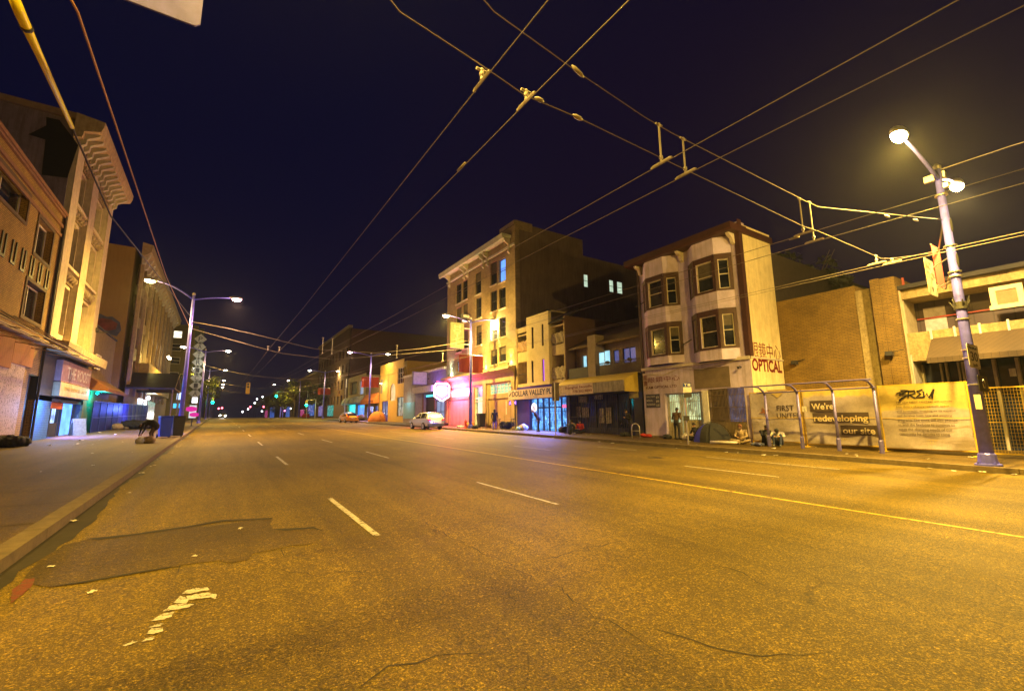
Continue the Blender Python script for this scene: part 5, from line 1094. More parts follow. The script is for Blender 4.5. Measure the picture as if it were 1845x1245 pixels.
gd = walk(32); hd_ = (sL(90, 950)[0], gd, sL(150, 950)[0], 4.3)
mb = MB(); wall(mb, f, 4, YB1, -1, vt, hol + [hd_], .4); mb.box(-24, -9.05, 4, YB1 - .02, -1, vt - .2); mb.build('wall', M_rb, K_)
for h in hol: window(f, h, K_, M_sash, M_glass, .09, 0, 1, .3)
mb = MB()
for k, (v, w) in enumerate(((vt - .1, .12), (vt - .75, .09), (vt - 1.3, .07), (vt + .0, .2))): mb.fb(f, 4, YB1 - .05, v - .16, v + .02, 0, w)
mb.build('cornice_bands', plain('brown_cornice', (.24, .11, .05), .8), K_)
for h in hol:
    mb = MB(); wall(mb, f, h[0] - .18, h[2] + .18, h[1] - .18, h[3] + .18, [h], .05, .04); mb.build('window_surround', plain('brown_surround', (.1, .055, .03), .8), K_)
# row of dark U-shaped slots
u0 = sL(55, 140); u1 = sL(220, 262)
for k in range(8):
    mb = MB(); s = u1[0] - .15 - k * (u1[0] - u0[0]) / 3.6; v = (u0[1] + u1[1]) / 2
    mb.fb(f, s - .32, s - .2, v - .55, v + .55, .0, .05); mb.fb(f, s + .1, s + .22, v - .55, v + .55, .0, .05); mb.fb(f, s - .2, s + .1, v - .55, v - .42, .0, .05); mb.build('brick_slot', M_dark, K_)
MB().fb(f, hd_[0], hd_[2], gd, hd_[3], -.38, -.3).build('door', M_dark, K_)
mb = MB(); mb.fb(f, 20, hd_[0] - 3.0, 4.3, 5.7, 0, .12); mb.fb(f, hd_[0] - 2.9, hd_[0] - .1, 4.6, 5.7, 0, .1); mb.build('corrugated_band', siding('rust_corrugated', (.34, .13, .04), .25, 'x', .8, .3), K_)
a = sL(75, 900)[0]; mb = MB(); mb.fb(f, a - 4.5, hd_[0] - .9, gd + .5, 4.6, 0, .06); mb.build('pasted_board', paint_mark('poster_collage', (.55, .42, .42)), K_)
mb = MB(); mb.fb(f, 4, YB1, 6.0, 6.25, 0, .25); mb.build('ledge', plain('rusty_ledge', (.3, .18, .07), .7), K_)
mb = MB(); mb.tube([f.p(YB1 - .02, .1, .1), f.p(YB1 - .02, vt, .1)], .06, 6); mb.build('drainpipe', M_dark, K_)
# marquee rods over the pavement
q = thing('marquee_frame', 'skeletal metal marquee frame of thin rods over the left pavement', 'canopy frame', (-8.4, 30, 5))
for i, (a, b) in enumerate(((24.5, 5.9), (27.5, 5.9), (30.5, 5.9), (33.5, 5.9))):
    MB().tube([(-8.6, a, b + .9), (-6.6, a + .3, b - .5)], .03, 5).build('tie_rod', M_steel, q)
for x, z in ((-6.6, 5.4), (-6.6, 5.15), (-7.6, 5.75)): MB().tube([(x, 20, z), (x, 36.5, z)], .03, 5).build('long_rail', plain('rust_steel', (.3, .2, .1), .6), q)
for k in range(7): MB().tube([(-8.55, 22 + k * 2.2, 5.6), (-6.6, 22 + k * 2.2, 5.3)], .022, 5).build('cross_rod', plain('rust_steel', (.3, .2, .1), .6), q)

# ---- ornate pale building
YA, YB = 35.3, 45.8; P_ = thing('ornate_building', 'tall narrow pale building with pilasters and a heavy bracketed cornice on the left', 'building', (-12, 40, 0))
M_orn = plain('ornate_stone', (.56, .46, .33), .8, var=.2, streak=.22)
vt = f.px(165, 300)[1] + .4; vt = 20.1; vb = sL(240, 490)[1]; fl = sL(300, 560)[1]
pil = [(YA, YA + 1.35), (39.4, 40.9), (YB - 1.3, YB)]
z_rows = [(7.2, 10.2), (11.4, 14.4), (15.4, 17.9)]
hol = []
for (pa, pb) in ((pil[0][1] + .1, pil[1][0] - .1), (pil[1][1] + .1, pil[2][0] - .1)):
    for a, b in z_rows: hol.append((pa, a, pb, b))
mb = MB(); wall(mb, f, YA, YB, 6.0, vt, hol, .5, -.2); mb.box(-24, -9.4, YA + .01, YB, -1, vt - .3)
mb.build('wall', M_orn, P_)
for a, b in pil: MB().fb(f, a, b, 6.4, vt - .9, -.2, .18).build('pilaster', M_orn, P_)
for h in hol: window(f, h, P_, M_dark, M_glass, .1, 1, 1, .55, blind=(rnd.uniform(.5, .8), M_curt) if rnd.random() < .5 else None)
mb = MB(); MO = plain('carved_spandrel', (.3, .23, .15), .9, var=.5, scale=9, bump=1)
for (pa, pb) in ((pil[0][1], pil[1][0]), (pil[1][1], pil[2][0])):
    for v0, v1 in ((10.2, 11.4), (14.4, 15.4), (17.9, 18.9)):
        mb = MB(); mb.fb(f, pa, pb, v0 + .2, v1 - .2, -.2, -.08)
        for k in range(5): c = pa + (pb - pa) * (k + .5) / 5; mb.lathe(f.p(c, (v0 + v1) / 2 - .3, -.05), [(.05, 0), (.22, .15), (.24, .35), (.05, .6)], 7)
        mb.build('carved_panel', MO, P_, True)
        MB().fb(f, pa, pb, v1 - .2, v1, -.2, .12).build('sill', M_orn, P_)
mb = MB(); mb.fprism(f, [(-.1, vt - 1.3), (.3, vt - 1.2), (.35, vt - .8), (1.1, vt - .6), (1.22, vt - .25), (1.25, vt + .1), (-.1, vt + .3)], YA - .3, YB + .3); mb.build('cornice', plain('cornice_tan', (.5, .38, .22), .8, streak=.2), P_)
for k in range(13):
    s = YA + .2 + k * (YB - YA - .6) / 12; MB().fprism(f, [(.2, vt - 1.6), (.42, vt - 1.45), (.45, vt - 1.1), (1.0, vt - .75), (1.05, vt - .6), (.2, vt - .6)], s - .13, s + .13).build('cornice_bracket', M_stone, P_)
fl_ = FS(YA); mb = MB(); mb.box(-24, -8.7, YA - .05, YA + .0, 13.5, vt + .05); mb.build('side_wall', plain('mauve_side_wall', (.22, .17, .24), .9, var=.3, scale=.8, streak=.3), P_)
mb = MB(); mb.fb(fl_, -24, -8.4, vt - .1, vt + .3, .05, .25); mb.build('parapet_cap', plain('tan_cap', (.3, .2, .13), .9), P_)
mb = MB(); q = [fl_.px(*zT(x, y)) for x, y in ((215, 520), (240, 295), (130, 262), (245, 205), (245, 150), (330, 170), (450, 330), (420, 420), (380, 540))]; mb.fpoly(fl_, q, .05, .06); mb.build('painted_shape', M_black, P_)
# shop level of the ornate building
mb = MB(); mb.fprism(f, [(0, 5.9), (1.0, 5.75), (1.05, 6.35), (0, 6.5)], YA - .1, YB + .1); mb.build('shop_cornice', plain('tan_cornice2', (.45, .36, .22), .8, streak=.3), P_)
sx0, sx1 = sL(285, 700)[0], sL(440, 760)[0]
mb = MB(); mb.fb(f, YA, YB, 3.0, 5.9, -.3, .0); mb.build('fascia_wall', M_dark, P_)
a0, a1 = sL(265, 760)[0], sL(435, 790)[0]
mb = MB(); mb.fb(f, a0, a1, 4.25, 5.55, 0, .3); o = mb.build('shop_sign', plain('pink_sign', (.42, .26, .3), .6, streak=.2), P_)
text('lettering', 'THE ROOST', f, (a0 + 1.2, 4.5, a1 - .3, 5.25), M_wht, o, .31, bold=.02)
mb = MB(); mb.fb(f, a0, a1, 3.35, 4.2, 0, .33); o = mb.build('lower_sign', plain('cream_sign', (.55, .42, .27), .6, streak=.15), P_); text('lettering', 'COFFEE  SANDWICHES  GROCERY', f, (a0 + .8, 3.72, a1 - .6, 3.95), plain('olive_letters', (.3, .25, .05), .6), o, .335)
gd = walk(40); M_ltb = emit('lit_pale_blue_shop', (.1, .28, 1), 3.2, 'curtain'); M_shw = emit('lit_shop_goods', (.35, .55, 1), 3.0, 'shop')
mb = MB(); wall(mb, f, YA, YB, -1, 3.3, [(a0 + .2, gd, a1 - .2, 3.2)], .6); mb.build('ground_wall', brick('painted_brick_blue', (.05, .17, .42), (.04, .14, .38), (.02, .07, .2), 1, .3, .1), P_)
MB().fb(f, a0 + .2, a0 + 3.3, gd + .9, 3.2, -.5, -.42).build('shop_window', M_shw, P_); MB().fb(f, a0 + 3.3, a1 - .2, gd, 3.2, -.5, -.42).build('shop_window', M_ltb, P_)
MB().fb(f, a0 + .2, a0 + 3.3, gd, gd + .9, -.5, -.3).build('stall_riser', M_dark, P_)
mb = MB()
for s in (a0 + .2, a0 + 1.6, a0 + 3.2, a0 + 3.9, a1 - .35): mb.fb(f, s, s + .13, gd, 3.2, -.42, -.28)
mb.fb(f, a0 + .2, a1 - .2, 3.08, 3.2, -.43, -.27); mb.build('shopfront_frame', M_dark, P_); MB().fb(f, a0 + .35, a0 + 3.8, 2.6, 3.1, -.28, -.24).build('orange_posters', plain('orange_poster', (.7, .16, .02), .6), P_)
light('shop_glow', f.p(40, 2.6, .35), 1300, (.2, .2, 1.0), P_, typ='AREA', size=(4.5, 1.5), aim=Vector((1, 0, -1.3))).data.spread = RAD(110)
light('shop_glow', f.p(36.0, 2.6, .9), 420, (.15, .4, 1.0), P_, .15)
# sandwich board
o = thing('sandwich_board', 'pale sandwich board sign standing outside the blue lit shop', 'sign', (-7.7, 41, walk(41))); z = walk(41); fq = Fac((-7.7, 40.6), (.7, .5))
for sg in (-1, 1):
    g_ = [fq.p(-.35, z + .05, sg * .28), fq.p(.35, z + .05, sg * .28), fq.p(.33, z + 1.15, sg * .03), fq.p(-.33, z + 1.15, sg * .03)]; h_ = [p + fq.n * .03 * sg for p in g_]; MB().hexa(g_ + h_).build('board', plain('menu_board', (.16, .24, .16), .6, var=.4, scale=8), o)
# security camera arm
s, v = sL(470, 555); mb = MB(); mb.tube([f.p(s, v, 0), f.p(s + .4, v + .1, .9)], .04, 5); mb.ball(f.p(s + .1, v + .2, .2), .18); mb.build('wall_lamp_arm', M_dark, P_)
# ---- low building with orange awning and blue hoarding
q = f.px(207, 650); Yq = q[0]; vq = f.px(207, 612)[1]; U_ = thing('low_corner_building', 'low brown rendered building with an orange awning beyond the ornate building', 'building', (-12, 52, 0))
mb = MB(); mb.box(-24, -8.7, 45.9, Yq, -1, vq); mb.build('wall', plain('olive_brown_wall', (.2, .14, .06), .85, var=.3, streak=.2), U_)
mb = MB(); mb.box(-24, -8.6, 45.9, Yq + .1, vq, vq + .15); mb.build('roof', M_roofd, U_)
a = rL(f, 445, 655, 500, 770); a = (47.2, a[1], 48.9, a[3]); window(f, a, U_, M_sash, M_glass, .12, 1, 0, -.12)
a = f.px(155, 685); mb = MB(); mb.fprism(f, [(0, 5.2), (1.2, 4.3), (1.2, 4.05), (0, 4.2)], 46.5, Yq - .8); mb.build('awning', plain('dull_orange_awning', (.22, .08, .012), .7), U_)
M_hrd = plain('blue_hoarding', (.004, .008, .13), .5, var=.3, scale=1); M_hrd.node_tree.nodes['Principled BSDF'].inputs['Specular IOR Level'].default_value = .15; Yf = 46.3; fh = FL(-8.1); k = 0; ye = 76.0
while Yf < ye:
    z = walk(Yf + 1.3); o = thing('hoarding_panel', ['blue site hoarding panel next to the lit shop', 'second blue hoarding panel from the lit shop', 'third blue hoarding panel from the lit shop', 'fourth blue hoarding panel from the lit shop', 'fifth blue hoarding panel from the lit shop', 'sixth blue hoarding panel from the lit shop', 'seventh blue hoarding panel from the lit shop', 'eighth blue hoarding panel from the lit shop', 'ninth blue hoarding panel from the lit shop', 'tenth blue hoarding panel, near the entrance canopy', 'eleventh blue hoarding panel, beside the entrance canopy', 'last blue hoarding panel'][k], 'hoarding', fh.p(Yf + 1.3, z), 'blue hoarding panels along the left pavement')
    MB().fb(fh, Yf + .03, Yf + 2.57, z, z + 2.35, -.03, .0).build('panel', M_hrd, o); mb = MB(); frame(mb, fh, (Yf, z - .05, Yf + 2.6, z + 2.42), .07, .0, .04); mb.fb(fh, Yf + .07, Yf + 2.53, z + 1.1, z + 1.17, 0, .04); mb.build('frame', plain('blue_frame', (.015, .03, .22), .35), o)
    Yf += 2.62; k += 1
light('hoarding_light', (-8.0, 48.2, 4.0), 400, (.0, .7, .8), U_, .1); MB().ball((-8.3, 48.2, 4.0), .1).build('lamp_globe', emit('cyan_bulb', (0, .9, .9), 6), U_)
light('hoarding_light', (-6.9, 60, 3.0), 700, (.08, .14, 1), U_, .1)  # added blue light without a fixture, deepens the hoarding's blue
# ---- tall tan building
YA = f.px(233, 640)[0]; YA = (YA + f.px(254, 470)[0]) / 2; YB = 108; J_ = thing('tall_tan_building', 'tall building with a blank tan side wall and a dark bracketed front on the left', 'building', (-12, 85, 0))
fs = FS(YA); vt = fs.px(250, 444)[1]; xw = fs.px(185, 437)
M_tan = plain('tan_render', (.34, .22, .06), .9, var=.12, scale=.4, streak=.08)
mb = MB(); mb.hexa([(-26, YA, -1), (-9.2, YA, -1), (-9.2, YB, -1), (-26, YB, -1), (-26, YA, vt + .2), (-9.2, YA, vt - .2), (-9.2, YB, vt + .3), (-26, YB, vt + .3)]); mb.build('wall', M_tan, J_)
hol = []
for fl_z in (6.2, 10, 13.6, 17.2):
    for k in range(9): s = YA + 2.2 + k * 4.6; hol.append((s, fl_z, s + 2.4, fl_z + 2.4))
mb = MB(); wall(mb, f, YA, YB, -1, vt - .1, hol, .5); mb.build('front_wall', plain('brown_stone_front', (.24, .17, .10), .85, var=.3, streak=.3), J_)
for i, h in enumerate(hol): window(f, h, J_, M_dark, M_glass, .12, 1, 0, .3)
mb = MB(); mb.fprism(f, [(0, vt - 1.1), (.3, vt - 1), (.85, vt - .5), (.95, vt + .3), (0, vt + .5)], YA - .2, YB + .3); mb.build('cornice', plain('cornice_tan2', (.4, .3, .16), .8), J_)
for k in range(20): s = YA + .6 + k * 2.2; MB().fprism(f, [(.05, vt - 1.9), (.3, vt - 1.8), (.75, vt - .68), (.05, vt - .9)], s - .3, s + .3).build('cornice_bracket', M_stone, J_)
for k in range(9): s = YA + .9 + k * 4.6; MB().fb(f, s - .35, s + .35, 4.6, vt - 1.2, 0, .25).build('pilaster', plain('tan_pier', (.36, .27, .15), .85), J_)
# mural (abstract colour clouds) painted on the tan wall
MM = plain('mural_red', (.2, .05, .03), .9, var=.6, scale=1.5); MM2 = plain('mural_blue_grey', (.08, .09, .12), .9, var=.5, scale=2); z9 = lambda x, y: (180 + x / 3.114, 420 + y / 3.114)
for nm, mt, pl_, w in (('mural_patch', MM2, [(-40, 470), (0, 452), (40, 470), (70, 468), (112, 500), (120, 545), (95, 578), (60, 570), (20, 560), (-40, 575)], .0), ('mural_patch', MM, [(-30, 492), (10, 478), (60, 485), (100, 508), (88, 540), (50, 548), (0, 540), (-30, 550)], .02)):
    MB().fpoly(fs, [fs.px(*z9(x, y)) for x, y in pl_], w, w + .02).build(nm, mt, J_)
# gabled entrance canopy
c0 = 66.5; mb = MB(); zc = 5.2
for sg in (-1, 1): mb.hexa([(-8.6, c0 + sg * 4.2, zc), (-4.3, c0 + sg * 4.2, zc), (-4.3, c0, zc + 1.9), (-8.6, c0, zc + 1.9), (-8.6, c0 + sg * 4.2, zc + .18), (-4.3, c0 + sg * 4.2, zc + .18), (-4.3, c0, zc + 2.1), (-8.6, c0, zc + 2.1)])
mb.build('canopy_roof', M_dark, J_); mb = MB()
for y in (c0 - 4, c0 + 4): mb.tube([(-4.5, y, walk(y)), (-4.5, y, zc + .1)], .07, 6)
mb.tube([(-4.35, c0 - 4.2, zc + .1), (-4.35, c0, zc + 2.0), (-4.35, c0 + 4.2, zc + .1), (-4.35, c0 - 4.2, zc + .1)], .08, 5); mb.build('canopy_frame', M_plyw, J_)
mb = MB(); mb.fb(f, 68, 96, 5.5, 8.6, 0, 1.2); mb.build('marquee', plain('cream_marquee', (.45, .33, .14), .7), J_)
MB().fb(f, 64.2, 66.0, walk(66), 3.6, .01, .05).build('lit_door', emit('cyan_tv', (.1, .5, .8), 1.5, 'curtain'), J_)
for (a, b, c, nm) in ((72, 76, emit('pale_lit_front', (.7, .8, .9), 1.4, 'curtain'), 1), (78, 80.2, emit('white_lit_door', (.8, .9, 1), 2.4), 1), (82, 90, MATS['arch_shop'], 1)): MB().fb(f, a, b, walk(a), 4.6, .01, .06).build('lit_shopfront', c, J_)
light('entrance_light', (-7.6, 79, 4.6), 500, (.55, .7, 1), J_, .1); MB().ball((-8.3, 79, 4.9), .22).build('lamp_globe', emit('blue_white_bulb', (.6, .75, 1), 12), J_)
light('entrance_light', (-7.5, 70, 9.2), 350, (1, .8, .25), J_, .1)
for k in range(3): MB().ball((-7.2, 86 + k * 1.1, 11.5), .17).build('lamp_globe', MATS['lamp_lens_warm'], J_)
# ---- far left block with lit window and vertical diamond sign
YA = 124; fs = FS(YA); Q_ = thing('far_left_block', 'dark ochre block with one bright window high up, behind the diamond sign', 'building', (-14, 140, 0))
x1 = fs.px(352, 650)[0]; vt = fs.px(330, 585)[1]; hol = [fs.rc(311, 595, 328, 610), fs.rc(309, 619, 326, 633), fs.rc(307, 643, 324, 656), fs.rc(305, 670, 321, 683)]
mb = MB(); wall(mb, fs, -30, x1, -1, vt, hol, .4); mb.box(-30, x1, YA + .45, 165, -1, vt - .1); mb.quad((x1, YA, -1), (x1, YA + .5, -1), (x1, YA + .5, vt), (x1, YA, vt)); mb.build('wall', plain('olive_ochre_wall', (.16, .13, .04), .9), Q_)
for i, h in enumerate(hol): window(fs, h, Q_, M_sash, emit('bright_white_window', (1, .95, .7), 2.2, 'curtain') if i == 0 else M_glass, .12, 1, 0, .12)
Yd = 100; fd = FS(Yd); o = thing('vertical_diamond_sign', 'tall vertical sign of eight pale diamonds with letters beyond the left lamp post', 'sign', (fd.px(358, 660)[0], Yd, fd.px(355, 730)[1]))
a = fd.px(352, 592); b = fd.px(366, 592); c = fd.px(347, 718); d = fd.px(359, 718)
MB().fpoly(fd, [(c[0], c[1]), (d[0] + .2, d[1]), (b[0] + .2, b[1]), (a[0], a[1])], -.5, -.02).build('blade', plain('sign_dark_green', (.05, .06, .03), .7), o)
for k, ch in enumerate('PATRICIA'):
    cx, cy = fd.px(361.5 - k * 1.45, 611 + k * 14.0); r = .98; MB().fpoly(fd, [(cx - r, cy), (cx, cy - r), (cx + r, cy), (cx, cy + r)], .0, .06).build('diamond', plain('pale_grey_diamond', (.5, .5, .42), .6), o)
    text('lettering', ch, fd, (cx - .3, cy - .4, cx + .3, cy + .4), M_dark, o, .065)
light('sign_light', (fd.px(358, 660)[0] + 1.0, Yd - 3, 12), 260, (.85, .9, .8), o, .2)

# ================================================================ VEHICLES
def car(name, label, loc, rz, paint, kind='suv', lights=None, group='cars on the street'):
    t = thing(name, label, 'car', (0, 0, 0), group)
    if kind == 'suv':
        st = [(-2.2, .70, .45, .62, .62), (-2.18, .82, .34, .95, 1.0), (-2.1, .88, .3, 1.02, 1.12), (-1.85, .91, .27, 1.03, 1.50), (-1.55, .92, .26, 1.03, 1.62), (-.6, .93, .25, 1.0, 1.66), (.1, .93, .25, .98, 1.6), (.55, .92, .25, .97, 1.4), (1.05, .92, .26, .98, 1.04), (1.7, .90, .28, .92, .95), (2.05, .84, .33, .8, .83), (2.22, .7, .42, .66, .66)]
    else:
        st = [(-2.35, .68, .45, .7, .7), (-2.3, .80, .34, .92, .95), (-2.0, .88, .28, .98, 1.02), (-1.6, .90, .25, .99, 1.2), (-1.1, .91, .24, .97, 1.4), (-.4, .91, .24, .95, 1.45), (.2, .91, .24, .93, 1.38), (.65, .91, .24, .92, 1.16), (1.05, .9, .25, .93, .97), (1.75, .88, .28, .84, .87), (2.15, .82, .33, .72, .75), (2.3, .68, .42, .6, .6)]
    mb = MB(); R_n = []
    for (y, w, zb, zm, zr) in st:
        rw = w * (1 - .22 * max(0, (zr - zm)) / .6); mid = (zb + zm) / 2
        ring = [(0, zb), (w * .86, zb), (w * .98, zb + .1), (w, mid), (w * .975, zm), ((w * .975 + rw) / 2, (zm + zr) / 2), (rw * .96, zr - .03), (rw * .6, zr + .0), (0, zr + .015)]
        ring = ring + [(-x, z) for x, z in ring[-2:0:-1]]; R_n.append([Vector((x, y, z)) for x, z in ring])
    n = len(R_n[0]); vs = [v for r in R_n for v in r]
    fs = [(i * n + j, i * n + (j + 1) % n, (i + 1) * n + (j + 1) % n, (i + 1) * n + j) for i in range(len(R_n) - 1) for j in range(n)] + [tuple(range(n))[::-1], tuple((len(R_n) - 1) * n + j for j in range(n))]
    mb.add(vs, fs); bo = mb.build('body', paint, t, True); md = bo.modifiers.new('s', 'SUBSURF'); md.levels = 1; md.render_levels = 1
    def panel(name, q, mat, off=.02):
        mb = MB(); c = sum(q, Vector()) / len(q); nn = (q[1] - q[0]).cross(q[2] - q[0]).normalized()
        if nn.dot(c - Vector((0, c.y * .8, .8))) < 0: nn = -nn
        g_ = [p.lerp(c, .05) + nn * off for p in q]; h_ = [p.lerp(c, .05) - nn * .02 for p in q]; k = len(q)
        mb.add(g_ + h_, [tuple(range(k)), tuple(range(k, 2 * k))[::-1]] + [(i, (i + 1) % k, k + (i + 1) % k, k + i) for i in range(k)]); return mb.build(name, mat, t)
    wi = (2, 4) if kind == 'suv' else (2, 4); fr_ = (6, 8) if kind == 'suv' else (6, 8)
    a, b = R_n[wi[0]], R_n[wi[1]]; panel('rear_window', [a[5], b[6], b[n - 6], a[n - 5]] if 0 else [Vector((a[4].x * .86, a[4].y, a[4].z + .06)), Vector((b[6].x * .9, b[6].y - .06, b[6].z)), Vector((-b[6].x * .9, b[6].y - .06, b[6].z)), Vector((-a[4].x * .86, a[4].y, a[4].z + .06))], M_glass, .03)
    a, b = R_n[fr_[0]], R_n[fr_[1]]; panel('windscreen', [Vector((b[4].x * .88, b[4].y, b[4].z + .04)), Vector((a[6].x * .9, a[6].y + .05, a[6].z)), Vector((-a[6].x * .9, a[6].y + .05, a[6].z)), Vector((-b[4].x * .88, b[4].y, b[4].z + .04))], M_glass, .03)
    for sg in (-1, 1):
        for (i0, i1) in ((3, 4), (4, 5), (5, 7)) if kind == 'suv' else ((3, 4), (4, 5), (5, 7)):
            A, Bq = R_n[i0], R_n[i1]; q = [Vector((sg * A[4].x * .985, A[4].y + .03, A[4].z + .05)), Vector((sg * (A[6].x + .01), A[6].y + .03, A[6].z - .05)), Vector((sg * (Bq[6].x + .01), Bq[6].y - .03, Bq[6].z - .05)), Vector((sg * Bq[4].x * .985, Bq[4].y - .03, Bq[4].z + .05))]; panel('side_window', q, M_glass, .018)
        for y in (-1.32, 1.32):
            ctr = Vector((sg * .84, y, .34)); mb = MB(); mb.tube([ctr + Vector((-sg * .12, 0, 0)), ctr + Vector((sg * .1, 0, 0))], .34, 20); w = mb.build('wheel', plain('tyre_rubber', (.015, .015, .015), .8), t, False, .02)
            mb = MB(); mb.tube([ctr + Vector((sg * .085, 0, 0)), ctr + Vector((sg * .115, 0, 0))], .22, 16)
            mb.build('rim', M_steel, w)
        MB().box(sg * .72 - .13, sg * .72 + .13, st[1][0] - .09, st[1][0] + .1, .86, 1.02).build('tail_light', emit('tail_red', (.9, .05, .03), .6) if not lights else emit('tail_red_on', (1, .06, .03), 5), t, False, .02)
        MB().box(sg * .62 - .16, sg * .62 + .16, st[-1][0] - .14, st[-1][0] + .0, .6, .75).build('headlight', emit('headlamp_on', (1, .97, .85), 300) if lights else M_steel, t, False, .02)
        MB().ball((sg * 1.0, .72 if kind == 'suv' else .8, 1.02), .09, .06, .07).build('mirror', paint, t, True)
    MB().box(-.86, .86, st[0][0] - .07, st[0][0] + .08, .32, .58).build('bumper', plain('bumper_grey', (.05, .05, .05), .5) if kind == 'suv' else paint, t, False, .04)
    MB().box(-.26, .26, st[0][0] - .1, st[0][0] + .0, .66, .78).build('number_plate', M_wht, t)
    if kind == 'taxi': MB().box(-.25, .25, -.55, -.3, 1.45, 1.6).build('roof_sign', emit('taxi_roof', (1, .9, .7), 1.2), t, False, .03); MB().fb(FS(st[0][0] - .02), -.6, .6, .72, .74, 0, .03).build('boot_trim', M_dark, t)
    t.location = loc; t.rotation_euler = (math.atan(S) if loc[1] < 150 else 0, 0, rz); return t
M_wcar = plain('white_car_paint', (.5, .5, .56), .25, .1, .03, 1, 0, coat=.6); M_ocar = plain('orange_taxi_paint', (.75, .3, .01), .3, .1, .03, 1, 0, coat=.6); M_dcar = plain('dark_car_paint', (.05, .05, .06), .3, .1, .03, 1, 0, coat=.5)
p = onG(727, 771); car('parked_suv', 'white hatchback SUV parked by the right kerb, seen from behind', (17.1, 41.8, gz(41.8)), RAD(3), M_wcar)
car('taxi', 'orange taxi with white roof sign parked far down the right kerb', (16.9, 72.5, gz(72.5)), RAD(3), M_ocar, 'taxi')
car('oncoming_car', 'car with glaring headlights cresting the hill on the left side of the road', (.9, 150, gz(150)), pi, M_dcar, 'sedan', True)
light('headlamp_beam', (.9, 146, gz(146) + .8), 1500, (1, .95, .8), None, .2, 'SPOT', (0, -1, -.07), RAD(70), .8)['kind'] = 'helper'

# ================================================================ FAR BACKGROUND
def block(label, x0, x1, y0, y1, zt, col, wins=(), face='F', seed=1):
    r = random.Random(seed); side = 1 if x0 > 5 else -1
    o = thing('distant_building', label, 'building', ((x0 + x1) / 2, (y0 + y1) / 2, 0)); f = FR(x0) if side > 0 else FL(x1); fs = FS(y0); m = plain('far_wall_%d' % seed, col, .9)
    hol = []; s0, s1 = (-y1, -y0) if side > 0 else (y0, y1); nz = int((zt - 5) / 3.4)
    for j in range(nz):
        for k in range(int((s1 - s0) / 3.6)): a = s0 + 1 + k * 3.6; hol.append((a, 5 + j * 3.4, a + 1.5, 7 + j * 3.4))
    mb = MB(); wall(mb, f, s0, s1, -4, zt, hol, .3); mb.box(x0 + (.3 if side > 0 else 0), x1 - (.3 if side < 0 else 0), y0, y1, -4, zt - .2); mb.build('wall', m, o)
    for h in hol:
        lit = r.random() < .12; MB().fb(f, *(h[0], h[2], h[1], h[3]), -.29, -.2).build('window', (emit('far_warm', (1, .75, .4), .9) if r.random() < .5 else emit('far_cool', (.5, .7, 1), .8)) if lit else M_glass, o)
    mb = MB(); mb.fb(f, s0, s1, zt, zt + .5, -.5, .4); mb.build('cornice', plain('far_cornice', (.25, .2, .13), .8), o)
    for (a, b, v0, v1, m_) in wins: MB().fb(f, a, b, v0, v1, .02, .2).build('lit_shopfront', m_, o)
    return o
fR = FR(); top = fR.px(562, 640)[1]
block('big dark brown block with rows of small windows beyond the barrel awnings', 22.6, 60, 99, 135, 21.5, (.09, .05, .03), [(-118, -112, 2.5, 5, emit('far_teal', (.05, .6, .6), .55, 'shop')), (-130, -124, 2.6, 5.2, emit('far_violet', (.4, .3, .9), .55, 'shop'))], seed=2)
block('dark low block behind the street tree on the right', 23, 50, 137, 175, 15, (.06, .04, .05), [(-150, -140, 2.8, 6.2, emit('far_blue', (.1, .25, 1), .55, 'shop')), (-165, -158, 2.8, 5, emit('far_magenta', (1, .1, .35), .55, 'shop'))], seed=3)
block('faint block under the hill crest on the right', 22, 50, 178, 225, 13, (.05, .04, .06), [(-195, -185, 2.6, 6.5, MATS['far_blue']), (-215, -205, 2.6, 7, MATS['far_violet'])], seed=4)
block('farthest block on the right side of the road', 22, 60, 230, 300, 14, (.05, .04, .06), [(-260, -240, 1, 8, MATS['far_blue']), (-290, -275, 1, 7, MATS['far_magenta'])], seed=5)
block('block beyond the diamond sign on the left', -40, -8.6, 168, 215, 14, (.07, .05, .04), [(172, 180, 2.6, 5, MATS['far_teal']), (188, 196, 2.6, 5.4, MATS['far_warm']), (202, 210, 2.6, 5.2, MATS['far_magenta'])], seed=6)
block('farthest block on the left side of the road', -40, -8.6, 220, 300, 10, (.07, .05, .04), [(240, 250, 1, 4, MATS['far_blue'])], seed=7)
# bus stop advertisement lit box and shop sign boxes on the left pavement
def sbox(label, x0, x1, y, z0, z1, mat, cat='sign', name='lit_sign', post=True, th=.2):
    o = thing(name, label, cat, ((x0 + x1) / 2, y, walk(y)))
    mb = MB(); mb.box(x0 - .06, x1 + .06, y, y + th, z0 - .06, z1 + .06); mb.build('casing', M_dark, o); MB().box(x0, x1, y - .03, y, z0, z1).build('lit_face', mat, o)
    if post: MB().box((x0 + x1) / 2 - .06, (x0 + x1) / 2 + .06, y + .02, y + th - .02, walk(y), z0 - .06).build('post', M_dark, o)
    return o
a = atY(342, 738, 62); b = atY(358, 757, 62)
o = sbox('lit advertising panel with magenta shapes beside the left lamp post', atY(341, 738, 62).x, atY(354, 738, 62).x, 62, atY(348, 753, 62).z, atY(348, 730, 62).z, emit('advert_pale', (.75, .8, .8), .8))
fz = FS(61.96)
for (x, y, r) in ((345, 737, .5), (350, 747, .42), (344, 735, .25)): s, v = fz.px(x, y); MB().fpoly(fz, [(s + r * cos(k * pi / 6) * (1 + .2 * (k % 2)), v + r * .6 * sin(k * pi / 6)) for k in range(12)], .002, .01).build('magenta_shape', emit('advert_magenta', (.75, .02, .35), .8), o)
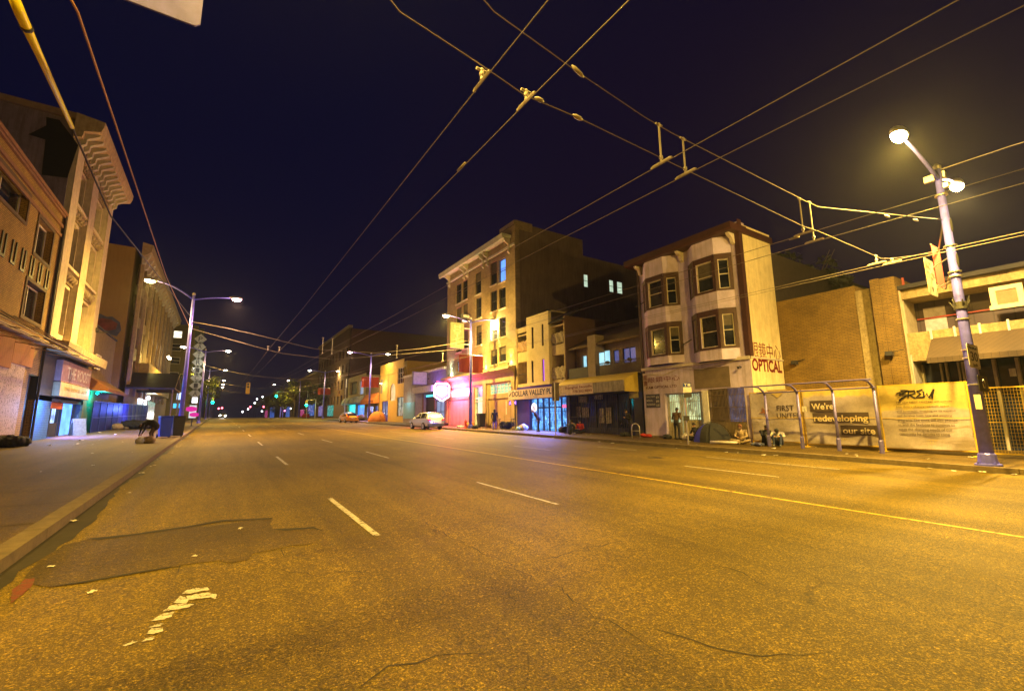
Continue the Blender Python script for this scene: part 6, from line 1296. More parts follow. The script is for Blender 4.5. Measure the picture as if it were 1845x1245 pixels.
q = atY(351, 720, 90); sbox('bright white lit box sign on the left beyond the advertising panel', atY(346, 720, 90).x, atY(356, 720, 90).x, 90, atY(350, 726, 90).z, atY(350, 716, 90).z, emit('white_box', (.9, .9, 1), 2.5))
sbox('tall blue-white lit sign left of the lamp post', atY(319, 712, 80).x, atY(327, 712, 80).x, 80, atY(322, 720, 80).z, atY(322, 707, 80).z, emit('bluewhite_box', (.4, .6, 1), 1.6), post=True)
sbox('low blue lit sign near the entrance canopy', atY(312, 731, 84).x, atY(330, 731, 84).x, 84, atY(320, 735, 84).z, atY(320, 727, 84).z, emit('blue_strip', (.05, .45, .9), 1.4), post=True)
# traffic signals
def signal(label, x, y, z, col, arm=None, small=1.0):
    o = thing('traffic_signal', label, 'traffic signal', (x, y, gz(y)), 'traffic signals at the crossing'); k = small
    MB().box(x - .2 * k, x + .2 * k, y, y + .25, z - .8 * k, z + .5 * k).build('housing', plain('signal_yellow', (.5, .28, .02), .5), o, False, .03)
    if col: MB().ball((x, y - .05, z - .5 * k), .26 * k, .1, .26 * k).build('lit_lamp', col, o, True)
    MB().ball((x, y - .02, z), .12 * k, .04, .12 * k).build('lamp', M_black, o); MB().ball((x, y - .02, z + .3 * k), .12 * k, .04, .12 * k).build('lamp', M_black, o)
    if arm is not None: MB().tube([(arm, y + .2, gz(y)), (arm, y + .2, z + .9), (x, y + .2, z + .6)], [.1, .08, .05], 6).build('mast', M_steel, o)
    else: MB().tube([(x, y + .1, z + .5 * k), (x, y + .1, z + 2.2)], .02, 5).build('drop_rod', M_dark, o)
M_grn = emit('signal_green', (.0, 1, .72), 20)
def sigp(x, y, Y): p = atY(x, y, Y); return p.x, p.z
for (x, y, Y, arm, lb) in ((552, 730, 112, 2.0, 'green traffic signal below the street tree on the right pavement'), (498, 714, 122, 7.0, 'green traffic signal on a mast arm over the far road'), (383, 725, 118, -2.2, 'green traffic signal beside the left kerb far away')):
    X, Z = sigp(x, y, Y); signal(lb, X, Y, Z + .5, M_grn, X + arm if arm > 0 else X - 1.2)
    light('signal_light', (X, Y - .5, Z), 130, (0, .9, .7), None, .1)['kind'] = 'helper'
X, Z = sigp(447, 697, 90); signal('dark amber signal housing hanging over the middle of the road', X, 90, Z, None, None, 1.5)
X, Z = sigp(611, 708, 88); signal('small amber signal on a curved post near the taxi', X, 88, Z, None, X + 1.2, .8)
# stray distant lights: each a small lamp on a post or a car light beyond the crest
pts = [(451, 733, 'red'), (447, 737, 'white'), (463, 719, 'white'), (473, 715, 'white'), (459, 726, 'white'), (437, 742, 'white'), (475, 733, 'red'), (472, 741, 'white'), (524, 736, 'white'), (513, 740, 'pink'), (400, 735, 'red'), (394, 736, 'red')]
MC = {'red': emit('far_red_lamp', (1, .1, .15), 14), 'white': emit('far_white_lamp', (.9, .95, 1), 16), 'pink': emit('far_pink_lamp', (1, .2, .5), 7)}
ORD = ['first', 'second', 'third', 'fourth', 'fifth', 'sixth', 'seventh', 'eighth']
cn = {}
for x, y, c in pts:
    Y = 175; p = atY(x, y, Y); k = cn[c] = cn.get(c, 0) + 1
    o = thing('distant_lamp', '%s %s point of light near the crest of the road' % (ORD[k - 1], {'red': 'red', 'white': 'bluish white', 'pink': 'pink'}[c]), 'lamp', (p.x, p.y, gz(Y)), 'points of light near the crest')
    MB().ball(p, .26 if c != 'white' else .2, n=8, m=5).build('bulb', MC[c], o); MB().tube([(p.x, p.y + .1, gz(Y)), (p.x, p.y + .1, p.z)], .04, 5).build('post', M_dark, o)

# ================================================================ TREES
def tree(label, x, y, h, r, mat, seed, n=900, leaf=.3, dark=None):
    q = random.Random(seed); z = gz(y); o = thing('street_tree', label, 'tree', (x, y, z), 'street trees')
    mb = MB(); mb.tube([(x, y, z), (x + .1, y, z + h * .3), (x - .1, y, z + h * .6)], [.22, .16, .1], 8)
    for k in range(7): a = k * .9; mb.tube([(x, y, z + h * (.28 + .04 * k)), (x + cos(a) * r * .5, y + sin(a) * r * .5, z + h * (.5 + .04 * k)), (x + cos(a) * r * .85, y + sin(a) * r * .85, z + h * (.6 + .05 * k))], [.08, .05, .02], 5)
    mb.build('trunk', plain('bark', (.08, .06, .045), .9), o)
    cl = [(q.gauss(0, r * .42), q.gauss(0, r * .42), h * .66 + q.gauss(0, h * .15), q.uniform(.35, .8) * r * .5) for _ in range(22)]; mb = MB()
    for k in range(n):
        c = q.choice(cl); u = Vector((q.gauss(0, 1), q.gauss(0, 1), q.gauss(0, 1))).normalized() * c[3] * q.uniform(.5, 1.05); p = Vector((x + c[0], y + c[1], z + c[2])) + u
        a = Vector((q.gauss(0, 1), q.gauss(0, 1), q.gauss(0, .6))).normalized(); b = a.cross(Vector((q.gauss(0, 1), q.gauss(0, 1), q.gauss(0, 1)))).normalized(); s = leaf * q.uniform(.6, 1.3)
        mb.quad(p - a * s, p + b * s * .45, p + a * s, p - b * s * .45)
    mb.build('crown', mat, o)
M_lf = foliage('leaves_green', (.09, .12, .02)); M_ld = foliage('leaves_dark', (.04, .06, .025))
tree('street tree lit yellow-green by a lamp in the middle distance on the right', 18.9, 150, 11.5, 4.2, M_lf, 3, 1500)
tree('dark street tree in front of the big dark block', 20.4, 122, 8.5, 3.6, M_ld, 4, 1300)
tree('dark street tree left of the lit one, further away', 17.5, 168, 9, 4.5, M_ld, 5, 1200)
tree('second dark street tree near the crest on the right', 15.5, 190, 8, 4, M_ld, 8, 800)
tree('leafy street tree beyond the diamond sign on the left pavement', -3.4, 112, 10.5, 3.0, M_lf, 6, 1500)
tree('further street tree on the left pavement near the crest', -3.2, 140, 10.5, 3.4, M_lf, 7, 1300)
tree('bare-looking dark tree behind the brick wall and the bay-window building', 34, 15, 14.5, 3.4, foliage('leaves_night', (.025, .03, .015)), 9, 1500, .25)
tree('dark tree rising behind the balcony building', 33, 24.5, 12.0, 2.6, foliage('leaves_night', (.025, .03, .015)) if 0 else M_ld, 10, 1300, .22)

# ================================================================ PEOPLE
V3 = Vector
def capsule(bm_, a, b, ra, rb, n=10):
    a, b = V3(a), V3(b); d = (b - a); L = d.length or 1e-4; d = d / L; up = V3((0, 0, 1)) if abs(d.z) < .9 else V3((1, 0, 0)); u = d.cross(up).normalized(); v = d.cross(u)
    rings = [(-ra * .98, ra * .2), (-ra * .7, ra * .7), (0, ra), (L * .5, (ra + rb) / 2), (L, rb), (L + rb * .7, rb * .7), (L + rb * .98, rb * .2)]
    bm_.add([a + d * t + (u * cos(2 * pi * j / n) + v * sin(2 * pi * j / n)) * r for t, r in rings for j in range(n)], [(i * n + j, i * n + (j + 1) % n, (i + 1) * n + (j + 1) % n, (i + 1) * n + j) for i in range(6) for j in range(n)] + [tuple(range(n))[::-1], tuple(6 * n + j for j in range(n))])
def person(label, loc, rz, J, cols, hair=True, hood=False, vox=.014, hat=None, coat=None):
    """J: joint positions, facing +y. cols: skin, top, legs, shoes"""
    z0 = loc[2]; mb = MB(); seg = []
    def c(a, b, ra, rb, k): capsule(mb, J.get(a, a) if isinstance(a, str) else a, J.get(b, b) if isinstance(b, str) else b, ra, rb); seg.append((V3(J[a] if isinstance(a, str) else a), V3(J[b] if isinstance(b, str) else b), k, max(ra, rb)))
    c('pelvis', 'waist', .155, .135, 2); c('waist', 'chest', .14, .165, 1); ch = V3(J['chest']); sl, sr = V3(J['shl']), V3(J['shr'])
    c(tuple(ch.lerp(sl, .35)), tuple(sl), .12, .085, 1); c(tuple(ch.lerp(sr, .35)), tuple(sr), .12, .085, 1); c('chest', 'neck', .13, .06, 1)
    hd = V3(J['head']); nk = V3(J['neck']); c('neck', tuple(nk.lerp(hd, .6)), .055, .055, 0)
    fw = V3(J.get('face', (0, 1, 0))).normalized(); upv = (hd - nk).normalized(); fw = (fw - upv * fw.dot(upv)).normalized(); sd = fw.cross(upv)
    # skull, jaw, nose, ears
    capsule(mb, hd - fw * .015, hd + upv * .03 - fw * .01, .088, .085, 14); capsule(mb, hd + fw * .015 - upv * .05, hd + fw * .04 - upv * .075, .06, .045); capsule(mb, hd + fw * .085 + upv * .01, hd + fw * .105 - upv * .02, .012, .018, 8)
    for sg in (-1, 1): capsule(mb, hd + sd * sg * .088 + upv * .02, hd + sd * sg * .09 - upv * .02, .016, .012, 8)
    seg.append((hd - upv * .04, hd + upv * .02, 0, .12))
    for S1 in ('l', 'r'):
        c('sh' + S1, 'el' + S1, .062, .048, 1); c('el' + S1, 'wr' + S1, .047, .032, 1); c('hip' + S1, 'kn' + S1, .092, .062, 2); c('kn' + S1, 'an' + S1, .06, .042, 2)
        an = V3(J['an' + S1]); tf = V3(J.get('toe' + S1, an + V3((0, .17, -.05)))); c(tuple(an - (tf - an) * .25 + V3((0, 0, -.03))), tuple(tf), .045, .036, 3)
        wr = V3(J['wr' + S1]); el = V3(J['el' + S1]); d = (wr - el).normalized(); pal = wr + d * .08; seg.append((wr + d * .03, pal + d * .08, 0, .05)); cr_ = d.cross(V3((0, 0, 1)) if abs(d.z) < .9 else V3((0, 1, 0))).normalized(); pn = cr_.cross(d)
        capsule(mb, wr + d * .02 - cr_ * .018, pal - cr_ * .02, .022, .02, 8); capsule(mb, wr + d * .02 + cr_ * .018, pal + cr_ * .02, .022, .02, 8)
        for q, (o_, L) in enumerate(((-.033, .06), (-.012, .075), (.011, .07), (.032, .055))):
            m_ = pal + cr_ * o_ + d * (L * .55); capsule(mb, pal + cr_ * o_, m_, .010, .009, 6); capsule(mb, m_, m_ + d * L * .35 + pn * L * .35, .009, .008, 6)
        capsule(mb, wr + d * .035 - cr_ * .03, wr + d * .075 - cr_ * .062 + pn * .015, .012, .009, 6)
    if coat: c(tuple(J['waist']), tuple(coat), .17, .2, 1)
    o = mb.build('person', [M_white_m], None); off = o.location.copy()
    md = o.modifiers.new('r', 'REMESH'); md.mode = 'VOXEL'; md.voxel_size = vox; ms = o.modifiers.new('s', 'SMOOTH'); ms.factor = .5; ms.iterations = 3
    dg = bpy.context.evaluated_depsgraph_get(); me = bpy.data.meshes.new_from_object(o.evaluated_get(dg)); o.modifiers.clear(); me.materials.clear()
    for m in cols[:4]: me.materials.append(m)
    me.materials.append(MATS.get('eye_dark') or plain('eye_dark', (.02, .012, .01), .3)); me.materials.append(MATS.get('lip') or plain('lip', (.2, .07, .05), .5))
    eyes = [hd + fw * .085 + upv * .018 + sd * sg * .032 for sg in (-1, 1)]; mouth = hd + fw * .1 - upv * .055; idx = []
    mw = o.matrix_world
    for p in me.polygons:
        q = p.center + off; best = 9; k_ = 1
        for a, b, k, r in seg:
            ab = b - a; t = max(0, min(1, (q - a).dot(ab) / max(1e-6, ab.length_squared))); dd = (q - (a + ab * t)).length - r
            if dd < best: best = dd; k_ = k
        if k_ == 0:
            if any((q - e_).length < .016 for e_ in eyes): k_ = 4
            elif abs((q - mouth).dot(upv)) < .008 and (q - mouth).length < .035: k_ = 5
        idx.append(k_)
    me.polygons.foreach_set('material_index', idx); me.polygons.foreach_set('use_smooth', [True] * len(idx)); o.data = me
    # bring to place: joints are measured from the feet
    R3 = Matrix.Rotation(rz, 4, 'Z'); me.transform(Matrix.Translation(off)); o.location = loc; o.rotation_euler = (0, 0, rz)
    tag(o, label, 'person', 'people on the pavements')
    def kid(name, mbx, mat):
        me2 = bpy.data.meshes.new(name); me2.from_pydata(mbx.v, [], mbx.f); me2.materials.append(mat); me2.polygons.foreach_set('use_smooth', [True] * len(me2.polygons)); k = bpy.data.objects.new(name, me2); COL.objects.link(k); k.parent = o; return k
    mh = MB(); back = hd - fw * .022 + upv * .028
    if hood: capsule(mh, back, back - upv * .1 - fw * .03, .112, .1, 14); kid('hood', mh, cols[1])
    elif hat: capsule(mh, back + upv * .035, back + upv * .06, .098, .085, 14); capsule(mh, hd + fw * .09 + upv * .06, hd + fw * .13 + upv * .055, .03, .03, 8); kid('cap', mh, hat)
    elif hair: capsule(mh, back + upv * .012, back - fw * .02 - upv * .03, .098, .085, 14); kid('hair', mh, cols[4])
    return o
SK = plain('skin', (.42, .25, .17), .55, var=.08); SKd = plain('skin_brown', (.2, .11, .07), .55, var=.08)
def fab(n, c): return plain('cloth_' + n, c, .9, var=.2, scale=8, bump=.3)
C_blk, C_gry, C_nvy, C_brn, C_wht, C_tan, C_red, C_pur = fab('black', (.018, .018, .02)), fab('grey', (.1, .1, .11)), fab('navy', (.02, .03, .08)), fab('brown', (.09, .055, .03)), fab('white', (.5, .46, .42)), fab('tan', (.3, .22, .13)), fab('red', (.4, .03, .02)), fab('purple', (.2, .12, .3))
HR = plain('dark_hair', (.02, .014, .01), .7); HRg = plain('grey_hair', (.3, .28, .26), .7)
def stand(h=1.0, lean=0.0, arms=0.0, stride=.0, **k):
    J = dict(pelvis=(0, 0, .95), waist=(0, .02 + lean * .12, 1.12), chest=(0, .03 + lean * .35, 1.36 - lean * .05), neck=(0, .02 + lean * .55, 1.52 - lean * .12), head=(0, .05 + lean * .75, 1.66 - lean * .16),
             shl=(-.2, .02 + lean * .45, 1.44 - lean * .1), shr=(.2, .02 + lean * .45, 1.44 - lean * .1), ell=(-.27, -.02 + lean * .3, 1.15), elr=(.27, -.02 + lean * .3, 1.15), wrl=(-.24, .12 + arms, .95 + arms), wrr=(.24, .12 + arms, .95 + arms),
             hipl=(-.1, 0, .9), hipr=(.1, 0, .9), knl=(-.12, .04 + stride, .5), knr=(.12, .04 - stride * .5, .5), anl=(-.13, stride, .08), anr=(.13, -stride, .08)); J.update(k)
    return {a: V3(b) * h if a != 'face' else V3(b) for a, b in J.items()}
def cross(**k):
    J = dict(pelvis=(0, 0, .14), waist=(0, .03, .32), chest=(0, .08, .54), neck=(0, .12, .7), head=(0, .19, .82), shl=(-.19, .08, .62), shr=(.19, .08, .62), ell=(-.28, .18, .38), elr=(.28, .18, .38), wrl=(-.1, .36, .32), wrr=(.1, .36, .34),
             hipl=(-.11, .05, .12), hipr=(.11, .05, .12), knl=(-.42, .3, .2), knr=(.42, .3, .2), anl=(-.02, .46, .08), anr=(.06, .4, .1), toel=(.14, .5, .06), toer=(-.12, .46, .07), face=(0, 1, -.5)); J.update(k); return {a: V3(b) for a, b in J.items()}
def kneesup(**k):
    J = dict(pelvis=(0, 0, .14), waist=(0, .03, .33), chest=(0, .12, .55), neck=(0, .2, .7), head=(0, .28, .8), shl=(-.19, .14, .62), shr=(.19, .14, .62), ell=(-.26, .34, .46), elr=(.26, .34, .46), wrl=(-.1, .52, .45), wrr=(.1, .52, .45),
             hipl=(-.1, .05, .12), hipr=(.1, .05, .12), knl=(-.13, .48, .5), knr=(.13, .48, .48), anl=(-.13, .62, .09), anr=(.13, .66, .09), toel=(-.13, .82, .05), toer=(.13, .85, .05), face=(0, 1, -.6)); J.update(k); return {a: V3(b) for a, b in J.items()}
def at(x, y): return (x, y, walk(y))
def onW(px, py): p = onG(px, py, .15); return (min(max(p.x, 18.9), 22.0), p.y, walk(p.y))
# people on the right pavement: walls at x=22.5
def onX_(px, X): p = atX(px, 770, X); return (X, p.y, walk(p.y))
person('person standing with back turned in dark jacket and trousers before the optical shop door', onX_(1219, 21.7), -pi / 2, stand(1.0, .12, wrl=(-.12, .28, 1.12), wrr=(.12, .28, 1.12), face=(0, 1, -.4)), [SK, C_brn, C_blk, C_blk, HR])
person('bald person stooping in brown jacket outside the blue lit dollar shop', onX_(971, 20.9), RAD(60), stand(1.0, .55, face=(0, 1, -.6)), [SK, C_brn, C_blk, C_blk, HR], hair=False)
pb = onX_(891, 20.4); person('person in dark hooded coat standing with a bicycle before the boarded hotel shop', pb, RAD(150), stand(.98, .1, wrl=(-.3, .3, .95), wrr=(.3, .3, .95)), [SKd, C_blk, C_pur, C_blk, HR], hood=True, coat=(0, .02, .8))
person('person with fair hair sitting cross-legged on the pavement under the barred window', onX_(1336, 21.3), RAD(100), cross(), [SK, C_tan, C_tan, C_blk, plain('auburn_hair', (.22, .09, .04), .7)])
person('person in black sitting with knees up against the beige banner', onX_(1376, 21.7), RAD(140), kneesup(), [SK, C_blk, C_blk, C_gry, HR])
person('person in white top and cap bent forward, sitting beside the second shelter post', onX_(1401, 21.5), RAD(110), kneesup(chest=(0, .2, .5), neck=(0, .32, .6), head=(0, .42, .66), shl=(-.19, .26, .55), shr=(.19, .26, .55)), [SK, C_wht, C_nvy, C_gry, HR], hat=C_blk)
person('person in black sitting behind the blue and black tent', onX_(1255, 21.9), RAD(80), cross(), [SK, C_blk, C_blk, C_blk, HR])
person('person standing in dark clothes at the corner of the noodle shop', onX_(1136, 21.9), RAD(70), stand(.97, .3, .1, wrl=(-.05, .35, 1.2), wrr=(.05, .35, 1.2)), [SK, C_blk, C_blk, C_blk, HR])
person('person in a tan coat crouching at the left end of the noodle shop front', onX_(1037, 21.6), RAD(60), kneesup(), [SK, C_tan, C_nvy, C_blk, HR])
person('person in an orange-red top sitting beside the crouching one outside the noodle shop', onX_(1046, 21.8), RAD(120), cross(), [SK, C_red, C_blk, C_blk, HR])
person('person slumped in dark clothes on the kerb side outside the noodle shop', onX_(1026, 20.4), RAD(-60), kneesup(), [SKd, C_nvy, C_blk, C_wht, HR])
person('person in a red cap sitting by the low bar building under the neon shield', onX_(790, 21.5), RAD(90), kneesup(), [SK, C_blk, C_blk, C_blk, HR], hat=C_red, vox=.02)
person('person in a dark coat standing by the purple and orange tent', onX_(666, 20.8), RAD(200), stand(.98), [SK, C_blk, C_blk, C_blk, HR], vox=.025)
# left pavement
lp_ = (-2.85, 30.3, walk(30.3))
person('person in a black jacket bending right down over a bag near the blue bin', lp_, RAD(75), stand(1.0, pelvis=(0, -.12, .88), waist=(0, .02, 1.02), chest=(0, .26, 1.04), neck=(0, .42, .96), head=(0, .52, .86), shl=(-.18, .34, 1.0), shr=(.18, .34, 1.0), ell=(-.22, .42, .72), elr=(.22, .42, .72), wrl=(-.12, .5, .46), wrr=(.12, .5, .46), hipl=(-.1, -.12, .85), hipr=(.1, -.12, .85), face=(0, .4, -1)), [SK, C_blk, C_brn, C_gry, HR], coat=(0, -.1, .82))

# ================================================================ STREET CLUTTER
def lump(name, label, cat, loc, r, mat, group=None, seed=0, n=4):
    q = random.Random(seed); mb = MB()
    base = (loc[0], loc[1], loc[2])
    for k in range(n): capsule(mb, V3(base) + V3((q.uniform(-r[0], r[0]) * .5, q.uniform(-r[1], r[1]) * .5, r[2] * .35)), V3(base) + V3((q.uniform(-r[0], r[0]) * .6, q.uniform(-r[1], r[1]) * .6, r[2] * q.uniform(.3, .6))), r[2] * .42, r[2] * .36, 12)
    o = mb.build(name, mat, None); md = o.modifiers.new('r', 'REMESH'); md.mode = 'VOXEL'; md.voxel_size = max(.025, r[2] * .08); md.use_smooth_shade = True
    tx = bpy.data.textures.get('crumple') or bpy.data.textures.new('crumple', 'CLOUDS'); tx.noise_scale = .12; d = o.modifiers.new('d', 'DISPLACE'); d.texture = tx; d.strength = r[2] * .25; d.mid_level = .5
    return tag(o, label, cat, group)
def tent(label, x, y, w, d, h, m1, m2, rz=0):
    o = thing('dome_tent', label, 'tent', (x, y, walk(y)), 'tents on the pavement'); z = walk(y); R_ = Matrix.Rotation(rz, 3, 'Z')
    for part, (a0, a1), mt in (('fly', (0, 12), m1), ('side', (12, 24), m2)):
        mb = MB(); n, m = 24, 8
        g_ = {}
        for i in range(a0, a1 + 1):
            a = 2 * pi * i / n
            for j in range(m + 1):
                t = j / m; r = cos(t * pi / 2) ** .75; sag = 1 - .07 * abs(sin(2 * a)) * sin(t * pi); k = (abs(cos(a)) ** 4 + abs(sin(a)) ** 4) ** -.25
                g_[i, j] = V3((x, y, z)) + R_ @ V3((cos(a) * w / 2 * r * k * sag, sin(a) * d / 2 * r * k * sag, sin(t * pi / 2) * h * sag))
        for i in range(a0, a1):
            for j in range(m): mb.quad(g_[i, j], g_[i + 1, j], g_[i + 1, j + 1], g_[i, j + 1])
        mb.build(part, mt, o, True)
    for s_ in (1, -1):
        pts = [V3((x, y, z)) + R_ @ V3((cos(t) * w / 2 * .86, s_ * cos(t) * d / 2 * .86, sin(t) * h * 1.02 + .01)) for t in [k * pi / 14 for k in range(15)]]; MB().tube(pts, .014, 5).build('tent_pole', M_black, o)
    return o
p = onX_(1282, 21.55); tent('dome tent with a blue side and black top outside the optical shop', p[0], p[1], 1.7, 1.35, .98, fab('tent_blue', (.02, .03, .42)), C_blk, RAD(-12))
p = onX_(680, 21.0); tent('purple and orange dome tent outside the barrel awning building', p[0], p[1], 2.4, 4.2, 1.6, fab('tent_purple', (.22, .1, .45)), fab('tent_orange', (.5, .18, .02)), RAD(-35))
p = onX_(627, 20.8); tent('small white and blue dome tent beside the taxi', p[0], p[1], 2.2, 3.6, 1.5, fab('tent_white', (.5, .5, .5)), fab('tent_blue2', (.05, .1, .45)), RAD(90))
def bin_(label, x, y, col, rz=0, h=1.1):
    z = walk(y); o = thing('wheelie_bin', label, 'bin', (x, y, z)); mt = plain('bin_%s' % len(MATS), col, .4, var=.1); w, d = .32, .36
    B_ = [(-w, -d), (w, -d), (w, d), (-w, d)]; R_ = Matrix.Rotation(rz, 3, 'Z'); q = lambda a, b, c, k: V3((x, y, z)) + R_ @ V3((a * k, b * k, c))
    mb = MB().hexa([q(a, b, .06, .82) for a, b in B_] + [q(a, b, h, 1) for a, b in B_]); mb.build('body', mt, o, False, .03)
    MB().hexa([q(a, b, h + .005, 1.1) for a, b in B_] + [q(a, b, h + .07, 1.02) for a, b in B_]).build('lid', mt, o, False, .02)
    for sg in (-1, 1): MB().tube([q(sg * .26, d, .12, 1), q(sg * .33, d, .12, 1)], .12, 12).build('wheel', M_black, o)
    MB().tube([q(-.28, d + .06, h - .05, 1), q(.28, d + .06, h - .05, 1)], .02, 6).build('handle', M_black, o); return o
bin_('blue wheelie bin on the left pavement in front of the lamp post', -2.75, 35.5, (.02, .07, .75), RAD(15), 1.25)
bin_('black bin standing right of the blue wheelie bin', -2.15, 36.1, (.02, .02, .025), RAD(15), 1.25)
p = onX_(867, 21.6); bin_('black wheelie bin in the white lit doorway of the hotel', p[0], p[1], (.02, .03, .03), RAD(90), 1.3)
# hydrant
p = onX_(839, 19.3); o = thing('fire_hydrant', 'red fire hydrant left of the dark lamp post', 'hydrant', p); MH = plain('hydrant_red', (.5, .05, .02), .4, var=.15)
MB().lathe(p, [(.16, 0), (.16, .05), (.11, .08), (.1, .5), (.14, .54), (.14, .6), (.1, .7), (.03, .78), (.03, .84)], 12).build('body', MH, o, True)
for sg in (-1, 1): MB().tube([V3(p) + V3((0, sg * .08, .42)), V3(p) + V3((0, sg * .2, .42))], .055, 10).build('outlet', MH, o)
# bicycle
def wheel_(mb, c, r, ax, ay, t=.02):
    pts = [V3(c) + ax * r * cos(k * pi / 12) + ay * r * sin(k * pi / 12) for k in range(25)]; mb.tube(pts, t, 6, False); return mb
def bicycle(label, x, y, rz, col):
    z = walk(y); o = thing('bicycle', label, 'bicycle', (x, y, z)); ax = V3((cos(rz), sin(rz), 0)); up = V3((0, 0, 1)); c = V3((x, y, z)); P = lambda a, b: c + ax * a + up * b
    for a in (-.52, .52):
        w = wheel_(MB(), P(a, .34), .33, ax, up).build('wheel', M_black, o); mb = MB()
        for k in range(8): mb.tube([P(a, .34), P(a + .33 * cos(k * pi / 4), .34 + .33 * sin(k * pi / 4))], .003, 4)
        mb.build('spokes', M_steel, w)
    mb = MB()
    for q in (((-.52, .34), (-.15, .78)), ((-.52, .34), (-.08, .3)), ((-.15, .85), (-.08, .3)), ((-.08, .3), (.38, .74)), ((-.14, .78), (.36, .82)), ((.52, .34), (.36, .95))): mb.tube([P(*q[0]), P(*q[1])], .018, 6)
    mb.build('frame', col, o); sdv = ax.cross(up); MB().tube([P(.36, .95) - sdv * .26, P(.38, 1.0), P(.36, .95) + sdv * .26], .014, 6).build('handlebar', M_steel, o); MB().ball(P(-.16, .9), .13, .09, .04).build('saddle', M_black, o); return o
bicycle('bicycle held broadside behind the hooded person outside the boarded shop', pb[0] + .45, pb[1] + .1, RAD(115), M_dark)
p = onX_(924, 21.6); bicycle('second bicycle leaning with its load right of the hooded person', p[0], p[1], RAD(75), M_dark)
# bike rack, bus stop pole
p = onX_(1145, 19.4); o = thing('bike_rack', 'galvanised hoop bike rack on the pavement before the noodle shop', 'bike rack', p)
f = FR(19.4); s = -p[1]; MB().tube([f.p(s - .28, p[2], 0)] + [f.p(s - .28 * cos(k * pi / 10), p[2] + .62 + .28 * sin(k * pi / 10), 0) for k in range(11)] + [f.p(s + .28, p[2], 0)], .028, 8).build('hoop', M_steel, o, True); MB().tube([f.p(s - .27, p[2] + .5, 0), f.p(s + .27, p[2] + .5, 0)], .018, 6).build('crossbar', M_steel, o)
X_ = 19.0; p = atX(1241, 808, X_); p = (X_, p.y, walk(p.y)); fz = FS(p[1] - .05); tp = atX(1236, 690, X_).z; o = thing('bus_stop_pole', 'thin bus stop pole with a blue sign panel in front of the optical shop', 'bus stop', p)
MB().tube([p, (X_, p[1], tp)], .035, 8).build('pole', M_steel, o)
for (x0, y0, x1, y1, mt, nm) in ((1235, 690, 1245, 697, plain('bus_blue', (.02, .05, .25), .5), 'blue_panel'), (1235, 697.4, 1245, 707, M_wht, 'pale_panel'), (1236, 708, 1245, 716, M_dark, 'dark_panel')):
    F_ = Fac((X_ - .04, p[1]), (.6, -.8)); w_ = .34; v1 = atX(1238, y0, X_).z; v0 = atX(1238, y1, X_).z; pn = MB().fb(F_, -.04, w_, v0, v1, .0, .02).build(nm, mt, o)
    if nm == 'blue_panel': text('lettering', 'T', F_, (.02, v0 + .03, .14, v1 - .03), M_wht, pn, .022, bold=.02); MB().fb(F_, .18, .3, v0 + .04, v1 - .04, .02, .024).build('bus_symbol', M_wht, pn)
MB().fb(Fac((X_ - .04, p[1]), (.6, -.8)), -.12, .14, atX(1238, 758, X_).z, atX(1238, 749, X_).z, 0, .1).build('timetable_box', M_dark, o)
p = onX_(1001, 19.0); o = thing('bus_stop_pole', 'thin sign pole standing in front of the dollar shop sign', 'sign pole', p); tp = atX(994, 690, 19.0).z
MB().tube([p, (19.0, p[1], tp)], .035, 8).build('pole', M_steel, o); F_ = Fac((19.0 - .04, p[1] + .15), (.6, -.8)); MB().fb(F_, -.05, .45, tp - 1.25, tp, 0, .02).build('panel', plain('brown_sign_back', (.18, .14, .1), .6), o)
X_ = 19.3
# blankets, bundles, bags, litter
BG = 'bundles and bags on the pavement'
for i, (px, X, r, mt, lb, nm, ct) in enumerate(((1305, 21.0, (1.0, .7, .22), C_brn, 'flattened heap of brown blankets left of the cross-legged person', 'blanket_heap', 'bundle'), (1360, 20.9, (.9, .8, .16), fab('blue_blanket', (.08, .09, .2)), 'blue-grey blanket spread before the two sitting people by the banner', 'blanket_heap', 'bundle'), (1200, 21.8, (.4, .4, .3), C_blk, 'black bag left of the standing person at the optical shop', 'bag', 'bag'),
        (1235, 21.9, (.3, .3, .4), C_wht, 'pale plastic sack between the standing person and the tent', 'sack', 'bag'), (1160, 21.9, (.8, .4, .25), C_red, 'reddish heap of clothes at the corner of the optical building', 'clothes_heap', 'bundle'), (1125, 21.7, (.6, .5, .3), C_blk, 'dark bundle beside the person at the noodle shop corner', 'bundle', 'bundle'),
        (1015, 21.9, (.6, .5, .55), C_blk, 'tall dark bundle at the right edge of the dollar shop', 'bundle', 'bundle'), (945, 21.6, (.6, .5, .6), C_wht, 'heap of white and lilac bags left of the dollar shop', 'bag_heap', 'bag'), (936, 21.2, (.4, .4, .35), fab('greenish', (.35, .5, .2)), 'small green bag in front of the white bags', 'bag', 'bag'),
        (912, 21.5, (.6, .6, .75), C_blk, 'black loaded cart-like bundle left of the second bicycle', 'bundle', 'bundle'), (830, 19.8, (.5, .5, .22), C_wht, 'white bag by the red hydrant', 'bag', 'bag'), (845, 21.2, (.5, .5, .6), fab('orange_bag', (.6, .2, .02)), 'orange box-like bundle behind the lamp post by the hotel', 'bundle', 'bundle'),
        (856, 19.9, (.5, .5, .35), C_blk, 'dark lump with a white patch at the foot of the dark lamp post', 'bundle', 'bundle'), (800, 21.4, (1.2, .8, .4), C_blk, 'row of dark bundles beside the person in the red cap', 'bundle', 'bundle'), (775, 21.5, (.7, .6, .4), C_wht, 'pale crumpled bag under the blank box sign', 'bag', 'bag'), (648, 20.6, (.8, .8, 1.2), C_brn, 'brown piled cart between the two far tents', 'bundle', 'bundle'))):
    q = onX_(px, X); lump(nm, lb, ct, q, r, mt, BG, i + 1, 5)
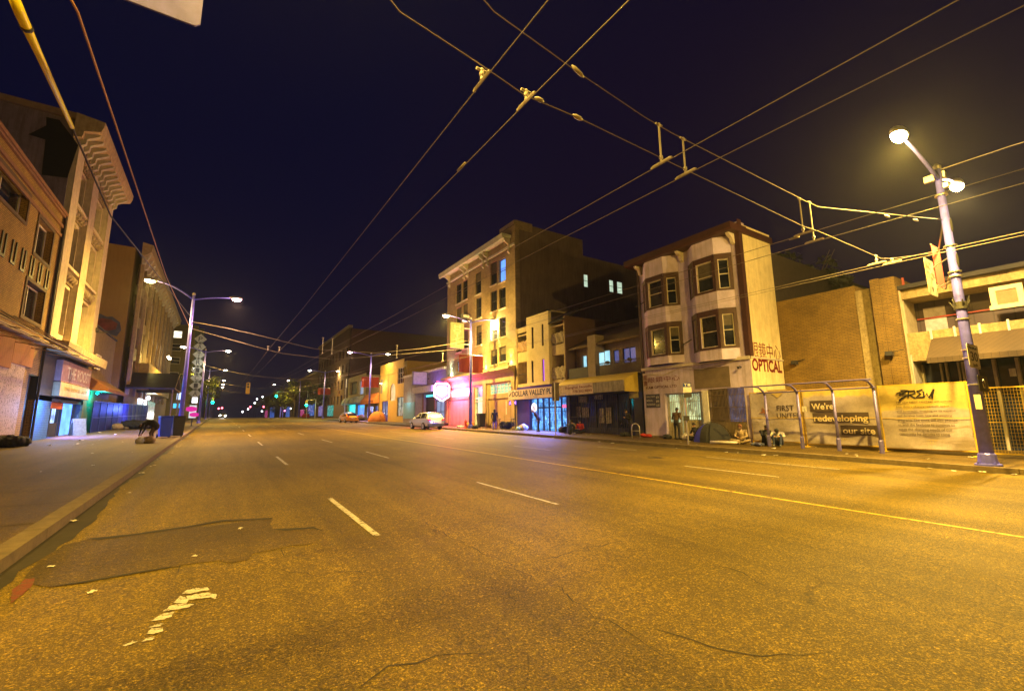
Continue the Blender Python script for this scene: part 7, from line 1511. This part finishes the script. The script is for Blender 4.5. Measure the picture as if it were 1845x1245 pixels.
p = onX_(1297, 20.5); o = MB(); o.tube([(p[0] - .1, p[1] + .5, p[2] + .07), (p[0] + .1, p[1] - .75, p[2] + .09)], [.07, .06], 8); tag(o.build('rolled_mat', C_wht, None, True), 'pale rolled mat lying on the pavement before the tent', 'mat')
lump('bag', 'tan bag with white plastic beneath the bending person', 'bag', (-2.95, 30.0, walk(30)), (.3, .3, .42), C_tan, BG, 31, 5); lump('bag', 'clear-white plastic bag left of the bending person', 'bag', (-3.25, 29.8, walk(30)), (.14, .14, .38), C_wht, BG, 32, 4)
lump('bundle', 'dark bundle at the left edge in front of the brick building', 'bundle', (-8.0, 30.2, walk(30)), (1.0, .9, .6), C_blk, BG, 33, 6)
p = onG(213, 766, .15); lump('blanket_heap', 'dark heap of blankets by the hoarding under the canopy', 'bundle', (-6.2, 55, walk(55)), (1.9, 1.5, .95), C_blk, BG, 34, 7); lump('bag', 'pale bag left of the dark heap by the hoarding', 'bag', (-7.4, 54.5, walk(54)), (.8, .7, .7), C_tan, BG, 35, 5)
lump('bag', 'red seat-like bundle near the crest, right side', 'bundle', (18.9, 128, gz(128)), (1.2, 1, 1.3), C_red, BG, 36, 4)
# scraps of paper and cups: individual litter
lit = MATS.get('litter_white') or plain('litter_white', (.7, .66, .6), .8)
LT = 0
def scrap(x, y, dz, s, seed):
    q = random.Random(seed); mb = MB(); a = q.uniform(0, pi); g_ = {}
    for i in range(4):
        for j in range(4):
            u, v = (i / 3 - .5) * s * 2, (j / 3 - .5) * s * 1.3; g_[i, j] = (x + u * cos(a) - v * sin(a) + q.uniform(-.2, .2) * s, y + u * sin(a) + v * cos(a) + q.uniform(-.2, .2) * s, gz(y) + dz + .008 + q.uniform(0, .45) * s)
    for i in range(3):
        for j in range(3): mb.quad(g_[i, j], g_[i + 1, j], g_[i + 1, j + 1], g_[i, j + 1])
    o = mb.build('litter', lit, None); return tag(o, 'small crumpled scrap of pale litter lying on the ground', 'litter', 'scraps of litter', 'thing')
L0 = [(93, 1022), (255, 853), (131, 940), (165, 1068), (435, 953), (350, 1003), (118, 760), (140, 800), (147, 794), (90, 803), (180, 780), (208, 783)]
for i, (x, y) in enumerate(L0):
    left = x < 120 and y < 900; p = onG(x, y, .15 if y < 850 else 0); scrap(p.x, p.y, .15 if y < 850 else 0, rnd.uniform(.012, .026) + p.y * .0025, i)
for i in range(70):
    y = rnd.uniform(3, 48); on = rnd.random() < .45; x = KR - rnd.uniform(.05, .5) if on else rnd.uniform(KR + .4, 22.2); scrap(x, y, 0 if on else .15, rnd.uniform(.035, .09), 100 + i)
for i in range(26):
    y = rnd.uniform(12, 40); on = rnd.random() < .6; x = KL + rnd.uniform(.05, .45) if on else rnd.uniform(-8, KL - .5); scrap(x, y, 0 if on else .15, rnd.uniform(.015, .05), 300 + i)

# ================================================================ ADDED HAZE (stands in for lens glare around the lamps)
hz = MB(); hz.box(-905, 905, -125, 1505, gz(1500) - 2, 42); ho = hz.build('glare_haze', M_dark); ho['kind'] = 'stuff'
hm = bpy.data.materials.new('glare_haze_air'); hm.use_nodes = True; nt = hm.node_tree; nt.nodes.clear(); v_ = nt.nodes.new('ShaderNodeVolumePrincipled')
v_.inputs['Density'].default_value = .0003; v_.inputs['Color'].default_value = (.8, .85, 1, 1); v_.inputs['Anisotropy'].default_value = .7
oo = nt.nodes.new('ShaderNodeOutputMaterial'); nt.links.new(v_.outputs[0], oo.inputs['Volume']); ho.data.materials.clear(); ho.data.materials.append(hm)
